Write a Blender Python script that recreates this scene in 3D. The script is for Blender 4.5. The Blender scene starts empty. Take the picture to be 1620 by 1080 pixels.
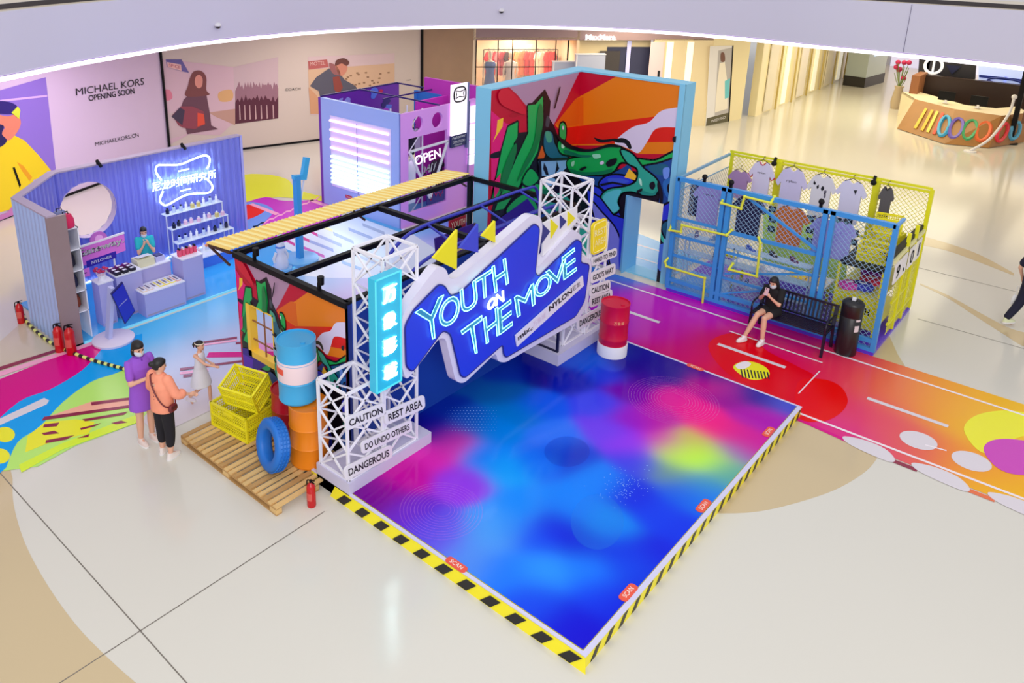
import bpy, bmesh, math, random
import numpy as np
from mathutils import Vector, Matrix
from mathutils.geometry import tessellate_polygon
random.seed(7)
PI = math.pi
sc = bpy.context.scene
COL = sc.collection

# ------------------------------------------------------------------ camera
FX, PX0, PY0 = 1272.0, 694.0, 298.0          # focal length and principal point for 1620x1080
CAM = np.array([3.13, -5.768, 7.2])
def _n(v):
    v = np.array(v, float); return v / np.linalg.norm(v)
_A = np.stack([-_n((-776-PX0, -124-PY0, FX)), _n((1909-PX0, -95-PY0, FX)), -_n((651-PX0, 4286-PY0, FX))], 1)
_U, _S, _V = np.linalg.svd(_A)
ROT = _U @ _V                                  # rows: camera right, down, forward in world axes
cam_d = bpy.data.cameras.new('camera'); cam = bpy.data.objects.new('camera', cam_d); COL.objects.link(cam)
cam_d.sensor_width = 36; cam_d.sensor_fit = 'HORIZONTAL'
cam_d.lens = FX / 1620 * 36
cam_d.shift_x = (810 - PX0) / 1620
cam_d.shift_y = (PY0 - 540) / 1620
cam_d.clip_end = 300
_m = Matrix.Identity(4)
for i in range(3):
    _m[i][0] = ROT[0][i]; _m[i][1] = -ROT[1][i]; _m[i][2] = -ROT[2][i]; _m[i][3] = CAM[i]
cam.matrix_world = _m
sc.camera = cam

# ------------------------------------------------------------------ world, light, exposure
sc.view_settings.view_transform = 'Standard'
sc.view_settings.look = 'None'
sc.view_settings.exposure = -0.12
sc.view_settings.gamma = 1.0
sc.view_settings.use_curve_mapping = False
W = bpy.data.worlds.new('World'); sc.world = W; W.use_nodes = True
W.node_tree.nodes['Background'].inputs[0].default_value = (0.97, 0.97, 1.0, 1)
W.node_tree.nodes['Background'].inputs[1].default_value = 0.78
def area(name, loc, size, power, color=(1, 1, 1), rot=(0, 0, 0), sy=None):
    l = bpy.data.lights.new(name, 'AREA'); l.energy = power; l.color = color; l.size = size
    if sy: l.shape = 'RECTANGLE'; l.size_y = sy
    o = bpy.data.objects.new(name, l); o.location = loc; o.rotation_euler = rot; COL.objects.link(o); return o
area('added_overhead_light', (-3, 4, 15), 18, 260, (1.0, 0.985, 0.97))  # soft overhead fill added for the hall; no skylight is in view
_k = area('added_side_light', (10, -11, 12), 12, 2350, (1.0, .985, .97))  # fill added behind the camera to brighten upright surfaces facing it
_k.rotation_euler = (Vector((-6, 6, 1)) - Vector((10, -11, 12))).to_track_quat('-Z', 'Y').to_euler()
for i, (x, y, e, c) in enumerate([(-16.4, 3, 120, (1.0, .84, 1.0)), (-16.3, 11, 110, (1.0, .9, .84)), (-11, 20.5, 150, (1.0, .88, .62)),
                                  (-4, 22.5, 250, (1.0, .91, .62)), (-5, 31, 350, (1.0, .91, .62)), (4.5, 22, 60, (1.0, .84, .6)), (3, 33, 190, (1.0, .86, .58)), (-3, 42, 330, (1.0, .84, .56))]):
    area('soffit_light', (x, y, 4.15), 3.0 if y < 21 else 6.5, e, c)
for x, y in [(-8, -6), (-5.2, -7.5), (-1, -6), (2, -3), (5, 2), (7, 8), (-6, -4.5), (4, -2), (-2.4, 12), (1, 11), (8, 14)]:
    l = bpy.data.lights.new('downlight', 'POINT'); l.energy = 35; l.shadow_soft_size = .14; l.color = (1, .95, .85)
    o = bpy.data.objects.new('downlight', l); o.location = (x, y, 14.5); COL.objects.link(o)

# ------------------------------------------------------------------ helpers
def ray(x, y):
    return ROT.T @ np.array([x - PX0, y - PY0, FX])
def px(x, y, z=0.0):                            # point of the photograph on a level plane
    d = ray(x, y); t = (z - CAM[2]) / d[2]; return tuple(CAM + t * d)
def pxp(x, y, ax, v):                           # point of the photograph on a plane X=v (ax 0) or Y=v (ax 1)
    d = ray(x, y); t = (v - CAM[ax]) / d[ax]; return tuple(CAM + t * d)
def pxw(x, y, a, b):                            # on the vertical plane through floor points a, b
    n = np.array([b[1] - a[1], a[0] - b[0], 0.0]); d = ray(x, y)
    t = np.dot(np.array([a[0], a[1], 0]) - CAM, n) / np.dot(d, n); return tuple(CAM + t * d)
def lin(c):
    return tuple(((v / 255) / 12.92 if v / 255 <= .04045 else ((v / 255 + .055) / 1.055) ** 2.4) for v in c)
_M = {}
def mat(name, rgb, rough=.5, emit=0.0, metal=0.0, ecol=None, noise=0.0, nscale=8, alpha=1.0, spec=.5, trans=0.0):
    if name in _M: return _M[name]
    m = bpy.data.materials.new(name); m.use_nodes = True; nt = m.node_tree; b = nt.nodes['Principled BSDF']
    c = (*lin(rgb), 1)
    b.inputs['Base Color'].default_value = c
    b.inputs['Roughness'].default_value = rough; b.inputs['Metallic'].default_value = metal
    b.inputs['Specular IOR Level'].default_value = spec
    if trans: b.inputs['Transmission Weight'].default_value = trans
    if emit:
        b.inputs['Emission Color'].default_value = (*lin(ecol or rgb), 1); b.inputs['Emission Strength'].default_value = emit
    if alpha < 1: b.inputs['Alpha'].default_value = alpha
    if noise:
        tc = nt.nodes.new('ShaderNodeTexCoord'); n = nt.nodes.new('ShaderNodeTexNoise'); n.inputs['Scale'].default_value = nscale
        n.inputs['Detail'].default_value = 4
        r = nt.nodes.new('ShaderNodeMapRange'); r.inputs[3].default_value = 1 - noise; r.inputs[4].default_value = 1 + noise
        mx = nt.nodes.new('ShaderNodeVectorMath'); mx.operation = 'SCALE'; mx.inputs[0].default_value = c[:3]
        nt.links.new(tc.outputs['Object'], n.inputs['Vector']); nt.links.new(n.outputs['Fac'], r.inputs[0])
        nt.links.new(r.outputs[0], mx.inputs['Scale']); nt.links.new(mx.outputs[0], b.inputs['Base Color'])
    m.diffuse_color = c
    _M[name] = m; return m
def vcmat(name, rough=.3, spec=.5, emit=0.0):             # printed gradient stored in the mesh's own colours
    if name in _M: return _M[name]
    m = bpy.data.materials.new(name); m.use_nodes = True; nt = m.node_tree; b = nt.nodes['Principled BSDF']
    a = nt.nodes.new('ShaderNodeAttribute'); a.attribute_name = 'print'
    nt.links.new(a.outputs['Color'], b.inputs['Base Color']); b.inputs['Roughness'].default_value = rough; b.inputs['Specular IOR Level'].default_value = spec
    if emit:
        nt.links.new(a.outputs['Color'], b.inputs['Emission Color']); b.inputs['Emission Strength'].default_value = emit
    _M[name] = m; return m

def link(o, parent=None):
    COL.objects.link(o)
    if parent is not None: o.parent = parent
    return o
def tag(o, label=None, cat=None, group=None, kind=None):
    if label: o['label'] = label
    if cat: o['category'] = cat
    if group: o['group'] = group
    if kind: o['kind'] = kind
    return o
def thing(name, label, cat, loc=(0, 0, 0), rz=0.0, group=None, s=1.0):
    o = bpy.data.objects.new(name, None); o.empty_display_size = .1; o.location = loc; o.rotation_euler = (0, 0, rz); o.scale = (s, s, s)
    COL.objects.link(o); return tag(o, label, cat, group)

class MB:
    """collects faces and links them as one mesh object"""
    def __init__(s): s.v = []; s.f = []; s.m = []; s.mi = 0; s.mats = []
    def use(s, m):
        if m not in s.mats: s.mats.append(m)
        s.mi = s.mats.index(m); return s
    def add(s, vs, fs):
        o = len(s.v); s.v += [tuple(map(float, v)) for v in vs]
        for f in fs: s.f.append(tuple(i + o for i in f)); s.m.append(s.mi)
        return s
    def box(s, x0, x1, y0, y1, z0, z1):
        return s.add([(x, y, z) for x in (x0, x1) for y in (y0, y1) for z in (z0, z1)],
                     [(0, 1, 3, 2), (4, 6, 7, 5), (0, 4, 5, 1), (2, 3, 7, 6), (0, 2, 6, 4), (1, 5, 7, 3)])
    def bar(s, a, b, w, h=None, n=4, roll=PI/4):
        h = h or w; a = Vector(a); b = Vector(b); d = (b - a)
        if d.length < 1e-6: return s
        d.normalize(); u = d.cross(Vector((0, 0, 1)))
        if u.length < 1e-3: u = d.cross(Vector((0, 1, 0)))
        u.normalize(); w_ = d.cross(u)
        vs = []
        if n == 4:
            for p in (a, b):
                for su, sw in ((-1, -1), (1, -1), (1, 1), (-1, 1)): vs.append(p + u * su * w / 2 + w_ * sw * h / 2)
        else:
            for p in (a, b):
                for k in range(n):
                    t = 2 * PI * k / n; vs.append(p + u * math.cos(t) * w / 2 + w_ * math.sin(t) * h / 2)
        fs = [tuple(range(n))[::-1], tuple(range(n, 2 * n))] + [(k, (k + 1) % n, n + (k + 1) % n, n + k) for k in range(n)]
        return s.add(vs, fs)
    def tube(s, pts, r, n=8, closed=False):
        pts = [Vector(p) for p in pts]; N = len(pts); vs = []; up = None
        for i, p in enumerate(pts):
            if closed: d = pts[(i + 1) % N] - pts[i - 1]
            else: d = pts[min(i + 1, N - 1)] - pts[max(i - 1, 0)]
            if d.length < 1e-9: d = Vector((0, 0, 1))
            d.normalize()
            if up is None:
                up = Vector((0, 0, 1)) if abs(d.z) < .9 else Vector((1, 0, 0))
            u = d.cross(up)
            if u.length < 1e-4: u = d.orthogonal()
            u.normalize(); w_ = u.cross(d); up = w_
            rr = r[i] if isinstance(r, (list, tuple)) else r
            for k in range(n):
                t = 2 * PI * k / n; vs.append(p + (u * math.cos(t) + w_ * math.sin(t)) * rr)
        fs = []
        for i in range(N if closed else N - 1):
            j = (i + 1) % N
            for k in range(n): fs.append((i * n + k, i * n + (k + 1) % n, j * n + (k + 1) % n, j * n + k))
        if not closed: fs += [tuple(range(n))[::-1], tuple(range((N - 1) * n, N * n))]
        return s.add(vs, fs)
    def lathe(s, prof, c=(0, 0, 0), n=24, sy=1.0):
        vs = []; fs = []
        for (r, z) in prof:
            for k in range(n):
                t = 2 * PI * k / n; vs.append((c[0] + r * math.cos(t), c[1] + r * sy * math.sin(t), c[2] + z))
        for i in range(len(prof) - 1):
            for k in range(n): fs.append((i * n + k, i * n + (k + 1) % n, (i + 1) * n + (k + 1) % n, (i + 1) * n + k))
        fs += [tuple(range(n))[::-1], tuple(range((len(prof) - 1) * n, len(prof) * n))]
        return s.add(vs, fs)
    def loft(s, rings, n=14, p=2.0):
        """rings: (centre, rx, ry, yaw); level ellipses joined into a body"""
        vs = []; fs = []
        for c, rx, ry, yaw in rings:
            for k in range(n):
                t = 2 * PI * k / n; ct, st = math.cos(t), math.sin(t)
                x = rx * math.copysign(abs(ct) ** (2 / p), ct); y = ry * math.copysign(abs(st) ** (2 / p), st)
                vs.append((c[0] + x * math.cos(yaw) - y * math.sin(yaw), c[1] + x * math.sin(yaw) + y * math.cos(yaw), c[2]))
        for i in range(len(rings) - 1):
            for k in range(n): fs.append((i * n + k, i * n + (k + 1) % n, (i + 1) * n + (k + 1) % n, (i + 1) * n + k))
        fs += [tuple(range(n))[::-1], tuple(range((len(rings) - 1) * n, len(rings) * n))]
        return s.add(vs, fs)
    def prism(s, poly, ax, v0, v1):
        """poly of 2D points (the two axes other than ax, in order) swept from v0 to v1 along ax"""
        def P(a, b, v):
            return (v, a, b) if ax == 0 else ((a, v, b) if ax == 1 else (a, b, v))
        n = len(poly); vs = [P(a, b, v0) for a, b in poly] + [P(a, b, v1) for a, b in poly]
        tr = tessellate_polygon([[Vector((a, b, 0)) for a, b in poly]])
        fs = [tuple(t) for t in tr] + [tuple(i + n for i in t)[::-1] for t in tr]
        fs += [(k, (k + 1) % n, n + (k + 1) % n, n + k) for k in range(n)]
        return s.add(vs, fs)
    def slab(s, pts, thick):
        """polygon of 3D points given a thickness vector"""
        n = len(pts); P = [Vector(p) for p in pts]; T = Vector(thick)
        tr = tessellate_polygon([P])
        fs = [tuple(t) for t in tr] + [tuple(i + n for i in t)[::-1] for t in tr] + [(k, (k + 1) % n, n + (k + 1) % n, n + k) for k in range(n)]
        return s.add(P + [p + T for p in P], fs)
    def sphere(s, c, r, sx=1, sy=1, sz=1, n=12, m=8):
        prof = [(max(1e-4, r * math.sin(PI * i / m)), -r * math.cos(PI * i / m)) for i in range(m + 1)]
        o = len(s.v); s.lathe([(a, z * sz) for a, z in prof], c, n)
        for i in range(o, len(s.v)):
            x, y, z = s.v[i]; s.v[i] = (c[0] + (x - c[0]) * sx, c[1] + (y - c[1]) * sy, z)
        return s
    def xf(s, M, start=0):
        for i in range(start, len(s.v)): s.v[i] = tuple(M @ Vector(s.v[i]))
        return s
    def build(s, name, m=None, parent=None, smooth=False, fix=True):
        me = bpy.data.meshes.new(name); me.from_pydata(s.v, [], s.f)
        for mm in (s.mats or [m]): me.materials.append(mm)
        if s.mats: me.polygons.foreach_set('material_index', s.m)
        if fix:
            bm = bmesh.new(); bm.from_mesh(me); bmesh.ops.recalc_face_normals(bm, faces=bm.faces); bm.to_mesh(me); bm.free()
        if smooth:
            me.polygons.foreach_set('use_smooth', [True] * len(me.polygons))
            try: me.set_sharp_from_angle(angle=math.radians(50))
            except Exception: pass
        o = bpy.data.objects.new(name, me); return link(o, parent)
def copy_tree(o, parent=None):
    c = o.copy(); COL.objects.link(c); c.parent = parent
    for ch in [q for q in bpy.data.objects if q.parent == o]: copy_tree(ch, c)
    return c
def struct(name, mb, m=None, parent=None, **k):
    o = mb.build(name, m, parent, **k)
    if parent is None: o['kind'] = 'structure'
    return o
def smooth_poly(pts, k=6, closed=True):
    P = [np.array(p, float) for p in pts]; N = len(P); out = []
    for i in range(N if closed else N - 1):
        p0 = P[(i - 1) % N] if closed or i > 0 else P[0]; p1 = P[i]; p2 = P[(i + 1) % N]; p3 = P[(i + 2) % N] if closed or i + 2 < N else P[-1]
        for j in range(k):
            t = j / k; out.append(tuple(.5 * ((2 * p1) + (-p0 + p2) * t + (2 * p0 - 5 * p1 + 4 * p2 - p3) * t * t + (-p0 + 3 * p1 - 3 * p2 + p3) * t ** 3)))
    if not closed: out.append(tuple(P[-1]))
    return out
def rounded(pts, r, k=5):
    out = []; N = len(pts)
    for i in range(N):
        p = np.array(pts[i], float); a = np.array(pts[i - 1], float); b = np.array(pts[(i + 1) % N], float)
        da = a - p; db = b - p; la = np.linalg.norm(da); lb = np.linalg.norm(db); rr = min(r, la * .45, lb * .45)
        s_ = p + da / la * rr; e = p + db / lb * rr
        for j in range(k + 1):
            t = j / k; out.append(tuple((1 - t) ** 2 * s_ + 2 * t * (1 - t) * p + t * t * e))
    return out
_T = {}
def glyphs(body, outline=False, fat=0.0):
    """text as mesh data: (verts2d, faces, edges, width, height)"""
    k = (body, outline, fat)
    if k in _T: return _T[k]
    c = bpy.data.curves.new('t', 'FONT'); c.body = body; c.resolution_u = 4; c.offset = fat
    if outline: c.fill_mode = 'NONE'
    else: c.fill_mode = 'FRONT'
    o = bpy.data.objects.new('t', c)
    me = bpy.data.meshes.new_from_object(o)
    vs = np.array([v.co[:2] for v in me.vertices]) if len(me.vertices) else np.zeros((1, 2))
    mn = vs.min(0); mx = vs.max(0); sz = np.maximum(mx - mn, 1e-6)
    r = ((vs - mn) / sz, [tuple(p.vertices) for p in me.polygons], [tuple(e.vertices) for e in me.edges], sz[0], sz[1])
    bpy.data.objects.remove(o); bpy.data.meshes.remove(me); bpy.data.curves.remove(c)
    _T[k] = r; return r
def text_quad(mb, body, bl, br, tl, tr=None, lift=(0, 0, 0), bold=0.0, fat=0.0):
    """writing stretched over a quad of 3D points"""
    g = glyphs(body, False, fat); bl, br, tl = map(np.array, (bl, br, tl)); tr = br + tl - bl if tr is None else np.array(tr); L = np.array(lift)
    vs = []
    for u, v in g[0]: vs.append((1 - u) * (1 - v) * bl + u * (1 - v) * br + u * v * tr + (1 - u) * v * tl + L)
    mb.add(vs, g[1])
    if bold:
        U = (br - bl) / np.linalg.norm(br - bl) * bold
        mb.add([v + U + L * .02 for v in vs], g[1])
    return mb
def loops_of(g):
    adj = {}
    for a, b in g[2]: adj.setdefault(a, []).append(b); adj.setdefault(b, []).append(a)
    seen = set(); out = []
    for st in adj:
        if st in seen: continue
        lp = [st]; seen.add(st); cur = st
        while True:
            nx = [q for q in adj[cur] if q not in seen]
            if not nx: break
            cur = nx[0]; seen.add(cur); lp.append(cur)
        out.append(lp)
    return out
def neon_outline(mb, body, bl, br, tl, tr, r, n=6, fat=0.0):
    g = glyphs(body, True, fat); bl, br, tl, tr = map(np.array, (bl, br, tl, tr))
    P = [(1 - u) * (1 - v) * bl + u * (1 - v) * br + u * v * tr + (1 - u) * v * tl for u, v in g[0]]
    for lp in loops_of(g):
        if len(lp) > 2: mb.tube([P[i] for i in lp], r, n, closed=True)
    return mb

WHITE = mat('white_paint', (236, 234, 240), .45)
BLACK = mat('black_paint', (9, 8, 12), .5, spec=.25)
DARK = mat('dark_print', (22, 22, 30), .6)
YELLOW = mat('yellow_paint', (238, 226, 30), .45)
# ------------------------------------------------------------------ floor and its inlays
F_LIGHT = mat('cream_stone_floor', (217, 213, 203), .14, noise=.02, nscale=.35, spec=.5)
F_TAN = mat('tan_stone_floor', (205, 184, 146), .13, noise=.03, nscale=.5)
F_JOINT = mat('floor_joint', (120, 112, 104), .6)
floor = struct('floor', MB().box(-45, 30, -25, 85, -.1, 0), F_LIGHT)
def fpoly(pts, z=0.0): return [px(a, b)[:2] + (z,) for a, b in pts]
def flat(name, pts3, m, lift, parent=floor, kind=None):
    o = MB().slab([(p[0], p[1], lift - .0015) for p in pts3], (0, 0, .0015)).build(name, m, parent)
    if kind: o['kind'] = kind
    return o
# tan inlays: outside of the big circle at the lower left, the lens on the right and the two far arcs
arc = smooth_poly([(-8.5, -2.2), (-7.35, -2.75), (-6.6, -2.95), (-5.67, -3.16)], 6, False)
a1 = [px(*p)[:2] for p in smooth_poly([(20, 757), (22, 800), (40, 860), (75, 925), (120, 988), (165, 1035), (215, 1080), (300, 1150)], 5, False)]
flat('floor_inlay', [(x, y, 0) for x, y in a1] + [(-2, -6, 0), (-9, -7, 0), (-14, -5, 0), (-12, -1.6, 0)], F_TAN, .002)
flat('floor_inlay', fpoly([(1262, 650), (1400, 712)] + smooth_poly([(1392, 718), (1370, 745), (1320, 775), (1250, 798), (1190, 810), (1130, 812)], 5, False) + [(1100, 800)]), F_TAN, .002)
flat('floor_inlay', fpoly(smooth_poly([(1455, 372), (1500, 385), (1550, 403), (1604, 432)], 5, False) + smooth_poly([(1604, 436), (1550, 415), (1500, 397), (1450, 386)], 5, False)), F_TAN, .002)
flat('floor_inlay', fpoly(smooth_poly([(1455, 448), (1500, 467), (1560, 500), (1600, 520), (1640, 530)], 5, False) + smooth_poly([(1660, 560), (1620, 548), (1590, 530), (1540, 498), (1500, 472), (1455, 450)], 5, False)), F_TAN, .002)
flat('floor_inlay', fpoly([(1402, 520), (1420, 560), (1440, 592), (1400, 580), (1380, 566)]), F_TAN, .002)
flat('floor_inlay', fpoly([(40, 505), (110, 555), (0, 592), (0, 540)]), mat('tan_stone_floor_pale', (214, 200, 176), .14), .002)
def strip(name, a, b, w, m, lift, parent=floor, pieces=None):
    a = np.array(a[:2]); b = np.array(b[:2]); d = b - a; L = np.linalg.norm(d); n = np.array([-d[1], d[0]]) / L * w / 2
    o = MB().slab([(*(a + n), lift - .0015), (*(b + n), lift - .0015), (*(b - n), lift - .0015), (*(a - n), lift - .0015)], (0, 0, .0015)).build(name, m, parent); return o
for a, b in [((-3.77, -9), (-3.77, -.3)), ((-10.5, -2.86), (1, -2.86)), ((2.6, 8.9), (2.6, 20)), ((-3, 14.2), (12, 14.2)), ((.5, 11.3), (6, 11.3))]:
    strip('floor_joint', a, b, .012, F_JOINT, .0035)

# ------------------------------------------------------------------ gradients printed on floor vinyl
def blend(samples, sig, conv):
    C = np.array([lin(s[1]) for s in samples]); P = np.array([conv(*s[0]) for s in samples])
    def f(x, y):
        d2 = (P[:, 0] - x) ** 2 + (P[:, 1] - y) ** 2; w = np.exp(-d2 / (2 * sig * sig)) + 1e-12 / (d2 + .01)
        return (w[:, None] * C).sum(0) / w.sum()
    return f
def grad_grid(name, x0, x1, y0, y1, z, fn, m, nx, ny, parent, inside=None, thick=0):
    vs = []; fs = []; col = []
    for j in range(ny + 1):
        for i in range(nx + 1):
            x = x0 + (x1 - x0) * i / nx; y = y0 + (y1 - y0) * j / ny; vs.append((x, y, z)); col.append((*fn(x, y), 1))
    for j in range(ny):
        for i in range(nx):
            a = j * (nx + 1) + i
            if inside is None or inside((vs[a][0] + vs[a + nx + 2][0]) / 2, (vs[a][1] + vs[a + nx + 2][1]) / 2): fs.append((a, a + 1, a + nx + 2, a + nx + 1))
    me = bpy.data.meshes.new(name); me.from_pydata(vs, [], fs); me.materials.append(m)
    ca = me.color_attributes.new('print', 'FLOAT_COLOR', 'POINT'); ca.data.foreach_set('color', np.array(col, dtype=np.float32).ravel())
    return link(bpy.data.objects.new(name, me), parent)
VINYL = vcmat('printed_floor_vinyl', .16, .15)

road_s = [((1000,480),(200,20,200)),((960,500),(165,20,195)),((1050,520),(190,0,170)),((1100,500),(200,10,190)),((1080,560),(200,0,110)),((1130,540),(200,0,80)),((1180,560),(225,0,30)),
 ((1150,590),(225,10,50)),((1230,560),(215,0,90)),((1220,540),(215,10,130)),((1280,590),(225,20,80)),((1230,620),(222,10,40)),((1330,590),(225,50,85)),((1360,650),(228,60,110)),((1330,690),(222,30,140)),
 ((1400,620),(236,110,80)),((1430,700),(230,95,85)),((1480,640),(240,150,50)),((1540,660),(242,185,40)),((1600,690),(242,195,40)),((1560,740),(242,150,40)),((1620,790),(242,190,20)),((1700,740),(244,205,40)),
 ((940,450),(110,60,210)),((960,430),(60,140,235)),((1100,480),(205,10,200)),((1200,520),(215,10,150))]
fr = blend(road_s, .42, lambda a, b: px(a, b)[:2])
walkway = grad_grid('floor_vinyl', -7.2, 4.6, 6.05, 9.06, .0045, fr, VINYL, 180, 46, floor)
def road(name, pts, m, lift): return flat(name, fpoly(pts), m, lift)
V_RED = mat('vinyl_red', (232, 4, 4), .2, spec=.15); V_WHITE = mat('vinyl_white', (242, 232, 240), .25); V_LGREY = mat('vinyl_pale_grey', (222, 214, 222), .25)
V_YEL = mat('vinyl_yellow', (240, 236, 30), .25); V_PINK = mat('vinyl_pink', (250, 170, 205), .25); V_MAG = mat('vinyl_magenta', (218, 4, 136), .2, spec=.15)
V_DRED = mat('vinyl_dark_red', (140, 16, 58), .25); V_BLUE = mat('vinyl_blue', (6, 160, 240), .2, spec=.15); V_LIME = mat('vinyl_lime', (186, 236, 110), .25)
V_PURP = mat('vinyl_purple', (196, 60, 214), .2); V_CYAN = mat('vinyl_cyan', (92, 190, 250), .16)
road('floor_disc', smooth_poly([(1262, 606), (1300, 600), (1330, 612), (1341, 635), (1328, 655), (1300, 667), (1262, 660)], 6), V_RED, .008)
road('floor_disc', smooth_poly([(1120, 548), (1150, 528), (1190, 534), (1215, 556), (1262, 580), (1290, 600), (1262, 640), (1200, 615), (1150, 590)], 6), mat('vinyl_scarlet', (226, 2, 26), .2, spec=.15), .0065)
road('floor_disc', smooth_poly([(1525, 682), (1545, 657), (1600, 650), (1660, 665), (1700, 700), (1620, 690), (1560, 718)], 6), V_YEL, .008)
road('floor_disc', smooth_poly([(1556, 713), (1570, 697), (1610, 696), (1660, 710), (1680, 745), (1620, 752), (1580, 742)], 6), mat('vinyl_orchid', (206, 60, 186), .2), .0095)
road('floor_disc', [(1453 + 30 * math.cos(t * PI / 12) + 3 * math.sin(t * PI / 12), 697 + 14 * math.sin(t * PI / 12) + 6 * math.cos(t * PI / 12)) for t in range(24)], V_LGREY, .008)
road('floor_disc', [(1537 + 32 * math.cos(t * PI / 12) + 3 * math.sin(t * PI / 12), 730 + 15 * math.sin(t * PI / 12) + 7 * math.cos(t * PI / 12)) for t in range(24)], V_LGREY, .008)
for a, b in [((-4.9, 8.68), (4.6, 8.68)), ((-6.6, 6.28), (4.6, 6.28))]:
    strip('floor_line', a, b, .05, V_WHITE, .0085)
strip('floor_line', px(1154, 524), px(1301, 574), .035, V_WHITE, .0085)
for a, b in [((-3.9, 7.6), (-3.15, 7.6)), ((-1.95, 7.56), (-.72, 7.56)), ((.62, 7.5), (1.78, 7.5)), ((-6.0, 7.62), (-5.1, 7.62)), ((3.0, 7.48), (4.1, 7.48))]:
    strip('floor_dash', a, b, .09, V_LGREY, .0085)
strip('floor_line', px(1263, 623), px(1297, 587), .02, V_WHITE, .0085)
strip('floor_line', (1.63, 6.72), (1.9, 6.78), .03, V_WHITE, .0085)
# striped oval
ov = smooth_poly([(1160, 582), (1172, 573), (1192, 573), (1212, 582), (1217, 594), (1200, 601), (1180, 598)], 5)
road('floor_disc', ov, V_YEL, .008)
for k in range(9):
    x = 1171 + k * 5.2; road('floor_disc_stripe', [(x, 584 + k * .6), (x + 2.2, 584 + k * .6), (x + 5.2, 598 + k * .25), (x + 3, 598 + k * .25)], DARK, .0095)
road('floor_disc', smooth_poly([(1164, 578), (1178, 572), (1188, 576), (1180, 583), (1168, 584)], 5), V_WHITE, .011)
# scalloped border of the walkway
for k in range(5):
    x = 1.02 + k * .93
    flat('floor_border', smooth_poly([(x - .35, 6.10, 0), (x - .1, 6.22, 0), (x + .2, 6.2, 0), (x + .38, 6.02, 0), (x + .3, 5.9, 0), (x - .2, 5.95, 0)], 5), V_LGREY, .0095)
    flat('floor_border', [(x + .36, 5.93, 0), (x + .68, 5.93, 0), (x + .68, 6.02, 0), (x + .36, 6.02, 0)], V_DRED if k == 0 else mat('vinyl_orange', (232, 110, 60), .25), .0075)
strip('floor_border', (.0, 6.1), (.75, 6.02), .07, V_MAG, .0075)

# left plaza: gradient vinyl of the aisle and bands on top
ls = [((300,470),(90,190,250)),((250,520),(70,185,245)),((230,480),(90,205,245)),((340,450),(110,200,240)),((150,480),(60,175,240)),((120,500),(50,170,240)),((350,500),(150,200,240)),((300,560),(165,205,240)),((350,560),(200,200,235)),((330,600),(215,205,225)),
 ((370,560),(190,190,235)),((400,540),(205,200,235)),((330,630),(225,215,220)),((400,400),(150,200,250)),((440,410),(140,195,250)),((480,430),(160,205,250)),((520,440),(200,215,250)),((560,480),(215,205,245)),((620,400),(235,235,255)),((560,380),(245,245,250)),
 ((540,350),(240,245,250)),((500,400),(225,230,250)),((640,360),(120,195,250)),((680,400),(205,200,250)),((700,440),(190,120,235)),((600,470),(225,205,245)),((560,500),(235,180,230)),((660,340),(95,170,245)),((720,380),(150,150,245)),((760,350),(120,80,230)),((620,440),(210,215,250))]
fl = blend(ls, .55, lambda a, b: px(a, b)[:2])
grad_grid('floor_vinyl', -10.3, -4.4, -.9, 9.3, .0045, fl, VINYL, 60, 100, floor, inside=lambda x, y: not (x > -6.9 and y < .55) and not (x < -9 and y < -.3) and not (x > -7.25 and y > 5.98))
road('floor_band', smooth_poly([(-30, 700), (30, 640), (80, 620), (130, 588), (155, 560), (165, 548), (160, 541)], 4, False) + [(155, 541), (100, 560), (0, 600), (-30, 612)], V_MAG, .0075)
road('floor_band', [(-30, 590), (158, 531), (158, 535), (-30, 596)], V_DRED, .009)
road('floor_band', [(-30, 598), (158, 537), (158, 542), (-30, 606)], V_PINK, .009)
road('floor_band', [(-30, 775)] + smooth_poly([(-30, 690), (30, 636), (80, 616), (130, 586), (158, 556), (166, 545)], 4, False) + smooth_poly([(225, 528), (222, 565), (190, 588), (145, 604), (100, 636), (62, 676), (28, 700), (10, 740)], 4, False), V_BLUE, .008)
road('floor_band', smooth_poly([(222, 565), (190, 588), (145, 604), (100, 636), (62, 676), (28, 700), (5, 745)], 4, False) + [(60, 738), (120, 705), (215, 670), (232, 655), (234, 600), (225, 560)], V_LIME, .007)
road('floor_band', [(72, 668), (120, 664), (150, 668), (140, 686), (80, 700), (40, 716), (44, 690)], V_YEL, .009)
road('floor_band', [(144, 636), (216, 628), (216, 640), (70, 665), (75, 660)], mat('vinyl_peach', (246, 176, 150), .25), .0095)
road('floor_band', [(30, 736), (98, 702), (228, 652), (228, 665), (98, 712), (34, 748)], mat('vinyl_yellow_green', (218, 244, 40), .25), .0105)
for q in [[(144, 637), (216, 628), (216, 632), (145, 642)], [(70, 660), (216, 640), (216, 644), (66, 666)], [(130, 664), (202, 652), (196, 657), (135, 667)], [(70, 672), (94, 669), (90, 675), (68, 677)],
          [(127, 678), (160, 670), (150, 675), (128, 681)], [(66, 686), (86, 682), (94, 686), (70, 689)], [(176, 670), (192, 666), (202, 669), (184, 672)], [(73, 697), (118, 689), (105, 696), (72, 702)], [(122, 694), (142, 687), (140, 692)],
          [(306, 543), (375, 533), (375, 536), (306, 546)], [(373, 542), (400, 539), (400, 542), (373, 545)], [(285, 583), (385, 570), (400, 568), (400, 571), (285, 587)], [(290, 594), (330, 588), (330, 592), (290, 598)]]:
    road('floor_dash', q, V_DRED, .012)
for q in [[(285, 589), (330, 583), (330, 588), (285, 593)], [(306, 547), (375, 537), (375, 540), (306, 550)]]:
    road('floor_dash', q, V_PINK, .0115)
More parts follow.
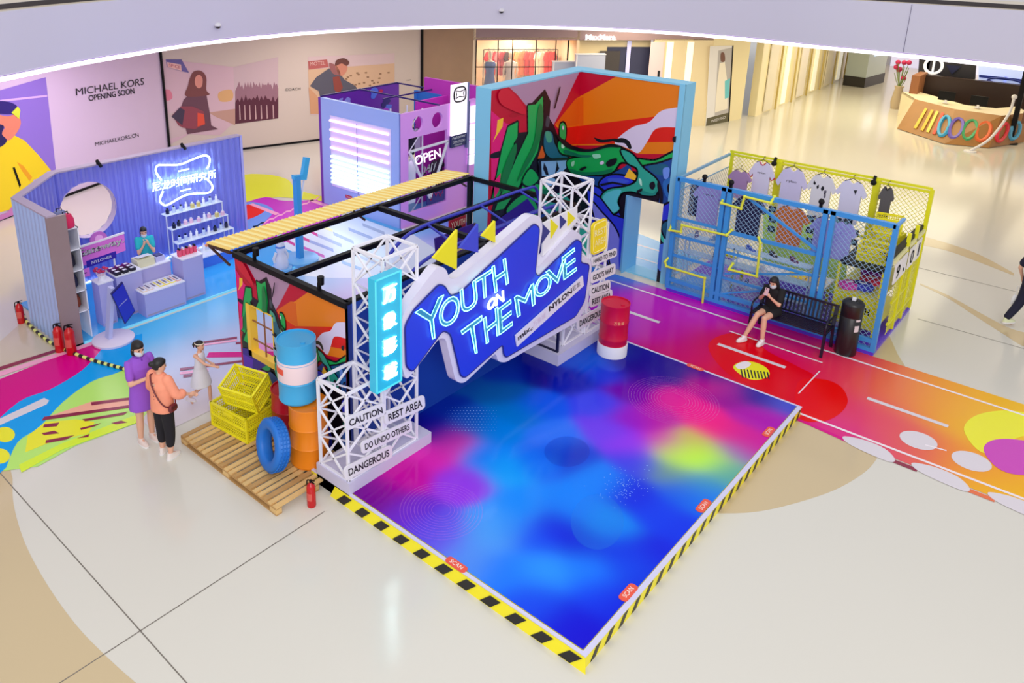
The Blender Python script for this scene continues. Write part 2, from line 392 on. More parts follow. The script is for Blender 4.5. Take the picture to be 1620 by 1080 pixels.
road('floor_dash', [(-20, 672), (70, 630), (78, 634), (74, 640), (-20, 682)], V_LGREY, .0095)
for c in [(8, 688, 16, 12), (0, 722, 16, 12)]:
    road('floor_disc', [(c[0] + c[2] * math.cos(t * PI / 8), c[1] + c[3] * math.sin(t * PI / 8)) for t in range(16)], V_YEL, .0095)
# blue vinyl seen through the doorway of the mural wall
flat('floor_band', [(-6.9, 9.81, 0), (-4.0, 9.81, 0), (-4.0, 11.3, 0), (-6.9, 11.9, 0)], mat('vinyl_door_blue', (70, 178, 244), .2), .006)
strip('floor_line', (-6.7, 10.3), (-4.2, 10.25), .05, V_WHITE, .008); strip('floor_line', (-5.9, 11.0), (-4.9, 10.98), .07, V_WHITE, .008)
# area between the two booths
road('floor_band', smooth_poly([(380, 280), (420, 276), (455, 284), (470, 300), (520, 314), (505, 318), (440, 312), (380, 318)], 4), mat('vinyl_lemon', (232, 240, 40), .25), .0065)
road('floor_band', smooth_poly([(384, 322), (420, 312), (450, 318), (500, 316)], 4, False) + [(540, 330), (540, 345), (384, 412)], mat('vinyl_violet', (200, 14, 196), .2), .0075)
road('floor_band', smooth_poly([(386, 325), (412, 322), (432, 332), (425, 345), (386, 378)], 5), mat('vinyl_sky', (96, 150, 236), .2), .009)
road('floor_band', smooth_poly([(387, 326), (408, 325), (418, 335), (387, 348)], 5), V_RED, .0105)
road('floor_band', [(394, 324), (400, 322), (442, 338), (436, 341)], V_PINK, .012)
zz = [(400 + i * 6.6, 358 - i * 3.0 + (2 if i % 2 else 0)) for i in range(17)]
road('floor_band', zz + [(a, b + 2.2) for a, b in zz[::-1]], V_PINK, .009)
road('floor_band', [(488, 318), (494, 316), (528, 327), (522, 330)], V_PINK, .009)
# bars like a crossing, seen through the container's roof
road('floor_band', [(398, 404), (480, 368), (520, 352), (600, 322), (640, 362), (705, 405), (640, 440), (520, 440), (440, 432), (396, 412)], mat('vinyl_ice', (228, 236, 252), .2), .0058)
road('floor_band', [(396, 412), (425, 398), (505, 425), (460, 436), (420, 428)], mat('vinyl_pale_sky', (150, 204, 250), .2), .0072)
GB = (168, 184, 220)
for a_, b_, w_, c in [((425, 385), (445, 396), 5, (214, 24, 150)), ((458, 397), (470, 404), 5, (214, 24, 150)), ((453, 378), (466, 385), 5, (214, 24, 150)), ((472, 386), (513, 404), 5, (206, 70, 190)), ((470, 370), (489, 379), 5, (214, 24, 150)), ((489, 379), (527, 394), 5, (150, 170, 226)),
                      ((491, 364), (502, 370), 5, (214, 24, 150)), ((502, 370), (540, 386), 5, GB), ((527, 367), (559, 381), 5, GB), ((551, 360), (589, 375), 5, GB), ((573, 353), (608, 367), 5, (180, 190, 214)), ((570, 337), (635, 361), 8, (90, 176, 230)), ((512, 357), (526, 363), 5, (250, 244, 170)), ((560, 400), (600, 416), 5, (190, 206, 240)), ((540, 412), (572, 424), 5, (150, 196, 240))]:
    road('floor_bar', [a_, b_, (b_[0] + 1, b_[1] + w_), (a_[0] + 1, a_[1] + w_)], mat('vinyl_bar_%d_%d_%d' % c, c, .25), .009)
strip('floor_band', (-8.4, .9), (-6.9, 2.4), .18, V_MAG, .009); strip('floor_band', (-8.2, 1.5), (-4.6, 4.6), .3, mat('vinyl_rose', (238, 150, 214), .25), .009)
strip('floor_band', (-6.7, 1.2), (-4.5, 3.3), .22, V_MAG, .0095)

# ------------------------------------------------------------------ upper floor edge round the atrium
FASCIA = mat('lilac_white_bulkhead', (214, 210, 230), .5)
LED = mat('led_strip', (255, 246, 252), .3, emit=2.2, ecol=(255, 244, 252))
ringpx = [(0, 130), (100, 109), (200, 91), (310, 73), (420, 61), (530, 52), (640, 47), (730, 45), (810, 45), (930, 48), (1050, 54), (1170, 64), (1300, 78), (1460, 94), (1620, 112)]
RZ = 4.3
rp = [px(a, b, RZ)[:2] for a, b in ringpx]
rp = [(-7.5, -9.5), (-10.8, -5.6), (-12.7, -2.4)] + rp + [(5.4, 15.8), (9.2, 13.2), (12.2, 9.6)]
rp = smooth_poly(rp, 5, False)
n = len(rp); nrm = []
for i in range(n):
    a = np.array(rp[max(i - 1, 0)]); b = np.array(rp[min(i + 1, n - 1)]); d = (b - a) / np.linalg.norm(b - a); nrm.append(np.array([-d[1], d[0]]))   # points outwards
def ringoff(o): return [tuple(np.array(p) + m_ * o) for p, m_ in zip(rp, nrm)]
def ribbon(mb, A, za, B, zb):
    k = len(A); mb.add([(*p, za) for p in A] + [(*p, zb) for p in B], [(i, i + 1, k + i + 1, k + i) for i in range(k - 1)])
mb = MB(); o0 = ringoff(0); o1 = ringoff(.12)
ribbon(mb, o0, RZ + .12, o0, 5.62); ribbon(mb, o1, RZ, o1, 5.62); ribbon(mb, o0, 5.62, o1, 5.62); ribbon(mb, o0, RZ + .12, o1, RZ + .12)
fas = struct('trim_1', mb, FASCIA, smooth=True)
mb = MB(); l0 = ringoff(.0); l1 = ringoff(.03); ribbon(mb, l0, RZ, l0, RZ + .085); ribbon(mb, l0, RZ + .085, l1, RZ + .085); ribbon(mb, l0, RZ, l1, RZ)
mb.build('led_strip', LED, fas)
mb = MB(); g0 = ringoff(-.004); ribbon(mb, g0, RZ + .1, g0, RZ + .115); mb.build('purple_gap', mat('bulkhead_groove', (150, 130, 190), .6), fas)  # thin darker purple line above the led strip
_q = px(1448, 85, RZ)
for i in (min(range(n), key=lambda j: abs(rp[j][0] - _q[0]) + abs(rp[j][1] - _q[1])),):
    p = np.array(rp[i]) - nrm[i] * .004; q = np.array(rp[i]) + nrm[i] * .02
    MB().bar((*p, RZ + .13), (*p, 5.6), .014, .014).build('panel_joint', mat('bulkhead_joint', (140, 135, 160), .6), fas)
mb = MB(); far = ringoff(30); k = len(rp)
ribbon(mb, o1, RZ, far, RZ); ribbon(mb, o1, 5.0, far, 5.0)
struct('ceiling', mb, mat('soffit_white', (232, 224, 226), .5))
mb = MB(); r1 = ringoff(.12); r2 = ringoff(3.2); ribbon(mb, r1, 5.62, r2, 5.62); struct('trim_2', mb, mat('upper_floor_beige', (225, 210, 190), .4))
mb = MB(); t0 = ringoff(.45); t1 = ringoff(.52); ribbon(mb, t0, 5.62, t0, 5.72); ribbon(mb, t0, 5.72, t1, 5.72); ribbon(mb, t1, 5.62, t1, 5.72); struct('trim_3', mb, mat('upper_rail_base_dark', (60, 54, 58), .4))
# little cctv domes on the bulkhead
for i, (a, b) in enumerate([(342, 38), (793, 15)]):
    best = min(range(n), key=lambda j: abs(px(a, b, 5.1)[0] - rp[j][0]) + abs(px(a, b, 5.1)[1] - rp[j][1]))
    # intersect the sight line with the bulkhead
    bj = None
    for j in range(n - 1):
        q = pxw(a, b, rp[j], rp[j + 1]); s_ = np.dot(np.array(q[:2]) - np.array(rp[j]), np.array(rp[j + 1]) - np.array(rp[j])) / np.dot(np.array(rp[j + 1]) - np.array(rp[j]), np.array(rp[j + 1]) - np.array(rp[j]))
        if 0 <= s_ <= 1 and 4.3 < q[2] < 5.7: bj = (q, nrm[j])
    if bj:
        q, m_ = bj
        t = thing('security_camera', ['small black dome security camera on the bulkhead, the left one', 'small black dome security camera on the bulkhead near the top centre'][i], 'camera', (q[0] - m_[0] * .07, q[1] - m_[1] * .07, q[2] - .05))
        MB().lathe([(.09, .0), (.09, .05), (.05, .07)], n=16).build('mount', WHITE, t, smooth=True)
        MB().sphere((0, 0, 0), .075, sz=.9).build('dome', mat('smoked_dome', (20, 18, 30), .1), t, smooth=True)
        MB().box(-.04, .04, -.04, .04, .03, .09).build('bracket', WHITE, t)
# ------------------------------------------------------------------ street-art panels (flat colour shapes on the walls)
MX, MY, MH = -6.38, 9.35, 4.34                       # left wall plane, right wall plane, height
def uz(cx, cy):
    a, b = 750 + cx / 3, 100 + cy / 3
    p = pxp(a, b, 0, MX)
    if p[1] < MY: return (p[1] - 6.2, p[2])
    p = pxp(a, b, 1, MY); return (MY - 6.2 + p[0] - MX, p[2])
UC = MY - 6.2; UE = UC + 2.41
CR, MV, OR, RD, WC, MG, YL = (192,0,46), (176,140,172), (232,124,10), (222,26,12), (222,210,240), (226,18,120), (250,196,50)
GR, TG, BK, TL, SB, BL, DB, LV = (22,172,84), (46,170,150), (16,12,26), (28,98,128), (130,186,232), (44,58,220), (26,72,150), (128,132,232)
ART = [  # colour, points, smooth, outline
 (CR, [(60,0),(1040,0),(1040,1300),(60,1300)], 0, 0),
 (MV, [(150,100),(480,30),(512,36),(370,305),(345,300),(250,205),(205,150)], 0, 0),
 (CR, [(505,30),(690,60),(480,170),(380,292)], 0, 0),
 (OR, [(680,60),(1020,100),(1000,420),(900,430),(780,430),(690,390),(460,390),(420,330),(382,292),(480,170)], 0, 0),
 ((222,96,12), [(480,170),(560,150),(600,200),(560,290),(430,300),(382,292)], 0, 0),
 (OR, [(520,155),(700,75),(700,280),(520,295)], 0, 0),
 (RD, [(430,306),(880,250),(860,300),(720,352),(690,380),(445,386),(424,340)], 0, 0),
 (RD, [(1010,296),(1010,372),(820,375),(850,315),(890,305)], 0, 0),
 (WC, [(668,378),(700,340),(760,300),(830,280),(880,232),(930,215),(1010,216),(1010,298),(900,303),(855,318),(822,372),(782,425),(740,408),(700,392)], 1, 0),
 (BK, [(660,366),(700,354),(735,368),(748,400),(736,406),(715,380),(680,376)], 1, 0),
 (BK, [(570,352),(610,362),(670,356),(670,366),(600,376)], 1, 0),
 ((180,0,40), [(165,250),(220,205),(240,225),(200,255)], 1, 0),
 (MG, [(80,225),(150,285),(205,300),(160,420),(120,560),(80,600)], 0, 0),
 (YL, [(138,258),(134,300),(88,374),(104,330),(110,270)], 0, 0),
 (BK, [(80,430),(130,415),(120,445),(80,450)], 1, 0),
 (BK, [(80,700),(110,600),(160,480),(205,330),(250,325),(262,200),(335,122),(362,180),(356,260),(380,300),(440,460),(560,520),(700,500),(800,520),(1020,440),(1020,1300),(80,1300)], 0, 0),
 (GR, [(206,278),(160,302),(130,410),(84,640),(118,640),(160,540),(196,420),(186,380),(204,350)], 0, 1),
 (GR, [(325,155),(290,195),(254,200),(256,330),(200,450),(140,590),(96,700),(140,690),(220,570),(300,420),(326,280)], 0, 1),
 ((60,70,80), [(344,250),(358,262),(352,300),(338,296)], 1, 0),
 (CR, [(255,330),(300,240),(320,400),(270,480)], 0, 0) if 0 else ((206,90,24), [(320,390),(340,420),(330,450),(300,452)], 0, 0),
 (TL, [(336,326),(368,330),(380,380),(410,425),(448,452),(400,458),(350,440),(330,392)], 1, 1),
 ((70,160,130), [(336,326),(362,330),(366,370),(345,372)], 1, 0),
 (GR, [(404,330),(408,290),(424,284),(434,310),(430,360),(410,356)], 1, 1),
 (SB, [(302,464),(440,458),(436,495),(395,535),(312,535)], 0, 0),
 (BK, [(330,470),(345,500),(352,530),(340,532),(325,500)], 0, 0), (BK, [(390,462),(402,500),(380,530),(388,490)], 0, 0),
 (GR, [(398,374),(418,368),(470,402),(560,418),(640,392),(700,402),(748,440),(772,480),(700,468),(660,512),(600,528),(480,528),(442,492),(450,456),(540,442),(430,432),(400,408)], 1, 1),
 (GR, [(770,456),(860,462),(930,430),(1010,395),(1010,452),(880,472),(800,492)], 1, 1),
 (DB, [(790,500),(870,478),(1010,465),(1010,720),(880,720),(885,600),(850,540)], 1, 1),
 (TL, [(830,490),(910,478),(930,520),(870,530)], 1, 0), ((40,110,190), [(900,560),(980,540),(980,640),(920,640)], 1, 0),
 (DB, [(500,534),(620,536),(700,500),(740,480),(740,560),(560,580)], 1, 0),
 (BL, [(598,566),(640,534),(720,536),(762,568),(740,592),(650,606),(608,590)], 1, 1),
 (YL, [(738,498),(772,534),(770,556),(716,540)], 0, 0),
 (BL, [(560,590),(610,610),(620,690),(700,730),(700,980),(640,800),(560,700)], 1, 1),
 (TG, [(700,412),(752,432),(802,495),(862,545),(880,590),(848,626),(790,616),(745,606),(700,616),(682,660),(692,690),(660,712),(620,690),(604,640),(640,600),(720,586),(772,560),(778,500),(730,470)], 1, 1),
 ((90,200,215), [(612,640),(640,610),(700,600),(680,650),(690,690),(660,706),(625,690)], 1, 0),
 (BL, [(540,600),(600,640),(660,720),(720,740),(760,900),(760,1200),(520,1200),(560,900)], 0, 1), (LV, [(560,660),(600,700),(680,800),(712,960),(700,1150),(660,1000),(630,860),(585,760)], 1, 1), ((90,60,210), [(600,900),(640,980),(660,1200),(580,1200)], 1, 1),
 (GR, [(220,600),(262,530),(290,570),(360,590),(330,640),(250,660)], 1, 1),
 (GR, [(150,700),(240,620),(300,700),(230,760)], 1, 1), (TG, [(330,640),(420,620),(470,700),(360,740)], 1, 1),
 ((50,14,150), [(84,760),(180,690),(250,640),(285,690),(160,860),(84,900)], 0, 0), ((90,30,200), [(84,800),(170,760),(150,880),(84,950)], 0, 0),
 ((60,200,170), [(500,780),(560,770),(570,900),(505,910)], 1, 0), ((60,200,170), [(900,780),(1000,760),(1000,860),(900,850)], 1, 1),
 (BL, [(700,760),(740,820),(720,1000),(690,960)], 1, 0), ((70,120,220), [(880,860),(1000,880),(1000,1000),(880,980)], 1, 0),
 ((225,120,225), [(200,800),(300,740),(330,770),(220,860)], 1, 0), (DB, [(300,720),(420,760),(400,900),(260,860)], 1, 0),
 ((12,120,62), [(300,215),(318,200),(322,290),(290,410),(240,500),(200,560),(230,480),(280,370)], 1, 0), ((12,120,62), [(120,560),(150,460),(190,380),(196,420),(160,540),(130,610)], 1, 0),
 ((14,120,80), [(450,500),(520,515),(600,512),(660,498),(640,520),(560,530),(480,528)], 1, 0), ((14,110,84), [(430,410),(500,432),(560,436),(540,446),(470,440),(425,425)], 1, 0), ((30,140,130), [(790,600),(850,615),(870,595),(860,625),(800,622)], 1, 0),
 ((110,150,240), [(900,500),(930,495),(925,540),(905,545)], 1, 0), ((60,90,220), [(640,545),(700,545),(740,560),(700,572),(650,570)], 1, 0), (BK, [(600,572),(660,560),(740,575),(735,582),(660,570),(606,582)], 0, 0), (BK, [(880,560),(900,620),(890,720),(880,720),(884,640),(872,580)], 1, 0), (DB, [(930,580),(1000,570),(1000,620),(950,640)], 1, 1), (BL, [(900,680),(960,660),(990,720),(930,760),(890,730)], 1, 1), (TL, [(900,760),(990,740),(1000,800),(920,830)], 1, 1),
 (WC, [(600,470),(615,462),(620,474),(606,480)], 1, 0), (GR, [(262,500),(300,545),(260,580),(225,560)], 1, 1), ((14,110,70), [(300,600),(350,600),(330,630)], 1, 0), (SB, [(330,545),(380,548),(360,580),(335,570)], 1, 1), (BK, [(300,455),(312,458),(316,540),(304,545)], 0, 0), (BK, [(300,452),(445,446),(445,458),(300,464)], 0, 0),
 ((244,150,30), [(600,150),(760,110),(900,110),(940,140),(760,170),(620,200)], 0, 0) if 0 else (WC, [(412,300),(418,296),(420,312),(414,314)], 1, 0), ((208,20,50), [(110,140),(150,118),(215,180),(240,240),(180,225),(120,190)], 1, 0), (MG, [(88,560),(120,520),(112,600),(90,640)], 0, 0),
 ((150,225,190), [(566,432),(600,430),(604,446),(575,450)], 1, 0), ((190,240,210), [(410,380),(424,384),(420,402),(408,398)], 1, 0), ((160,220,190), [(455,470),(470,462),(466,486),(456,486)], 1, 0),
 ((190,240,220), [(786,545),(798,552),(800,580),(790,570)], 1, 0),
 (BK, [(630,472),(650,455),(682,450),(672,478),(640,490)], 1, 0), (BK, [(504,500),(530,488),(538,494),(515,508)], 1, 0), (BK, [(838,568),(856,560),(864,580),(852,598),(838,588)], 1, 0),
 (BK, [(776,604),(800,592),(802,602),(784,614)], 1, 0), (BK, [(372,214),(398,112),(404,110),(396,150),(378,214)], 0, 0), (BK, [(948,350),(975,345),(975,372),(950,372)], 1, 0), (BK, [(380,330),(440,380),(500,400),(560,405),(640,385),(700,390),(690,398),(640,398),(560,418),(480,414),(420,390)], 1, 0),
]
def clip_tri(poly, box):
    x0, x1, z0, z1 = box
    for ax, v, sg in ((0, x0, 1), (0, x1, -1), (1, z0, 1), (1, z1, -1)):
        out = []
        for i in range(len(poly)):
            a, b = poly[i - 1], poly[i]; da = (a[ax] - v) * sg; db = (b[ax] - v) * sg
            if da >= 0: out.append(a)
            if (da > 0 > db) or (da < 0 < db):
                t = da / (da - db); out.append((a[0] + (b[0] - a[0]) * t, a[1] + (b[1] - a[1]) * t))
        # keep order
        poly = out
        if len(poly) < 3: return None
    return poly
def clip_poly(poly, box):
    x0, x1, z0, z1 = box
    for ax, v, sg in ((0, x0, 1), (0, x1, -1), (1, z0, 1), (1, z1, -1)):
        out = []; n_ = len(poly)
        for i in range(n_):
            a, b = poly[i], poly[(i + 1) % n_]; da = (a[ax] - v) * sg; db = (b[ax] - v) * sg
            if da >= 0: out.append(a)
            if (da > 0 and db < 0) or (da < 0 and db > 0):
                t = da / (da - db); out.append((a[0] + (b[0] - a[0]) * t, a[1] + (b[1] - a[1]) * t))
        poly = out
        if len(poly) < 3: return None
    return poly
_art_shapes = []                                   # (colour, [convex 2D pieces])
for c, pts, sm, ol in ART:
    P1 = smooth_poly(pts, 5) if sm else pts; P3 = []
    for i in range(len(P1)):
        a, b = P1[i], P1[(i + 1) % len(P1)]; m_ = max(1, int(math.hypot(b[0] - a[0], b[1] - a[1]) / 22))
        P3 += [(a[0] + (b[0] - a[0]) * j / m_, a[1] + (b[1] - a[1]) * j / m_) for j in range(m_)]
    P2 = [uz(*p) for p in P3]
    tr = tessellate_polygon([[Vector((a, b, 0)) for a, b in P2]])
    if ol:
        q = []
        for i in range(len(P2)):
            a = np.array(P2[i]); b = np.array(P2[(i + 1) % len(P2)]); d = b - a; L = np.linalg.norm(d)
            if L < 1e-5: continue
            nn = np.array([-d[1], d[0]]) / L * .042; e = d / L * .012
            q.append([tuple(a - e + nn), tuple(b + e + nn), tuple(b + e - nn), tuple(a - e - nn)])
        _art_shapes.append((BK, q))
    _art_shapes.append((c, [[P2[i] for i in t] for t in tr]))
def art_mesh(name, boxes, to3, parent, su=1.0, sz=1.0, rough=.35):
    """boxes: rectangles of the wall (in wall metres) that are painted; to3(u, z, lift)"""
    mb = MB()
    for li, (c, pieces) in enumerate(_art_shapes):
        mb.use(mat('art_paint_%d_%d_%d' % c, c, rough))
        for pc in pieces:
            pp = [(a * su, b * sz) for a, b in pc]
            for bx in boxes:
                r = clip_poly(pp, bx)
                if r: mb.add([to3(a, b, .0005 + li * .00035) for a, b in r], [tuple(range(len(r)))])
    return mb.build(name, None, parent, fix=False)

CYW = mat('sky_blue_panel', (132, 204, 238), .4)
# big corner partition: left wall, right wall with a doorway
mw = thing('mural_partition', 'tall corner partition wall painted with green, orange and blue street art, edged in sky blue', 'partition wall', (-6.5, 9.35, 0))
def MP(mb, name, m=None, parent=mw, **k):          # build in world coordinates below a parent placed elsewhere
    o = mb.build(name, m, parent, **k); q = parent; off = Vector((0, 0, 0))
    M = Matrix.Identity(4)
    while q is not None:
        M = Matrix.LocRotScale(q.location, q.rotation_euler, q.scale) @ M; q = q.parent
    o.matrix_parent_inverse = M.inverted() if False else Matrix.Identity(4)
    Mi = M.inverted()
    o.data.transform(Mi)
    return o
DX0, DX1, DZ = -4.93, -4.14, 1.78
MP(MB().box(-6.76, -6.38, 6.2, 9.8, 0, MH), 'left_wall', CYW)
MP(MB().box(-6.38, DX0, 9.35, 9.8, 0, MH).box(DX0, DX1, 9.35, 9.8, DZ, MH).box(DX1, -3.93, 9.35, 9.8, 0, MH), 'right_wall', CYW)
MP(MB().box(DX0 - .09, DX0, 9.3, 9.8, 0, DZ).box(DX0, DX0 + .02, 9.2, 9.82, 0, DZ), 'door_jamb', mat('door_jamb_blue', (120, 190, 240), .4))
MP(MB().box(DX0, DX1, 9.35, 9.8, .0, .03), 'door_sill', CYW)
art_l = art_mesh('street_art_left', [(0.0, UC, 0, MH - .03)], lambda u, z, l: (MX + l + .002 - mw.location.x, 6.2 + u - mw.location.y, z), mw)
ua, ub = UC + DX0 - MX, UC + DX1 - MX
art_r = art_mesh('street_art_right', [(UC, ua - .09, 0, MH - .03), (ua - .09, ub, DZ, MH - .03), (ub, UE - .04, 0, MH - .03)], lambda u, z, l: (MX + u - UC - mw.location.x, MY - l - .002 - mw.location.y, z), mw)
MP(MB().box(-4.05, -3.93, 9.32, 9.36, 0, MH).box(-6.38, -3.93, 9.33, 9.36, MH - .03, MH + .01), 'edge_trim', CYW)
# ------------------------------------------------------------------ container room: painted wall, blue wall, black frame, awning
CX0, CX1, CY0, CY1, CH = -6.85, -4.3, .6, 6.2, 2.47
cr = thing('container_room', 'open black-framed container room with a painted end wall and a yellow striped awning', 'booth', (-5.6, .6, 0))
WX0, WX1, WZ0, WZ1 = -6.6, -5.93, .84, 1.74
wl = MB().box(CX0, WX0, CY0, CY0 + .08, 0, CH - .06).box(WX1, CX1, CY0, CY0 + .08, 0, CH - .06).box(WX0, WX1, CY0, CY0 + .08, 0, WZ0).box(WX0, WX1, CY0, CY0 + .08, WZ1, CH - .06)
MP(wl, 'end_wall', mat('panel_white', (225, 222, 230), .5), cr)
su, sz = (CX1 - CX0) / UE, CH / MH
U = CX1 - CX0
a0, b0 = WX0 - CX0, WX1 - CX0
art_mesh('street_art', [(0, a0, 0, CH - .06), (a0, b0, 0, WZ0), (a0, b0, WZ1, CH - .06), (b0, U, 0, CH - .06)],
         lambda u, z, l: (CX0 + u - cr.location.x, CY0 - l - .002 - cr.location.y, z), cr, su, sz)
# yellow window frame with thin bars
wf = MP(MB().box(WX0 - .0, WX0 + .09, CY0 - .03, CY0 + .1, WZ0, WZ1).box(WX0, WX1, CY0 - .03, CY0 + .1, WZ0, WZ0 + .1)
        .box(WX1 - .02, WX1, CY0 - .02, CY0 + .1, WZ0, WZ1).box(WX0, WX1, CY0 - .02, CY0 + .1, WZ1 - .02, WZ1), 'window_frame', mat('window_yellow', (252, 206, 70), .4), cr)
wb = MP(MB().bar((WX0 + .4, CY0 + .02, WZ0), (WX0 + .4, CY0 + .02, WZ1), .018).bar((WX0, CY0 + .02, WZ0 + .62), (WX1, CY0 + .02, WZ0 + .62), .018)
        .bar((WX0, CY0 + .02, WZ0 + .3), (WX1, CY0 + .02, WZ0 + .3), .018), 'window_bars', mat('bronze_bar', (150, 96, 60), .5), cr)
# back walls, blue wall behind the sign
BW = mat('royal_blue_panel', (18, 66, 168), .45)
MP(MB().box(CX1 - .02, CX1 + .05, CY0, 4.9, .0, CH), 'blue_wall', BW, cr)
MP(MB().box(CX1 + .0, CX1 + .06, .6, .66, 0, CH), 'corner_post', mat('dark_blue_post', (14, 40, 120), .45), cr)
RW = .085
for nm, a, b in [('rail', (CX0, CY0, CH), (CX0, CY1, CH)), ('rail', (CX1, CY0, CH), (CX1, CY1, CH)), ('rail', (CX0, CY0, CH), (CX1 + .05, CY0, CH)), ('rail', (CX0, CY1, CH), (CX1, CY1, CH)),
                 ('rail', (-5.58, CY0, CH), (-5.58, CY1, CH)), ('rail', (CX0, 3.62, CH), (CX1, 3.62, CH)),
                 ('post', (CX0, CY1, 0), (CX0, CY1, CH)), ('post', (CX1, CY1, 0), (CX1, CY1, CH)), ('post', (CX0 + .04, CY0 + .12, 0), (CX0 + .04, CY0 + .12, CH))]:
    MP(MB().bar(a, b, RW), nm, BLACK, cr)
# awning: corrugated yellow sheet sloping outwards
aw = MB(); ny = 150
va = []
for i in range(ny + 1):
    y = .55 + (6.25 - .55) * i / ny; dz = .009 * (1 if (i // 1) % 2 else -1)
    va += [(-6.9, y, 2.53 + dz), (-7.55, y, 2.47 + dz)]
AW1 = mat('corrugated_straw_yellow', (254, 236, 158), .4); AW2 = mat('corrugated_ochre', (246, 208, 106), .4)
for i in range(ny): aw.use(AW1 if (i // 2) % 2 else AW2).add(va[2 * i:2 * i + 4], [(0, 1, 3, 2)])
awn = MP(aw, 'awning_sheet', None, cr, fix=False)
awn.modifiers.new('t', 'SOLIDIFY').thickness = .012
MP(MB().box(-7.56, -7.53, .53, 6.27, 2.41, 2.45), 'awning_edge', mat('awning_edge_pink', (240, 160, 130), .5), cr)
ab = MB()
for y in (.57, 3.4, 6.2):
    ab.bar((-7.5, y, 2.43), (-6.95, y, 2.26), .03).bar((-7.5, y, 2.44), (-6.9, y, 2.48), .04)
MP(ab, 'awning_bracket', mat('bracket_brown', (70, 40, 34), .5), cr)
for (x, y) in ((-6.35, .62), (-4.85, .62)):
    MP(MB().bar((x, y, CH + .04), (x, y, CH + .14), .04).lathe([(.045, 0), (.05, .12)], (x, y + .03, CH + .1), 12), 'clamp_lamp', BLACK, cr)
# blue steel hoops over the sign side
HB = mat('ultramarine_steel', (44, 52, 176), .3)
hp = thing('tubular_canopy_frame', 'dark blue tubular steel canopy frame arching behind the lettered sign', 'frame', (-4.6, 3, 0))
def hoop(x, dy0, dy1, z0, z1, r=.028):
    pts = [(x, dy0, z0)] + smooth_poly([(x, dy0, z0 + .5), (x, dy0 + .1, z1 - .5), (x, dy0 + .4, z1 - .16), (x, dy0 + .95, z1), (x, (dy0 + dy1) / 2, z1), (x, dy1 - .6, z1), (x, dy1 - .15, z1 - .15), (x, dy1, z0 + .5)], 5, False) + [(x, dy1, z0)]
    return MB().tube(pts, r, 8)
for x, y0, z in ((-4.95, 1.8, 2.82), (-4.35, 1.5, 2.64)):
    MP(hoop(x, y0, 6.0, 1.2, z), 'hoop', HB, hp, smooth=True)
MP(hoop(-4.62, 2.5, 6.1, 1.2, 2.5), 'hoop', HB, hp, smooth=True)
for y in (2.9, 4.2, 5.3):
    MP(MB().tube([(-4.95, y, 2.82), (-4.35, y, 2.64)], .02, 8), 'cross_tube', HB, hp, smooth=True)
for z in (2.15, 2.32):
    MP(MB().tube([(-4.35, 1.5, z), (-4.35, 6.0, z)], .018, 8), 'side_tube', HB, hp, smooth=True)
for y in (1.5, 6.0):
    MP(MB().tube([(-4.35, y, 0), (-4.35, y, 1.25)], .022, 8).tube([(-4.95, y, 0), (-4.95, y, 1.25)], .022, 8), 'upright', HB, hp, smooth=True)
# interior: poster, blue sofa-like benches, skateboard posters
po = thing('framed_poster', 'red and black framed poster hanging on the black post of the container', 'poster', (-6.78, 6.1, 1.45))
MB().box(-.01, .02, -.62, -.12, -.35, .3).build('board', mat('poster_red', (170, 14, 40), .5), po)
MB().lathe([(.16, 0), (.16, .004)], (0, 0, 0), 16).xf(Matrix.Translation((.022, -.37, -.02)) @ Matrix.Rotation(PI / 2, 4, 'Y')).build('print', BLACK, po)
text_quad(MB(), 'YOUTH', (.03, -.58, .12), (.03, -.16, .12), (.03, -.58, .25)).build('lettering', mat('poster_cream', (235, 215, 190), .6), po)
for i, (x, y, c) in enumerate([(-5.7, 5.2, (40, 40, 190)), (-5.0, 4.2, (30, 60, 200))]):
    st = thing('round_stool', ['dark blue round stool inside the container room, nearest the mural corner', 'royal blue round stool inside the container room behind the sign'][i], 'stool', (x, y, .01))
    MB().lathe([(.24, 0), (.26, .03), (.2, .06), (.2, .4)], n=20).build('base', mat('stool_%d' % i, c, .4), st, smooth=True)
    MB().lathe([(.27, .4), (.29, .43), (.27, .48)], n=20).build('seat', mat('stool_seat', (90, 60, 200), .5), st, smooth=True)
# framed board leaning: purple with yellow outline seen behind the sign top
bd = thing('leaning_board', 'dark purple board with a yellow outlined rectangle leaning in the room corner', 'board', (-6.3, 6.05, 0))
MB().slab([(-.12, -1.2, .02), (-.12, -.0, .02), (-.3, .0, 1.6), (-.3, -1.2, 1.6)], (.03, 0, .003)).build('panel', mat('board_purple', (56, 20, 140), .5), bd)
fr_ = MB()
for a, b in [((-.9, .7), (-.4, .7)), ((-.4, .7), (-.4, 1.2)), ((-.4, 1.2), (-.9, 1.2)), ((-.9, 1.2), (-.9, .7))]:
    fx = lambda z: -.12 - .18 * (z / 1.6) + .045
    fr_.bar((fx(a[1]), a[0], a[1]), (fx(b[1]), b[0], b[1]), .03)
fr_.build('outline', mat('soft_yellow', (250, 230, 130), .5), bd)

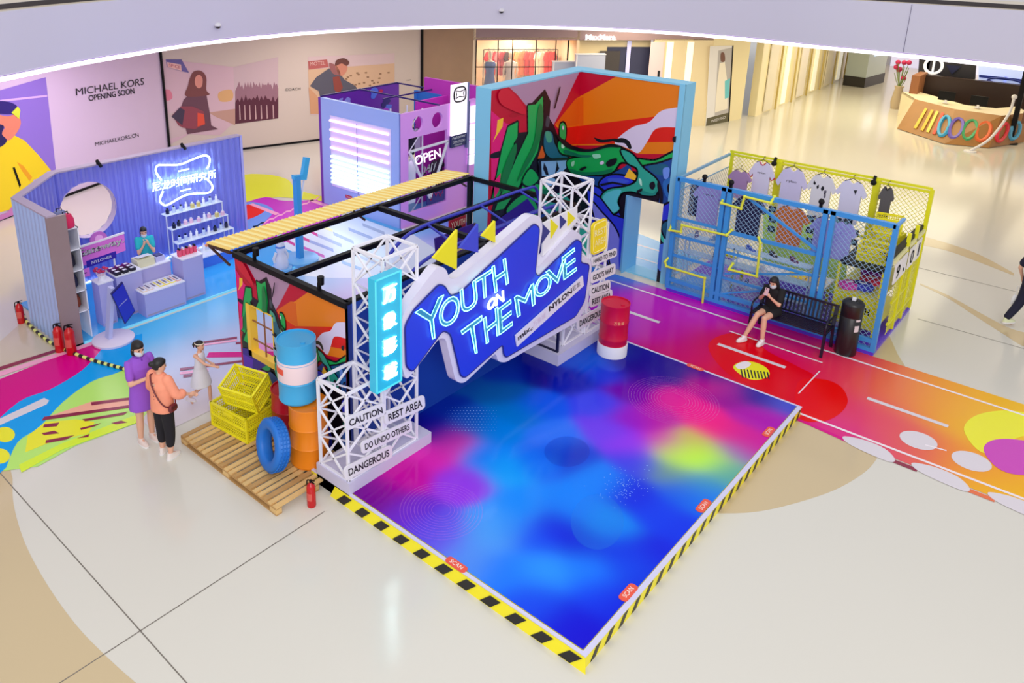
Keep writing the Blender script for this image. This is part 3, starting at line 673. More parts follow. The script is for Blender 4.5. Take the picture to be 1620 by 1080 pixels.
# ------------------------------------------------------------------ stage
stg = thing('stage', 'low stage platform with a blue and magenta gradient top and black and yellow hazard edging', 'stage', (-1.8, 3.1, 0))
SZ = .16
side = mat('stage_yellow', (246, 232, 36), .4)
s = MB().box(-3.66, 0, 0, 6.2, 0, SZ - .012); s.box(-4.4, -3.66, 0, 6.2, 0, SZ - .012); MP(s, 'deck', side, stg)
S_ = [((585,790),(90,0,140)),((600,780),(150,0,150)),((640,750),(205,14,160)),((690,720),(228,40,180)),((715,700),(238,60,180)),((640,810),(110,40,200)),((680,840),(90,60,222)),((730,760),(150,60,230)),((700,690),(30,30,160)),((680,670),(10,10,150)),
((690,640),(5,40,160)),((740,670),(20,80,190)),((720,600),(10,80,170)),((800,620),(10,90,170)),((800,590),(10,50,170)),((850,590),(5,5,140)),((900,600),(10,30,180)),((930,570),(15,90,222)),((960,590),(10,60,222)),((900,560),(10,60,190)),((980,560),(30,20,150)),
((820,650),(0,120,212)),((850,640),(20,90,240)),((780,680),(0,130,232)),((760,720),(10,130,250)),((800,740),(20,160,250)),((850,730),(20,110,242)),((900,720),(10,60,210)),((880,690),(50,120,250)),((950,640),(60,70,240)),((960,680),(112,60,240)),
((1000,620),(110,0,170)),((1000,580),(30,0,140)),((1020,600),(60,0,150)),((1060,590),(40,0,140)),((1060,630),(222,0,150)),((1040,660),(192,0,160)),((1000,660),(150,20,200)),((1050,700),(212,0,170)),((1000,700),(150,50,240)),((1100,650),(242,0,140)),
((1120,610),(200,0,140)),((1120,595),(70,0,140)),((1150,625),(150,0,150)),((1200,630),(50,20,150)),((1240,640),(70,80,205)),((1200,660),(180,0,170)),((1170,690),(222,0,140)),((1130,680),(246,0,130)),((1190,700),(200,0,160)),((1220,665),(170,10,180)),((1100,700),(205,190,90)),
((1090,725),(200,255,60)),((1120,720),(190,252,60)),((1070,718),(190,240,80)),((1060,745),(110,150,140)),((1150,745),(90,170,160)),((1110,762),(60,150,192)),((1160,712),(150,110,185)),((1010,730),(60,60,232)),((1000,780),(10,30,222)),((1080,780),(10,90,232)),((1120,790),(10,120,240)),
((1040,810),(5,60,236)),((1090,840),(5,50,232)),((950,760),(10,130,250)),((960,830),(10,140,242)),((900,800),(10,130,250)),((880,830),(5,20,215)),((830,800),(30,140,250)),((920,860),(0,20,212)),((850,850),(10,70,240)),((800,830),(60,150,246)),
((770,850),(80,155,242)),((740,880),(80,140,240)),((700,850),(110,100,236)),((800,900),(20,120,250)),((860,900),(40,150,255)),((930,900),(20,130,255)),((980,870),(5,40,225)),((1000,900),(5,80,240)),((1040,880),(10,30,220)),((850,950),(10,70,236)),
((900,990),(5,10,215)),((930,1010),(15,0,205)),((980,960),(5,20,215)),((1020,920),(10,30,215)),((950,940),(10,60,240))]
fs_ = blend(S_, .2, lambda a, b: px(a, b, SZ)[:2])
grad_grid('printed_top', -4.35 + 1.8, -.07 + 1.8, .06 - 3.1, 6.2 - 3.1, SZ - .002, lambda x, y: fs_(x - 1.8, y + 3.1), vcmat('stage_print', .12, .14), 170, 240, stg)
edge = MB().box(-4.4, 0, 0, .045, SZ - .012, SZ).box(-.06, 0, .045, 6.2, SZ - .012, SZ).box(-3.4, 0, 6.2, 6.24, SZ - .012, SZ)
MP(edge, 'edge_trim', mat('pale_lilac_trim', (212, 208, 238), .3), stg)
# discs printed on the top
def stage_disc(c, rx, ry, col, al):
    c0 = px(*c, SZ); pts = []
    for k in range(40):
        t = 2 * PI * k / 40; q = px(c[0] + rx * math.cos(t), c[1] + ry * math.sin(t), SZ); pts.append((q[0] + 1.8, q[1] - 3.1, SZ - .0012))
    o = MB().add(pts, [tuple(range(40))]).build('printed_disc', mat('disc_%d' % col[2], col, .12, alpha=al), stg, fix=False)
stage_disc((897, 714), 36, 24, (16, 40, 190), .2); stage_disc((945, 825), 42, 44, (24, 150, 244), .18)
def rings(c, r0, n_, step, sq):
    mb = MB(); c0 = px(*c, SZ)
    for i in range(n_):
        r = r0 + i * step
        pts = [(c0[0] + 1.8 + r * math.cos(t * PI / 24) * sq, c0[1] - 3.1 + r * math.sin(t * PI / 24), SZ - .001) for t in range(48)]
        q = [(p[0] + .006 * (p[0] - c0[0] - 1.8) / r, p[1] + .006 * (p[1] - c0[1] + 3.1) / r, p[2]) for p in pts]
        mb.add(pts + q, [(k, (k + 1) % 48, 48 + (k + 1) % 48, 48 + k) for k in range(48)])
    o = mb.build('printed_rings', mat('ring_line', (240, 130, 240), .3, alpha=.28), stg, fix=False); o['kind'] = 'stuff'
rings((1065, 632), .2, 12, .045, 1.0); rings((698, 806), .12, 10, .045, 1.0)
mb = MB(); random.seed(3)
for i in range(16):
    for j in range(9):
        q = px(705 + i * 5.2 + (j % 2) * 2.6, 645 + j * 4.4, SZ); r = .009 * (1 - abs(i - 8) / 9) + .002
        mb.add([(q[0] + 1.8 + r * math.cos(t), q[1] - 3.1 + r * math.sin(t), SZ - .001) for t in (0, 1.57, 3.14, 4.71)], [(0, 1, 2, 3)])
for i in range(120):
    q = px(random.gauss(990, 18), random.gauss(770, 14), SZ); r = .006
    mb.add([(q[0] + 1.8 + r * math.cos(t), q[1] - 3.1 + r * math.sin(t), SZ - .001) for t in (0, 1.57, 3.14, 4.71)], [(0, 1, 2, 3)])
o = mb.build('printed_dots', mat('dot_line', (150, 200, 250), .3), stg, fix=False); o['kind'] = 'stuff'
# hazard edging: one long slanted ramp towards the viewer, straight on the right side
HK = mat('hazard_black', (30, 26, 26), .4)
MP(MB().slab([(-3.95, -.05, .0), (.04, -.05, .0), (0, -.006, SZ - .012), (-3.9, -.006, SZ - .012)], (0, .004, 0)), 'hazard_board', side, stg)
for k in range(11):
    x = -3.80 + k * .352
    MP(MB().slab([(x - .02, -.052, .012), (x + .13, -.052, .012), (x + .25, -.018, SZ - .03), (x + .10, -.018, SZ - .03)], (0, -.003, 0)), 'hazard_stripe', HK, stg)
for k in range(22):
    y = .1 + k * .281
    MP(MB().slab([(.001, y, .01), (.001, y + .1, .01), (.001, y + .2, SZ - .02), (.001, y + .1, SZ - .02)], (.003, 0, 0)), 'hazard_stripe', HK, stg)
# small orange stickers along the stage edge
SO = mat('sticker_orange', (235, 84, 60), .4); SWh = mat('sticker_white', (250, 235, 225), .4)
for (a, b), rz, lab in [((722, 893), 0, 'orange oval sticker on the near hazard edge of the stage'), ((994, 937), 1, 'orange oval sticker on the right stage edge nearest the front corner'), ((1113, 800), 1, 'orange oval sticker halfway along the right stage edge'),
                   ((1216, 683), 1, 'orange oval sticker near the far end of the right stage edge'), ((1100, 581), 0, 'orange oval sticker on the far stage edge beside the red walkway')]:
    q = px(a, b, SZ); t = thing('edge_sticker', lab, 'sticker', (q[0], q[1], SZ + .0005), rz * PI / 2, 'orange stickers round the stage edge')
    if rz: t.location.x = min(q[0], -.04)
    el = rounded([(-.15, -.055), (.15, -.055), (.15, .055), (-.15, .055)], .05)
    MB().prism(el, 2, 0, .004).build('oval', SO, t)
    text_quad(MB(), 'SCAN', (-.09, -.025, .005), (.09, -.025, .005), (-.09, .03, .005)).build('lettering', SWh, t)
# ------------------------------------------------------------------ white truss towers
TW = mat('truss_white', (240, 238, 248), .4)
def truss(root, x0, x1, y0, y1, z0, z1, n, w=.034, off=(0, 0, 0), skip=()):
    ox, oy, oz = off
    P = lambda x, y, z: (x - ox, y - oy, z - oz)
    for x in (x0, x1):
        for y in (y0, y1):
            MB().bar(P(x, y, z0), P(x, y, z1), w).build('post', TW, root)
    st = (z1 - z0) / n
    for (ax, ay, bx, by) in ((x0, y0, x1, y0), (x0, y1, x1, y1), (x0, y0, x0, y1), (x1, y0, x1, y1)):
        if (ax, ay, bx, by) in skip: continue
        for z in (z0, z1): MB().bar(P(ax, ay, z), P(bx, by, z), w).build('rail', TW, root)
        for k in range(n):
            za, zb = z0 + k * st, z0 + (k + 1) * st
            MB().bar(P(ax, ay, za), P(bx, by, zb), w * .72).build('brace', TW, root)
            MB().bar(P(bx, by, za), P(ax, ay, zb), w * .72).build('brace', TW, root)
t1 = thing('truss_tower', 'white lattice truss tower at the left end of the sign, with glowing blue light box', 'truss', (-3.95, .68, 0))
O1 = (-3.95, .68, 0)
MP(MB().box(-4.28, -3.62, 0, 1.58, 0, .33), 'plinth', mat('plinth_lilac', (206, 202, 228), .45), t1)
truss(t1, -4.23, -3.67, .04, .66, .33, 1.62, 3, off=O1)
truss(t1, -4.23, -3.67, .70, 1.32, .33, 3.27, 6, off=O1)
t2 = thing('truss_tower', 'white lattice truss tower at the right end of the sign, above the red drum', 'truss', (-3.9, 5.4, 0))
O2 = (-3.9, 5.4, 0)
MP(MB().box(-4.28, -3.5, 4.62, 6.05, SZ, .37), 'plinth', mat('plinth_lilac', (206, 202, 228), .45), t2)
truss(t2, -4.26, -3.64, 4.95, 5.57, .37, 3.25, 6, off=O2)
truss(t2, -4.2, -3.6, 5.60, 6.12, .37, 2.35, 4, off=O2)
MP(MB().bar((-3.58, 4.7, .37), (-3.58, 4.7, 1.2), .04).bar((-4.2, 4.7, .37), (-3.58, 4.7, .37), .04).bar((-4.2, 4.7, .37), (-4.2, 4.7, 1.5), .04), 'dark_stay', mat('navy_stay', (20, 22, 60), .4), t2)

# ------------------------------------------------------------------ the big lettered sign
SX = -3.5
sg = thing('lettered_sign', 'big zigzag-edged royal blue sign with white rim and glowing neon slogan letters', 'sign', (SX, 3.1, 1.7))
def sy(x, y, X=SX):
    q = pxp(x, y, 0, X); return (q[1], q[2])
outp = [(644, 603), (632, 566), (636, 505), (650, 478), (694, 420), (707, 425), (712, 442), (724, 440), (842, 340), (856, 342), (860, 358), (850, 425), (906, 362), (921, 372), (921, 405), (936, 412), (937, 425), (930, 480), (916, 508),
        (800, 574), (788, 572), (786, 558), (735, 607), (722, 604), (706, 536), (696, 535)]
out2 = rounded([sy(*p) for p in outp], .09, 3)
inner_px = [(652, 588), (642, 580), (640, 515), (654, 490), (694, 449), (703, 452), (712, 468), (728, 462), (845, 353), (853, 360), (846, 432), (852, 437), (912, 378), (920, 384), (918, 415), (932, 418), (930, 432), (924, 476), (910, 500),
            (800, 565), (796, 560), (795, 544), (735, 597), (728, 594), (712, 528), (700, 522)]
in2 = rounded([sy(*p) for p in inner_px], .07, 3)
MP(MB().prism(out2, 0, SX - .16, SX - .012), 'rim', mat('sign_rim_white', (226, 222, 242), .4), sg)
MP(MB().prism(in2, 0, SX - .014, SX + .012), 'face', mat('sign_blue', (40, 66, 224), .35, spec=.3), sg)
def edge_tube(mb, pts, X, r): mb.tube([(X, a, b) for a, b in pts], r, 6, closed=True); return mb
MP(edge_tube(MB(), in2, SX + .006, .012), 'face_edge', mat('sign_edge_navy', (24, 28, 130), .4), sg, smooth=True)
NEON = mat('neon_mint', (170, 255, 236), .3, emit=1.9, ecol=(150, 250, 238)); NFILL = mat('letter_teal', (44, 128, 176), .35)
NWH = mat('neon_white', (255, 255, 255), .3, emit=2.6, ecol=(240, 255, 255))
def S3(cx, cy, X): q = pxp(600 + cx / 3.376, 300 + cy / 3.376, 0, X); return q
def letter(ch, bl, br, tr, tl):
    Xf = SX + .03; Q = [S3(*p, Xf) for p in (bl, br, tr, tl)]
    o_ = MB(); text_quad(o_, ch, Q[0], Q[1], Q[3], Q[2]); f = MP(o_, 'letter', NFILL, sg, fix=False)
    nb = MB(); Q2 = [S3(*p, Xf + .02) for p in (bl, br, tr, tl)]
    neon_outline(nb, ch, Q2[0], Q2[1], Q2[3], Q2[2], .0085, fat=.028); n_ = nb.build('neon_tube', NEON, None, smooth=True)
    M = Matrix.LocRotScale(sg.location, sg.rotation_euler, sg.scale); n_.data.transform(M.inverted()); n_.parent = f
for ch, q in {
    'Y': [(256, 812), (325, 778), (345, 560), (192, 655)], 'O1': [(325, 752), (430, 690), (425, 545), (318, 612)], 'U': [(442, 668), (528, 614), (512, 482), (432, 538)],
    'T1': [(532, 594), (598, 558), (600, 425), (514, 480)], 'H1': [(618, 552), (690, 498), (674, 366), (602, 412)],
    'T2': [(490, 885), (545, 860), (548, 672), (436, 755)], 'H2': [(572, 822), (640, 772), (632, 625), (556, 690)], 'E1': [(642, 775), (712, 722), (704, 585), (632, 640)],
    'M': [(738, 680), (832, 610), (824, 500), (722, 575)], 'O2': [(832, 590), (922, 535), (912, 432), (828, 490)], 'V': [(918, 525), (985, 470), (996, 368), (890, 440)], 'E2': [(985, 482), (1054, 430), (1044, 310), (976, 362)]}.items():
    letter(ch[0], *q)
for ch, q in {'O': [(575, 648), (618, 622), (624, 566), (582, 594)], 'N': [(622, 620), (666, 592), (662, 538), (626, 562)]}.items():
    Xf = SX + .045; Q = [S3(*p, Xf) for p in q]; o_ = MB(); text_quad(o_, ch, Q[0], Q[1], Q[3], Q[2]); neon_outline(o_, ch, Q[0], Q[1], Q[3], Q[2], .01); MP(o_, 'letter', NWH, sg, fix=False)
# white logo strip
L = [S3(*p, SX + .025) for p in ((732, 836), (1088, 510), (1082, 458), (722, 778))]
MP(MB().slab(L, (.02, 0, 0)), 'logo_strip', mat('strip_white', (238, 234, 245), .4), sg)
lt = MB(); XF = SX + .049
def q4(a, b, c, d): return [S3(*p, XF) for p in (a, b, c, d)]
A = q4((742, 806), (808, 752), (806, 728), (740, 782)); text_quad(lt, 'mix', A[0], A[1], A[3], A[2], fat=.03); MP(lt, 'logo_lettering', DARK, sg, fix=False); lt = MB()
A = q4((808, 756), (822, 744), (822, 732), (808, 744)); text_quad(lt, 'c', A[0], A[1], A[3], A[2]); MP(lt, 'logo_lettering', DARK, sg, fix=False); lt = MB()
A = q4((908, 652), (1030, 552), (1028, 524), (906, 624)); text_quad(lt, 'NYLON', A[0], A[1], A[3], A[2], fat=.035); MP(lt, 'logo_lettering', DARK, sg, fix=False); lt = MB()
A = q4((1032, 548), (1074, 512), (1072, 486), (1030, 520)); text_quad(lt, '尼龙', A[0], A[1], A[3], A[2])
MP(lt, 'logo_lettering', DARK, sg, fix=False)
lg = MB(); A = q4((822, 738), (890, 682), (888, 652), (820, 708)); text_quad(lg, '万象城', A[0], A[1], A[3], A[2]); MP(lg, 'faint_lettering', mat('faint_pink', (226, 206, 222), .5), sg, fix=False)
# triangular pennants above the sign
for k, (pts, c, lab) in enumerate([([(684, 408), (722, 363), (721, 426)], 'y', 'large yellow triangle standing on the upper rim of the blue sign, furthest left'), ([(726, 392), (755, 354), (755, 399)], 'b', 'blue triangle standing on the upper rim of the sign between the two yellow ones'),
                  ([(761, 373), (782, 349), (782, 383)], 'y', 'small yellow triangle on the upper sign rim, right of the blue triangle')]):
    P2 = [sy(a, b, SX - .08) for a, b in pts]; t = thing('triangle_board', lab, 'triangle', (SX - .08, P2[2][0], P2[2][1] - .02), 0, 'triangles on top of the sign')
    MP(MB().prism(P2, 0, SX - .1, SX - .06), 'panel', YELLOW if c == 'y' else mat('triangle_blue', (56, 72, 206), .4), t)
    MP(MB().bar((SX - .12, P2[2][0], P2[2][1]), (SX - .12, P2[1][0], P2[1][1]), .025), 'backing_bar', mat('brown_bar', (60, 40, 40), .5), t)
# chevron banner on the right tower
cb = thing('arrow_board', 'white board with yellow and navy arrowheads on the right truss tower', 'sign', (-3.58, 4.7, 2.6))
P2 = [sy(a, b, -3.6) for a, b in ((856, 405), (911, 350), (911, 326), (858, 352))]
MP(MB().prism(P2, 0, -3.6, -3.57), 'board', WHITE, cb)
for k, (pts, c) in enumerate([([(856, 352), (870, 366), (857, 385)], 'b'), ([(871, 346), (883, 358), (871, 378)], 'y'), ([(886, 340), (896, 350), (886, 362)], 'b'), ([(898, 334), (910, 345), (898, 358)], 'y')]):
    P2 = [sy(a, b, -3.565) for a, b in pts]; MP(MB().prism(P2, 0, -3.57, -3.56), 'arrowhead', YELLOW if c == 'y' else mat('navy_arrow', (52, 58, 130), .5), cb)
# ------------------------------------------------------------------ light box with four glowing characters
lb = thing('light_box', 'tall narrow turquoise light box with four glowing white characters', 'sign', (-3.58, .6, 1.53))
MP(MB().box(-3.62, -3.5, .4, .86, 1.54, 3.13), 'case', mat('lightbox_turquoise', (50, 184, 220), .3, emit=.12), lb)
MP(MB().box(-3.5, -3.49, .4, .42, 1.54, 3.13).box(-3.5, -3.49, .84, .86, 1.54, 3.13).box(-3.5, -3.49, .4, .86, 1.54, 1.56).box(-3.5, -3.49, .4, .86, 3.11, 3.13), 'edge', mat('lightbox_edge', (90, 220, 230), .3, emit=.3), lb)
GL = mat('glowing_white', (255, 255, 255), .3, emit=4.5, ecol=(235, 255, 255)); HALO = mat('lightbox_halo', (150, 245, 255), .3, emit=.7)
for k, ch in enumerate('万象影城'):
    z = 2.74 - k * .365
    c = MB(); rr = rounded([(.535, z + .015), (.745, z + .015), (.745, z + .245), (.535, z + .245)], .07, 4); c.prism(rr, 0, -3.5, -3.494); h = MP(c, 'painted_halo', HALO, lb)  # glowing plate put in for the soft halo around each character
    o_ = MB(); text_quad(o_, ch, (-3.485, .53, z + .02), (-3.485, .75, z + .02), (-3.485, .53, z + .24), bold=.022); text_quad(o_, ch, (-3.486, .522, z + .02), (-3.486, .742, z + .02), (-3.486, .522, z + .24), bold=.012); MP(o_, 'character', GL, lb, fix=False)
# ------------------------------------------------------------------ little caution boards
def board(words, X, pts, lab, z=None):
    """pts: px of the lettering quad bl, br, tr, tl"""
    bl, br, tr, tl = [np.array(pxp(*p, 0, X)) for p in pts]; U = (br - bl); V = (tl - bl); u = U / np.linalg.norm(U); w = np.linalg.norm(U); h = np.linalg.norm(V)
    c = (bl + tr) / 2; t = thing('caution_board', lab, 'sign', (X, c[1], c[2]), 0, 'white caution boards on the truss towers')
    pad = h * .45; v = V / h
    P = [bl - u * pad * 1.3 - v * pad, br + u * pad * 1.3 - v * pad, tr + u * pad * 1.3 + v * pad, tl - u * pad * 1.3 + v * pad]
    MP(MB().prism(rounded([(p[1], p[2]) for p in P], h * .6, 4), 0, X - .02, X - .003), 'plate', WHITE, t)
    o_ = MB(); text_quad(o_, words, bl, br, tl, tr, lift=(.002, 0, 0), fat=.02); MP(o_, 'lettering', DARK, t, fix=False)
B1, B2 = -3.62, -3.55
board('CAUTION', B1, [(553, 675), (606, 653), (604, 643), (552, 664)], 'CAUTION board, highest on the left truss tower')
board('REST AREA', B1, [(615, 666), (668, 643), (667, 631), (614, 655)], 'REST AREA board low on the left truss tower')
board('DO UNDO OTHERS', B1, [(578, 712), (648, 679), (647, 670), (577, 702)], 'DO UNDO OTHERS board on the left truss tower')
board('DANGEROUS', B1, [(552, 753), (616, 721), (615, 710), (551, 742)], 'DANGEROUS board at the foot of the left truss tower')
board('HARD TO FIND', B2, [(939, 417), (974, 403), (974, 396), (939, 410)], 'HARD TO FIND board under the yellow plate on the right truss tower')
board("GOD'S WAY", B2, [(938, 444), (971, 430), (971, 421), (938, 435)], "GOD'S WAY board, second of the stack on the right truss tower")
board('CAUTION', B2, [(936, 465), (963, 456), (963, 447), (936, 456)], 'CAUTION board, third of the stack on the right truss tower')
board('REST AREA', B2, [(937, 482), (966, 471), (966, 462), (937, 473)], 'REST AREA board, fourth of the stack on the right truss tower')
board('DANGEROUS', B2, [(917, 517), (951, 498), (951, 489), (917, 507)], 'DANGEROUS board at the foot of the right truss tower, beside the red drum')
ra = thing('rest_area_plate', 'yellow rounded plate with pale outlined words on the right truss tower', 'sign', (-3.55, 5.75, 2.15))
A = [pxp(*p, 0, -3.52) for p in ((937, 405), (961, 394), (962, 344), (938, 354))]
MP(MB().prism(rounded([(p[1], p[2]) for p in A], .1, 4), 0, -3.56, -3.53), 'plate', mat('plate_yellow', (252, 226, 24), .4), ra)
A2 = [pxp(*p, 0, -3.525) for p in ((939, 401), (959, 391), (960, 347), (940, 356))]
MP(edge_tube(MB(), rounded([(p[1], p[2]) for p in A2], .08, 4), -3.527, .006), 'outline', mat('plate_line', (255, 250, 190), .4), ra)
o_ = MB()
for w_, (a, b, c, d) in (('REST', ((941, 375), (959, 367), (959, 357), (941, 365))), ('AREA', ((941, 391), (959, 382), (959, 372), (941, 381)))):
    Q = [pxp(*p, 0, -3.524) for p in (a, b, c, d)]; o_ = MB(); text_quad(o_, w_, Q[0], Q[1], Q[3], Q[2]); MP(o_, 'lettering', mat('plate_line', (255, 250, 190), .4), ra, fix=False)
# ------------------------------------------------------------------ drums
def drum(name, lab, x, y, z, r, h, rgb, cat='drum', tilt=None):
    t = thing(name, lab, cat, (x, y, z)); m = mat('drum_%d_%d_%d' % rgb, rgb, .32)
    pr = [(r * .97, 0), (r, .015), (r, .03), (r * .985, .04), (r * .985, h * .32), (r * 1.02, h * .34), (r * .985, h * .36), (r * .985, h * .64), (r * 1.02, h * .66), (r * .985, h * .68), (r * .985, h - .03), (r, h - .02), (r, h), (r * .94, h), (r * .94, h - .02)]
    MB().lathe(pr, n=32).build('barrel', m, t, smooth=True)
    MB().lathe([(.035, h - .02), (.035, h - .003)], (r * .55, 0, 0), 10).build('bung', m, t, smooth=True)
    return t
d = drum('steel_drum', 'orange steel drum standing on the wooden pallet under the blue drum', -4.63, .17, .125, .27, .92, (238, 134, 20))
d = drum('steel_drum', 'sky blue steel drum with a white band, stacked on the orange drum', -4.83, .17, 1.047, .27, .9, (62, 170, 226))
MB().lathe([(.2725, .33), (.2735, .335), (.2735, .62), (.2725, .625)], n=32).build('white_band', mat('band_pale_pink', (240, 214, 220), .4), d, smooth=True)
st = MB(); 
for k in range(10):
    pass
arcp = []
for k in range(9):
    a = math.radians(-128 + k * 6); arcp.append((.2775 * math.cos(a), .2775 * math.sin(a)))
st.add([(x, y, .45) for x, y in arcp] + [(x, y, .54) for x, y in arcp], [(k, k + 1, 10 + k, 9 + k) for k in range(8)]); st.build('orange_sticker', SO, d)
d = drum('steel_drum', 'dark red steel drum behind the tyre and the yellow crates', -5.2, .28, .125, .26, .86, (176, 14, 34))
d = drum('painted_drum', 'short crimson drum with a white foot standing on the stage beside the right tower', -3.08, 5.68, SZ, .25, .98, (206, 14, 60))
MB().lathe([(.262, 0), (.262, .2), (.255, .22)], n=32).build('white_foot', WHITE, d, smooth=True)
o_ = MB()
for k, ch in enumerate('万象城'):
    a = math.radians(-62 + k * 14); b = math.radians(-62 + k * 14 + 11); r = .262
    text_quad(o_, ch, (r * math.cos(a), r * math.sin(a), .66), (r * math.cos(b), r * math.sin(b), .66), (r * math.cos(a), r * math.sin(a), .72))
o_.build('lettering', mat('drum_gold', (250, 190, 140), .4), d, fix=False)
# ------------------------------------------------------------------ tyre
ty = thing('car_tyre', 'bright blue painted car tyre leaning against the orange drum on the pallet', 'tyre', (-4.86, -.36, .125))
TM = mat('tyre_blue', (24, 112, 206), .5)
R_ = .36; pr = [(.22, -.085), (.25, -.10), (.32, -.105), (.35, -.085), (.36, -.06), (.36, .06), (.35, .085), (.32, .105), (.25, .10), (.22, .085), (.205, .05), (.205, -.05)]
def tor(prof, n_=44):
    mb = MB(); m_ = len(prof); vs = []
    for k in range(n_):
        t = 2 * PI * k / n_
        for r, w in prof: vs.append((r * math.cos(t), w, r * math.sin(t) + R_))
    mb.add(vs, [(k * m_ + j, k * m_ + (j + 1) % m_, ((k + 1) % n_) * m_ + (j + 1) % m_, ((k + 1) % n_) * m_ + j) for k in range(n_) for j in range(m_)]); return mb
b_ = tor(pr); Mt = Matrix.Rotation(math.radians(-12), 4, 'Z') @ Matrix.Rotation(math.radians(-12), 4, 'X')
b_.xf(Mt).build('carcass', TM, ty, smooth=True)
g = MB()
for k in range(44):
    t = 2 * PI * k / 44
    for w in (-.05, 0, .05):
        c = Vector((.362 * math.cos(t), w, .362 * math.sin(t) + R_)); e = Vector((-math.sin(t), .3, math.cos(t))) * .018; g.bar(c - e, c + e, .028, .012)
o = g.xf(Mt).build('tread_blocks', TM, ty); o['kind'] = 'stuff'
ty.location.z += .012
# ------------------------------------------------------------------ crates
CM = mat('crate_yellow', (246, 236, 34), .4)
def crate(lab, loc, rz, w, dp, h, tilt=(0, 0, 0), group='stack of yellow crates'):
    t = thing('plastic_crate', lab, 'crate', loc, rz, group); t.rotation_euler = (tilt[0], tilt[1], rz)
    fr = MB(); e = .028
    for x in (-w / 2, w / 2):
        for y in (-dp / 2, dp / 2): fr.bar((x, y, 0), (x, y, h), e)
    for z in (e / 2, h - e / 2, h * .5):
        for y in (-dp / 2, dp / 2): fr.bar((-w / 2, y, z), (w / 2, y, z), e)
        for x in (-w / 2, w / 2): fr.bar((x, -dp / 2, z), (x, dp / 2, z), e)
    fr.build('frame', CM, t)
    sl = MB(); nx = int(w / .036); ny = int(dp / .036); nz = int(h / .042)
    for k in range(1, nx):
        x = -w / 2 + w * k / nx
        for y in (-dp / 2, dp / 2): sl.box(x - .007, x + .007, y - .004, y + .004, 0, h)
        sl.box(x - .007, x + .007, -dp / 2, dp / 2, .01, .018)
    for k in range(1, ny):
        y = -dp / 2 + dp * k / ny
        for x in (-w / 2, w / 2): sl.box(x - .004, x + .004, y - .007, y + .007, 0, h)
        sl.box(-w / 2, w / 2, y - .007, y + .007, .01, .018)
    for k in range(1, nz):
        z = h * k / nz
        for y in (-dp / 2, dp / 2): sl.box(-w / 2, w / 2, y - .004, y + .004, z - .006, z + .006)
        for x in (-w / 2, w / 2): sl.box(x - .004, x + .004, -dp / 2, dp / 2, z - .006, z + .006)
    o = sl.build('lattice_walls', CM, t); o['kind'] = 'stuff'
    MB().box(-.1, .1, -dp / 2 - .014, -dp / 2 + .014, h - .1, h - .05).build('handle', CM, t)
    return t
crate('larger yellow plastic crate at the bottom of the stack on the pallet', (-5.98, .02, .125), math.radians(6), .78, .58, .4)
crate('yellow plastic crate tipped towards the viewer on top of the larger crate', (-5.90, .08, .615), math.radians(20), .56, .42, .4, tilt=(math.radians(23), math.radians(3), 0))
# ------------------------------------------------------------------ pallet
WD = mat('pallet_wood', (222, 184, 122), .7, noise=.16, nscale=5); WD2 = mat('pallet_wood_dark', (190, 148, 92), .7, noise=.2, nscale=6)
pl = thing('wooden_pallet', 'long pale wooden pallet of spaced boards under the drums and crates', 'pallet', (-5.3, -.1, 0))
PXA, PXB, PYA, PYB = -6.45, -4.15, -.78, .52
for y in (PYA + .045, -.12, PYB - .05):
    MP(MB().box(PXA, PXB, y - .045, y + .045, .0, .022), 'bottom_board', WD2, pl)
    for x in (PXA + .07, -5.3, PXB - .07): MP(MB().box(x - .07, x + .07, y - .045, y + .045, .022, .085), 'block', WD, pl)
    MP(MB().box(PXA, PXB, y - .045, y + .045, .085, .103), 'stringer', WD2, pl)
random.seed(5)
nb_ = 21
for k in range(nb_):
    x = PXA + (PXB - PXA - .075) * k / (nb_ - 1); w = .07 + random.uniform(-.006, .008)
    MP(MB().box(x, x + w, PYA + random.uniform(0, .006), PYB - random.uniform(0, .006), .103, .122 + random.uniform(-.002, .002)), 'board', WD if k % 3 else WD2, pl)
# ------------------------------------------------------------------ fire extinguishers
def extinguisher(lab, x, y, s, rz=0, z=0):
    t = thing('fire_extinguisher', lab, 'extinguisher', (x, y, z), rz, s=s)
    RM = mat('extinguisher_red', (196, 12, 22), .25)
    MB().lathe([(.07, 0), (.075, .02), (.075, .36), (.06, .41), (.03, .44), (.022, .46)], n=20).build('cylinder', RM, t, smooth=True)
    MB().lathe([(.024, .455), (.024, .5)], n=10).bar((0, 0, .5), (.1, 0, .53), .02, .012).bar((0, 0, .48), (.09, 0, .47), .018, .012).build('valve_head', BLACK, t)
    MB().tube(smooth_poly([(0, 0, .48), (-.09, 0, .45), (-.1, 0, .3), (-.095, .0, .14)], 5, False), .011, 6).build('hose', BLACK, t, smooth=True)
    a = [(.0765 * math.cos(math.radians(q)), .0765 * math.sin(math.radians(q))) for q in range(-120, -29, 15)]
    MB().add([(p[0], p[1], .14) for p in a] + [(p[0], p[1], .28) for p in a], [(k, k + 1, len(a) + k + 1, len(a) + k) for k in range(len(a) - 1)]).build('paper_label', mat('label_cream', (214, 90, 80), .6), t)
    return t
extinguisher('red fire extinguisher at the front corner of the pallet and the sign plinth', -3.98, -.34, .8, 0)
extinguisher('red fire extinguisher behind the corrugated booth, at the start of the striped rope', -12.05, -.85, .9, .5)
extinguisher('large red fire extinguisher beside the front corner of the corrugated booth', -10.18, -.72, 1.15, .3)
extinguisher('dark red fire extinguisher squeezed against the booth wall behind the large one', -10.42, -.82, 1.1, .2)
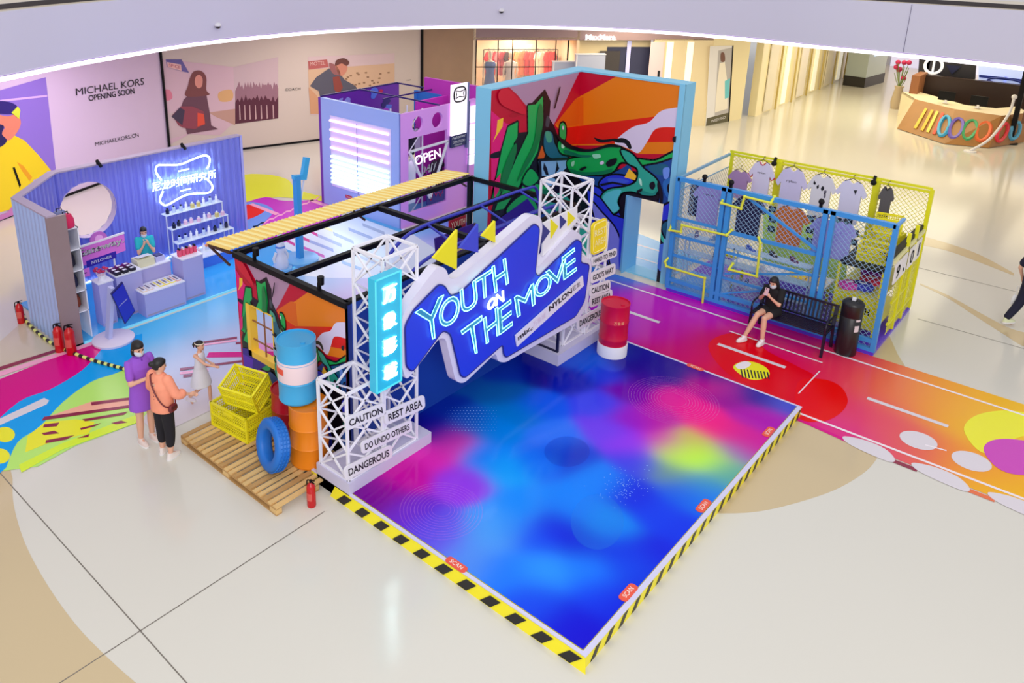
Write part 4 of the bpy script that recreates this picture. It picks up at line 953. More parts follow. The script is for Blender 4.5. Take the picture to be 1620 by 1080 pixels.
# ------------------------------------------------------------------ corrugated booth on the left
CG = mat('corrugated_periwinkle', (136, 138, 226), .25, metal=.2); CGO = mat('corrugated_sky', (168, 188, 236), .35, metal=.1); CAP = mat('booth_cap', (176, 160, 186), .5)
cb_ = thing('corrugated_booth', 'corner booth of periwinkle corrugated sheet with a round window hole and a neon sign', 'booth', (-11.7, 2, 0))
BH = 2.5
def corr(mb, a, b, th, hole=None, z1=BH, pitch=.17):
    a = np.array(a, float); b = np.array(b, float); L = np.linalg.norm(b - a); d = (b - a) / L; n = np.array([-d[1], d[0]])
    k = int(L / pitch); us = []
    for i in range(k + 1):
        for f_, o in ((0, 0), (.2, 1), (.5, 1), (.7, 0)):
            u = (i + f_) * pitch
            if u < L: us.append((u, o))
    us.append((L, 0))
    def off(u):
        f = (u % pitch) / pitch
        return f / .2 if f < .2 else (1 if f < .5 else ((.7 - f) / .2 if f < .7 else 0))
    if hole: us = sorted(set([u for u, _ in us] + list(np.linspace(hole[0] - hole[2], hole[0] + hole[2], 41)))); us = [(u, off(u)) for u in us if 0 <= u <= L]
    def P(u, o, z): q = a + d * u + n * (th * o); return (q[0], q[1], z)
    for (u0, o0), (u1, o1) in zip(us, us[1:]):
        if u1 - u0 < 1e-6: continue
        def gap(u):
            if not hole: return None
            s_ = 1 - ((u - hole[0]) / hole[2]) ** 2
            return (hole[1] - hole[2] * math.sqrt(s_), hole[1] + hole[2] * math.sqrt(s_)) if s_ > 0 else (hole[1], hole[1])
        if hole and abs((u0 + u1) / 2 - hole[0]) < hole[2]:
            g0, g1 = gap(u0), gap(u1)
            mb.add([P(u0, o0, 0), P(u1, o1, 0), P(u1, o1, g1[0]), P(u0, o0, g0[0])], [(0, 1, 2, 3)])
            mb.add([P(u0, o0, g0[1]), P(u1, o1, g1[1]), P(u1, o1, z1), P(u0, o0, z1)], [(0, 1, 2, 3)])
        else: mb.add([P(u0, o0, 0), P(u1, o1, 0), P(u1, o1, z1), P(u0, o0, z1)], [(0, 1, 2, 3)])
    return mb
HO = (.58, 1.6, .6)
MP(corr(MB(), (-12.93, .47), (-12.93, 4.85), -.035, hole=HO), 'back_sheet', CG, cb_, fix=False)
MP(corr(MB(), (-13.08, .47), (-13.08, 4.85), .03, hole=HO), 'outer_sheet', CGO, cb_, fix=False)
hr = MB()
ringp = [(HO[0] + HO[2] * math.cos(t * PI / 24) + .47, HO[1] + HO[2] * math.sin(t * PI / 24)) for t in range(48)]
hr.add([(-13.09, a, b) for a, b in ringp] + [(-12.88, a, b) for a, b in ringp], [(k, (k + 1) % 48, 48 + (k + 1) % 48, 48 + k) for k in range(48)])
MP(hr, 'hole_rim', mat('hole_rim_lilac', (216, 200, 226), .4), cb_, fix=False)
MP(corr(MB(), (-11.85, -.60), (-12.93, .47), -.03), 'diagonal_sheet', CG, cb_, fix=False)
MP(corr(MB(), (-11.9, -.74), (-13.06, .42), -.03), 'diagonal_outer_sheet', CGO, cb_, fix=False)
MP(corr(MB(), (-10.55, -.60), (-11.85, -.60), -.03), 'side_sheet', CG, cb_, fix=False)
MP(corr(MB(), (-11.9, -.74), (-10.4, -.74), .025), 'side_outer_sheet', CGO, cb_, fix=False)
MP(MB().slab([(-10.4, -.74, BH), (-11.9, -.74, BH), (-13.1, .42, BH), (-13.1, 4.85, BH), (-12.9, 4.85, BH), (-12.9, .5, BH), (-11.84, -.57, BH), (-10.4, -.57, BH)], (0, 0, .03)), 'top_cap', CAP, cb_)
MP(MB().box(-10.44, -10.38, -.75, -.42, 0, BH), 'front_panel', mat('booth_bronze_panel', (150, 128, 132), .4, noise=.12, nscale=2), cb_)
MP(MB().box(-13.1, -12.9, 4.84, 4.9, 0, BH + .02), 'end_post', mat('end_post_lilac', (176, 172, 230), .35), cb_)
MP(MB().box(-12.9, -10.38, -.55, 4.9, 0, .03), 'base_platform', mat('booth_platform', (66, 176, 246), .12), cb_)
MP(MB().box(-12.88, -12.86, .5, 4.8, .03, .055).box(-11.0, -10.44, -.53, -.52, .03, .05), 'led_strip', mat('led_cyan_white', (210, 248, 255), .3, emit=3.0), cb_)
MP(MB().box(-10.40, -10.375, -.4, 4.9, .0, .035), 'platform_edge', mat('platform_edge', (120, 214, 250), .3, emit=.3), cb_)
area('booth_glow', (-11.7, 2.2, 2.4), 1.6, 16, (.45, .55, 1.0))
# clamp lamps on the top edge
for i, (y, lab) in enumerate([(1.35, 'small black clamp spotlight on the booth wall above the round window'), (3.3, 'small black clamp spotlight on the booth wall above the neon sign')]):
    t = thing('clamp_spotlight', lab, 'lamp', (-12.9, y, BH + .03))
    MB().bar((0, 0, 0), (0, 0, .08), .03).build('clamp', BLACK, t); MB().bar((0, 0, .08), (.13, .02, -.03), .07, n=10).build('lamp_head', BLACK, t, smooth=True)
# neon sign: four-cornered cushion shape crossed by characters
ns = thing('neon_sign', 'white neon cushion-shaped outline crossed by glowing characters on the corrugated wall', 'sign', (-12.86, 3.25, 1.8))
def nz(pts, k=5): return [pxp(a, b, 0, -12.8) for a, b in smooth_poly(pts, k, False)]
NT = mat('neon_cool', (235, 255, 255), .3, emit=3.2, ecol=(215, 250, 255))
for P_ in ([(255, 285), (247, 272), (249, 262), (262, 261), (285, 260), (305, 252), (322, 246), (331, 249), (331, 260), (327, 267)], [(258, 302), (253, 315), (256, 322), (265, 324), (290, 310), (308, 306), (329, 305), (336, 298), (334, 290), (328, 284)]):
    MP(MB().tube(nz(P_), .022, 8), 'neon_tube', NT, ns, smooth=True)
for a, b in [((282, 271), (299, 267)), ((286, 302), (302, 298))]: MP(MB().tube([pxp(*a, 0, -12.8), pxp(*b, 0, -12.8)], .016, 8), 'neon_dash', NT, ns)
A = [np.array(pxp(*p, 0, -12.78)) for p in ((240, 304), (342, 281), (341, 268), (239, 290))]
chs = '尼龙时间研究所'
for k, ch in enumerate(chs):
    u0, u1 = k / 7 + .008, (k + 1) / 7 - .008; f = lambda u, v: (1 - u) * ((1 - v) * A[0] + v * A[3]) + u * ((1 - v) * A[1] + v * A[2])
    o_ = MB(); text_quad(o_, ch, f(u0, 0), f(u1, 0), f(u0, 1), f(u1, 1), bold=.014); text_quad(o_, ch, f(u0, 0), f(u1, 0), f(u0, 1), f(u1, 1), lift=(.003, .007, 0)); MP(o_, 'character', NT, ns, fix=False)
# shelf with four steps and its bottles
sh = thing('display_shelf', 'white four-tier stepped display shelf with small cosmetics on the corrugated wall', 'shelf', (-12.7, 3.3, 0))
tiers = [(-12.72, 1.14), (-12.52, .86), (-12.32, .58), (-12.12, .30)]
for x, z in tiers: MP(MB().box(x - .1, x + .12, 2.6, 4.05, z - .02, z), 'shelf_board', mat('shelf_white', (238, 244, 250), .3), sh)
for i, (x, z) in enumerate(tiers):
    for y in (2.61, 4.04):
        MP(MB().bar((x + .11, y, .03), (x + .11, y, z - .02), .018), 'leg', WHITE, sh)
        if i: MP(MB().bar((x - .1, y, z), (x - .1, y, z + .26), .014), 'side_stay', WHITE, sh)
random.seed(11)
kinds = {}
def cosmetic(k, x, y, z, lab):
    if k not in kinds:
        t = thing('cosmetic_bottle', lab, 'bottle', (x, y, z), 0, 'cosmetics on the stepped shelf')
        c = [(200, 214, 240), (236, 190, 214), (30, 30, 60), (214, 196, 120), (240, 240, 250)][k]; h = [.16, .12, .14, .13, .17][k]; r = [.04, .048, .042, .05, .032][k]
        MB().lathe([(r, 0), (r, h * .7), (r * .45, h * .8)], n=10).build('body', mat('cosmetic_%d' % k, c, .2), t, smooth=True)
        MB().lathe([(r * .5, h * .78), (r * .5, h)], n=10).build('cap', BLACK if k in (2, 0) else WHITE, t, smooth=True); kinds[k] = t
        t['_k'] = 1; del t['_k']; return t
    t = copy_tree(kinds[k]); t.location = (x, y, z); t['label'] = lab; t['group'] = 'cosmetics on the stepped shelf'; return t
kn = ['pale blue', 'pink', 'black', 'gold', 'white']
pos_w = ['first from the left', 'second from the left', 'third from the left', 'fourth from the left', 'fifth from the left', 'sixth from the left', 'seventh from the left', 'eighth from the left', 'last on the right']
for ti, (x, z) in enumerate(tiers):
    for q in range(9):
        k = [[2, 0, 0, 4, 3, 3, 4, 0, 4], [2, 2, 1, 1, 1, 4, 1, 3, 1], [0, 0, 4, 4, 0, 4, 2, 0, 2], [4, 0, 1, 4, 0, 2, 4, 1, 1]][ti][q]
        cosmetic(k, x + .02 + random.uniform(-.04, .05), 2.7 + q * .155, z, '%s cosmetic bottle, %s on the %s tier of the stepped shelf' % (kn[k], pos_w[q], ['top', 'second', 'third', 'lowest'][ti]))
# white plinths
PW = mat('plinth_periwinkle_white', (176, 172, 228), .4); PT = mat('plinth_top_white', (232, 232, 246), .35)
def plinth(lab, x0, x1, y0, y1, h):
    t = thing('display_plinth', lab, 'plinth', ((x0 + x1) / 2, (y0 + y1) / 2, .03)); w, d = (x1 - x0) / 2, (y1 - y0) / 2
    MB().box(-w, w, -d, d, 0, h - .02).build('body', PW, t); MB().box(-w - .012, w + .012, -d - .012, d + .012, h - .02, h).build('top', PT, t)
    MB().box(w - .004, w + .003, -d + .03, d - .03, .02, .05).build('kick_line', CAP, t); return t
p0 = plinth('narrow white plinth carrying the red flowers, nearest the blue kiosk', -10.98, -10.7, .12, .4, .88)
p1 = plinth('white plinth crowded with purple and dark small goods', -11.2, -10.78, .5, 1.02, .88)
p2 = plinth('lower white counter in front of the shop assistant', -11.35, -10.95, 1.06, 1.72, .80)
p3 = plinth('tall white plinth carrying the pink packs, at the right end of the counter', -11.0, -10.58, 1.78, 2.24, .9)
p4 = plinth('low wide white display box of books in front of the counter', -10.92, -10.46, .86, 1.72, .5)
t = thing('low_cabinet', 'low long blue cabinet beneath the stepped shelf', 'cabinet', (-11.9, 3.4, .03))
MB().box(-.14, .14, -.95, .95, 0, .24).build('body', mat('cabinet_blue', (76, 126, 232), .4), t); MB().box(-.15, .15, -.97, .97, .24, .26).build('top', PT, t)
# goods
def small(name, lab, cat, loc, build, group=None, rz=0):
    t = thing(name, lab, cat, loc, rz, group); build(t); return t
random.seed(21)
for i in range(9):
    x = -11.12 + (i % 3) * .13; y = .57 + (i // 3) * .15; c = [(120, 20, 120), (60, 20, 60), (28, 24, 44)][i % 3]
    def bld(t, c=c): MB().box(-.05, .05, -.055, .055, 0, .06).build('box', mat('goods_%d_%d_%d' % c, c, .5), t); MB().box(-.03, .03, -.035, .035, .06, .062).build('print', PT, t)
    small('goods_box', '%s little goods box, %s row and %s from the left on the crowded plinth' % (['purple', 'plum', 'black'][i % 3], ['back', 'middle', 'front'][i % 3], ['first', 'second', 'third'][i // 3]), 'box', (x, y, .91), bld, 'goods boxes on the plinth', random.uniform(-.2, .2))
for i in range(5):
    def bld(t):
        MB().box(-.04, .04, -.03, .03, 0, .13).build('pouch', mat('pouch_pink', (234, 84, 120), .4), t); MB().box(-.04, .04, -.012, .012, .13, .17).build('cap', WHITE if i % 2 else BLACK, t)
    small('pink_pack', 'pink pack with a %s top, %s from the left on the tall plinth' % (['black', 'white'][i % 2], ['first', 'second', 'third', 'fourth', 'last'][i]), 'pack', (-10.78, 1.84 + i * .085, .93), bld, 'pink packs on the tall plinth')
for i in range(7):
    c = [(240, 220, 200), (236, 214, 206), (245, 240, 245), (250, 232, 60), (250, 226, 50), (250, 236, 80), (236, 170, 160)][i]
    def bld(t, c=c): MB().box(-.15, .15, -.045, .045, 0, .02).build('cover', mat('book_%d_%d_%d' % c, c, .5), t); MB().box(-.145, .145, -.04, .04, .02, .024).build('page_block', PT, t); MB().box(-.1, .1, -.02, .02, .024, .026).build('print', mat('book_print', (120, 110, 130), .6), t)
    small('thin_book', '%s thin book, %s from the left on the low display box' % (['cream', 'blush', 'white', 'yellow', 'yellow', 'pale yellow', 'rose'][i], ['first', 'second', 'third', 'fourth', 'fifth', 'sixth', 'last'][i]), 'book', (-10.69, .93 + i * .12, .53), bld, 'books on the low display box')
def bld(t):
    MB().box(-.13, .13, -.18, .18, 0, .16).build('case', mat('till_cream', (226, 222, 190), .35), t); MB().slab([(-.1, -.14, .16), (.1, -.14, .2), (.1, .14, .2), (-.1, .14, .16)], (0, 0, .012)).build('panel', PT, t)
small('till', 'cream coloured till box on the counter before the assistant', 'till', (-11.13, 1.24, .83), bld)
def bld(t):
    MB().box(-.1, .1, -.1, .1, 0, .1).build('tray', mat('tray_lilac', (190, 190, 236), .3), t); MB().box(-.07, .07, -.07, .07, .1, .12).build('contents', mat('tray_dark', (60, 50, 110), .5), t)
small('goods_tray', 'lilac tray of small dark goods at the right of the counter', 'tray', (-11.15, 1.57, .83), bld)
def bld(t):
    random.seed(4)
    for k in range(12):
        a, b = random.uniform(-.1, .1), random.uniform(-.1, .1); z = .16 + random.uniform(0, .1)
        MB().tube([(a * .4, b * .4, 0), (a, b, z)], .006, 5).build('stem', mat('stem_pale', (226, 200, 214), .6), t)
        MB().sphere((a, b, z), .038, sz=.6, n=8, m=5).build('bloom', mat('bloom_red', (214, 20, 60) if k % 3 else (190, 30, 90), .5), t, smooth=True)
    MB().lathe([(.06, 0), (.075, .1), (.07, .1)], n=12).build('vase', PT, t, smooth=True)
small('flower_vase', 'vase of red flowers on the narrow plinth beside the kiosk', 'vase', (-10.84, .26, .91), bld)
# white cube shelf against the side wall with bags
cs = thing('cube_shelf', 'white open shelf of bags standing inside the side wall of the corrugated booth', 'shelf', (-10.5, -.38, .03))
for z in (.55, .95, 1.35, 1.75, 2.15): MB().box(-.5, .0, -.17, .19, z - .02, z).build('shelf_board', PT, cs)
MB().box(-.5, -.48, -.17, .19, 0, 2.15).build('back_panel', PT, cs)
for y in (-.17, .17): MB().box(-.5, .0, y, y + .02, 0, 2.15).build('side_panel', PT, cs)
for x, z, c, lab in [(-.2, .97, (36, 40, 80), 'navy backpack on the third shelf from the top'), (-.15, .57, (150, 70, 50), 'rust brown bag on the lowest shelf of the open white shelf'), (-.2, 1.37, (36, 34, 60), 'black bag on the second shelf of the open white shelf'), (-.05, 2.17, (120, 130, 180), 'grey-blue box on top of the open white shelf'), (.2, 2.17, (214, 30, 90), 'pink red toy on top of the open white shelf')]:
    t = thing('bag' if 'bag' in lab or 'pack' in lab else 'goods_box', lab, 'bag' if 'bag' in lab or 'pack' in lab else 'box', (-10.75 + (x if z > 2 else 0), -.36, .03 + z), PI / 2)
    c_ = mat('bag_%d_%d_%d' % c, c, .6)
    MB().loft([((0, 0, 0), .11, .09, 0), ((0, 0, .03), .13, .1, 0), ((0, 0, .16), .125, .09, 0), ((0, 0, .24), .09, .06, 0)], 14, 3).build('body', c_, t, smooth=True)
    MB().tube([(-.05, 0, .22), (-.04, 0, .29), (.04, 0, .29), (.05, 0, .22)], .01, 6).build('handle', BLACK, t); MB().box(-.07, .07, .085, .105, .05, .13).build('pocket', c_, t)
# pink sign
gs = thing('pink_name_sign', 'pink sign with white frame, half-round top and raised script word above the booth counter', 'sign', (-12.2, .9, .9))
gx = -11.4
R4 = [pxp(*p, 0, gx) for p in ((122, 424), (199, 396), (196, 368), (116, 394))]
MP(MB().prism([(p[1], p[2]) for p in R4], 0, gx - .04, gx), 'board', mat('sign_pink', (226, 120, 222), .4), gs)
f_ = MB(); 
for a, b in ((0, 3), (3, 2)): f_.bar(R4[a], R4[b], .035)
MP(f_, 'frame', WHITE, gs)
c0 = pxp(157, 380, 0, gx); hc = [(c0[1] + .17 * math.cos(t * PI / 12), c0[2] + .17 * math.sin(t * PI / 12)) for t in range(13)]
MP(MB().prism(hc, 0, gx - .05, gx - .01), 'half_round', mat('sign_mauve', (196, 110, 200), .4), gs)
MP(MB().prism([(c0[1] + .08 * math.cos(t * PI / 12), c0[2] + .03 + .08 * math.sin(t * PI / 12)) for t in range(24)], 0, gx - .01, gx + .004), 'emblem', mat('emblem_pink', (240, 170, 235), .4), gs)
T4 = [pxp(*p, 0, gx + .03) for p in ((121, 412), (196, 386), (194, 374), (120, 398))]
o_ = MB(); sh_ = MB()
text_quad(sh_, 'Gateway.', np.array(T4[0]) + [-.02, .012, -.015], np.array(T4[1]) + [-.02, .012, -.015], np.array(T4[3]) + [-.02, .012, -.015], np.array(T4[2]) + [-.02, .012, -.015], bold=.02)
text_quad(o_, 'Gateway.', T4[0], T4[1], T4[3], T4[2], bold=.014)
MP(sh_, 'letter_shadow_block', mat('plum', (70, 30, 110), .5), gs, fix=False); MP(o_, 'lettering', WHITE, gs, fix=False)
R5 = [pxp(*p, 0, gx) for p in ((138, 423), (184, 407), (183, 397), (136, 413))]
MP(MB().prism([(p[1], p[2]) for p in R5], 0, gx - .02, gx + .01), 'sub_plate', mat('sub_plate_indigo', (50, 30, 170), .4), gs)
T5 = [pxp(*p, 0, gx + .02) for p in ((145, 418), (177, 407), (177, 403), (145, 413))]; o_ = MB(); text_quad(o_, 'NYLONER', T5[0], T5[1], T5[3], T5[2]); MP(o_, 'sub_lettering', PT, gs, fix=False)
MP(MB().bar((gx - .03, .1, .03), (gx - .03, .1, 1.25), .03).bar((gx - .03, .8, .03), (gx - .03, .8, 1.3), .03), 'stand', WHITE, gs)
t = thing('price_sign', 'small pink counter sign on a thin stand left of the red flowers', 'sign', (-11.15, .02, .03))
MB().bar((0, 0, 0), (0, 0, .9), .02).build('stand', WHITE, t); MB().box(-.01, .01, -.16, .16, .9, 1.06).build('plate', mat('sign_pink', (226, 120, 222), .4), t)
MB().box(.01, .013, -.1, .1, .97, .99).build('print', mat('plum', (70, 30, 110), .5), t)
# kiosk
kk = thing('kiosk', 'white round-footed kiosk with a tilted dark blue screen', 'kiosk', (-10.12, .02, 0))
MB().lathe([(.36, 0), (.37, .02), (.37, .05), (.35, .06)], n=40).build('base', mat('kiosk_white', (226, 214, 240), .35), kk, smooth=True)
MB().slab([(-.12, -.1, .06), (.03, -.1, .06), (.03, .06, 1.02), (-.12, .06, 1.02)], (0, .07, 0)).build('post', mat('kiosk_lilac', (186, 190, 240), .35), kk)
sp = [np.array(pxp(*p, 0, -9.95)) - np.array([-10.12, .02, 0]) for p in ((198, 513), (214, 492), (194, 446), (176, 465))]
MB().slab([tuple(p) for p in sp], (-.04, 0, 0)).build('screen_case', mat('screen_frame', (30, 30, 110), .3), kk)
cc = sum(sp) / 4; MB().slab([tuple(cc + (p - cc) * .93 + np.array([.004, 0, 0])) for p in sp], (.003, 0, 0)).build('screen', mat('kiosk_screen', (22, 40, 170), .25, emit=.25), kk)
o_ = MB(); q = [tuple(cc + np.array([.012, a, b])) for a, b in ((-.09, -.045), (.08, .055), (-.095, -.015))]; text_quad(o_, 'nyloner', q[0], q[1], q[2]); o_.build('screen_text', PT, kk, fix=False)
# striped barrier hose
hz = thing('striped_hose', 'black and yellow striped barrier hose curving from the booth to the woman in purple', 'barrier', (-11, -.7, 0))
hpts = [px(a, b, .035) for a, b in smooth_poly([(33, 488), (42, 508), (62, 528), (88, 546), (120, 560), (155, 572), (185, 580), (213, 588)], 6, False)]
hpts = [Vector(p) for p in hpts]
for k in range(len(hpts) - 1):
    MP(MB().bar(hpts[k], hpts[k + 1] + (hpts[k + 1] - hpts[k]) * .05, .06, n=8), 'hose_segment', HK if k % 2 else mat('hose_lime', (232, 236, 130), .4), hz)

# ------------------------------------------------------------------ totem with arrow and small figure inside the aisle
tt = thing('blue_totem', 'sky blue post with raised slanting arm on a round foot, behind the yellow awning', 'totem', (-10.62, 4.72, .03))
TBL = mat('totem_blue', (66, 158, 226), .35)
MB().lathe([(.42, 0), (.42, .05), (.4, .06)], n=36).build('foot', mat('totem_foot', (120, 190, 246), .3), tt, smooth=True)
MB().box(-.07, .07, -.06, .06, .06, 2.0).build('post', TBL, tt)
MB().slab([(-.05, .06, 1.9), (-.05, .24, 1.86), (-.05, .36, 2.35), (-.05, .24, 2.38), (-.05, .14, 2.0), (-.05, -.1, 2.04), (-.05, -.1, 1.94)], (.1, 0, 0)).build('arm', mat('totem_arm', (70, 176, 230), .35), tt)
MB().bar((0, .07, 1.35), (0, .2, 1.85), .03).build('strut', WHITE, tt)
bt = thing('white_figurine', 'small white bottle-shaped display figure on a blue disc beside the totem', 'figurine', (-10.5, 4.1, .03))
MB().lathe([(.24, 0), (.24, .04)], n=30).build('disc', mat('totem_foot', (120, 190, 246), .3), bt, smooth=True)
MB().lathe([(.15, .04), (.17, .12), (.14, .3), (.08, .4), (.11, .5), (.09, .62), (.05, .7), (.055, .8), (.03, .86)], n=18).build('body', mat('figure_white', (224, 226, 248), .25), bt, smooth=True)
for sx in (-1, 1): MB().tube([(0, sx * .12, .42), (0, sx * .19, .3), (0, sx * .17, .2)], .03, 6).build('arm', WHITE, bt, smooth=True)
MB().lathe([(.1, .5), (.11, .53), (.1, .56)], n=18).build('collar', mat('figure_blue', (80, 130, 220), .3), bt, smooth=True)

# ------------------------------------------------------------------ pink shop booth with neon tubes
pb = thing('pink_shop_booth', 'shop booth with pale blue front of glowing tubes and pink side with round holes', 'booth', (-11.9, 9, 0))
PBH = 2.97; PK = mat('booth_pink', (236, 160, 246), .4); BF = mat('booth_blue', (160, 186, 250), .4)
MP(MB().box(-13.4, -10.45, 7.75, 7.85, 0, PBH), 'front_wall', BF, pb)
def holes_wall():
    """side wall on X=-10.4 with a window and two round holes, built of strips"""
    mb = MB(); WY0, WY1, WZa, WZb = 8.03, 9.46, .36, 2.31; cs_ = [(8.36, 2.63, .2), (9.09, 2.62, .2)]
    ys = sorted(set([7.75, WY0, WY1, 10.62] + [c[0] + c[2] * math.cos(t * PI / 14) for c in cs_ for t in range(15)]))
    for y0, y1 in zip(ys, ys[1:]):
        def spans(y, ym):
            g = []
            if WY0 <= ym <= WY1: g.append((WZa, WZb))
            for c in cs_:
                if abs(ym - c[0]) < c[2]:
                    s_ = math.sqrt(max(0, 1 - ((y - c[0]) / c[2]) ** 2)) * c[2]; g.append((c[1] - s_, c[1] + s_))
            e = [0] + [v for p in sorted(g) for v in p] + [PBH]; return [(e[i], e[i + 1]) for i in range(0, len(e), 2)]
        ym = (y0 + y1) / 2; A_, B_ = spans(y0, ym), spans(y1, ym)
        for (a0_, a1_), (b0_, b1_) in zip(A_, B_):
            for x in (-10.4, -10.47): mb.add([(x, y0, a0_), (x, y1, b0_), (x, y1, b1_), (x, y0, a1_)], [(0, 1, 2, 3)])
            mb.add([(-10.4, y0, a0_), (-10.4, y1, b0_), (-10.47, y1, b0_), (-10.47, y0, a0_)], [(0, 1, 2, 3)]); mb.add([(-10.4, y0, a1_), (-10.4, y1, b1_), (-10.47, y1, b1_), (-10.47, y0, a1_)], [(0, 1, 2, 3)])
    mb.add([(-10.4, WY0, WZa), (-10.4, WY0, WZb), (-10.47, WY0, WZb), (-10.47, WY0, WZa)], [(0, 1, 2, 3)]); mb.add([(-10.4, WY1, WZa), (-10.4, WY1, WZb), (-10.47, WY1, WZb), (-10.47, WY1, WZa)], [(0, 1, 2, 3)])
    return mb
MP(holes_wall(), 'side_wall', PK, pb, fix=False)
MP(MB().box(-12.3, -10.4, 10.6, 10.7, 0, 3.3), 'rear_wall', mat('booth_magenta', (206, 62, 190), .4), pb)
MP(MB().box(-13.5, -13.4, 7.75, 10.7, 0, PBH), 'left_wall', mat('booth_violet', (110, 40, 170), .4), pb)
MP(MB().box(-13.4, -10.45, 7.85, 10.6, 0, .04), 'booth_floor', mat('booth_floor', (90, 170, 235), .3), pb)
MP(MB().box(-11.5, -11.42, 9.4, 10.6, 0, 2.9), 'inner_divider', mat('booth_pink_inner', (212, 60, 196), .4), pb)
random.seed(8)
for k in range(22):
    y = random.uniform(7.9, 10.4); z = random.uniform(1.6, 2.85); r = random.uniform(.08, .22); c = random.choice([(40, 24, 120), (170, 60, 210), (225, 120, 200), (90, 120, 230), (200, 30, 90), (150, 150, 235)])
    pts = [(y + r * random.uniform(.5, 1) * math.cos(t * PI / 4), z + r * random.uniform(.4, .9) * math.sin(t * PI / 4)) for t in range(8)]
    MP(MB().prism(smooth_poly(pts, 3), 0, -13.398, -13.394 + k * .0006), 'graffiti_shape', mat('graffiti_%d_%d_%d' % c, c, .4), pb)
# tubes
tube_pos = [(2.42, 'p'), (2.17, 'p'), (1.92, 'p'), (1.68, 'p'), (1.44, 'c'), (1.30, 'c'), (1.17, 'c'), (1.05, 'c'), (.94, 'c'), (.83, 'c'), (.72, 'c')]
TPK = mat('tube_pink', (255, 214, 250), .3, emit=1.6, ecol=(250, 205, 255)); TCY = mat('tube_cyan', (225, 255, 255), .3, emit=1.7, ecol=(200, 250, 255))
MP(MB().box(-13.02, -10.72, 7.735, 7.75, .6, 2.55), 'tube_panel', mat('tube_panel', (222, 214, 252), .3), pb)
for z, k in tube_pos:
    for x0, x1 in ((-12.98, -11.95), (-11.92, -10.78)):
        MP(MB().tube([(x0, 7.70, z), (x1, 7.70, z)], .034, 8), 'light_tube', TPK if k == 'p' else TCY, pb, smooth=True)
MP(MB().bar((-11.935, 7.70, .6), (-11.935, 7.70, 2.5), .012), 'tube_wire', mat('wire_lilac', (120, 110, 170), .5), pb)
area('tube_glow', (-11.9, 7.2, 1.3), 1.8, 14, (.85, .85, 1.0), rot=(math.radians(90), 0, PI))
t = thing('edge_sticker', 'small red label with white word low on the blue booth front', 'sticker', (-12.35, 7.745, .42)); 
MB().box(-.13, .13, -.008, 0, -.045, .045).build('plate', mat('label_red', (190, 40, 80), .4), t); text_quad(MB(), 'SCAN', (-.09, -.01, -.02), (.09, -.01, -.02), (-.09, -.01, .02)).build('lettering', SWh, t, fix=False)
# frame on top, white inner lattice
fm = MB(); z = PBH + .02
for a, b in [((-13.45, 7.8), (-13.45, 10.65)), ((-13.45, 10.65), (-10.44, 10.65)), ((-12.0, 8.7), (-12.0, 10.6)), ((-13.4, 9.2), (-10.44, 9.2))]: fm.bar((*a, z), (*b, z), .035)
MP(fm, 'top_frame', mat('indigo_frame', (50, 34, 110), .4), pb)
wl_ = MB()
for x in (-11.3, -10.75):
    for y in (8.3, 8.9): wl_.bar((x, y, 0), (x, y, 2.9), .03)
for k in range(5):
    z0 = k * .58; wl_.bar((-10.75, 8.3, z0), (-10.75, 8.9, z0 + .58), .02).bar((-11.3, 8.3, z0), (-10.75, 8.3, z0 + .58), .02)
MP(wl_, 'inner_truss', TW, pb)
MP(MB().box(-12.6, -12.5, 10.5, 10.59, 1.2, 2.9).box(-12.5, -11.6, 10.55, 10.59, 1.2, 2.9), 'blue_hanging', mat('deep_sky', (60, 130, 220), .4), pb)
# OPEN triangle
ot = thing('open_sign', 'white triangular frame with the word OPEN hanging in the pink booth window', 'sign', (-10.32, 8.75, 1.4))
tp = [(8.0, 2.0), (9.42, 2.03), (8.75, .62)]
tf = MB()
for a, b in zip(tp, tp[1:] + tp[:1]): tf.bar((-10.33, *a), (-10.33, *b), .05)
MP(tf, 'frame', WHITE, ot)
A = [pxp(*p, 0, -10.31) for p in ((657, 262), (697, 248), (696, 234), (655, 248))]; o_ = MB(); text_quad(o_, 'OPEN', A[0], A[1], A[3], A[2], bold=.015); MP(o_, 'word', mat('neon_soft', (255, 240, 255), .3, emit=1.0), ot, fix=False)
A = [pxp(*p, 0, -10.31) for p in ((669, 277), (690, 268), (690, 256), (668, 264))]; o_ = MB(); text_quad(o_, '24/7', A[0], A[1], A[3], A[2], bold=.012); MP(o_, 'small_word', WHITE, ot, fix=False)
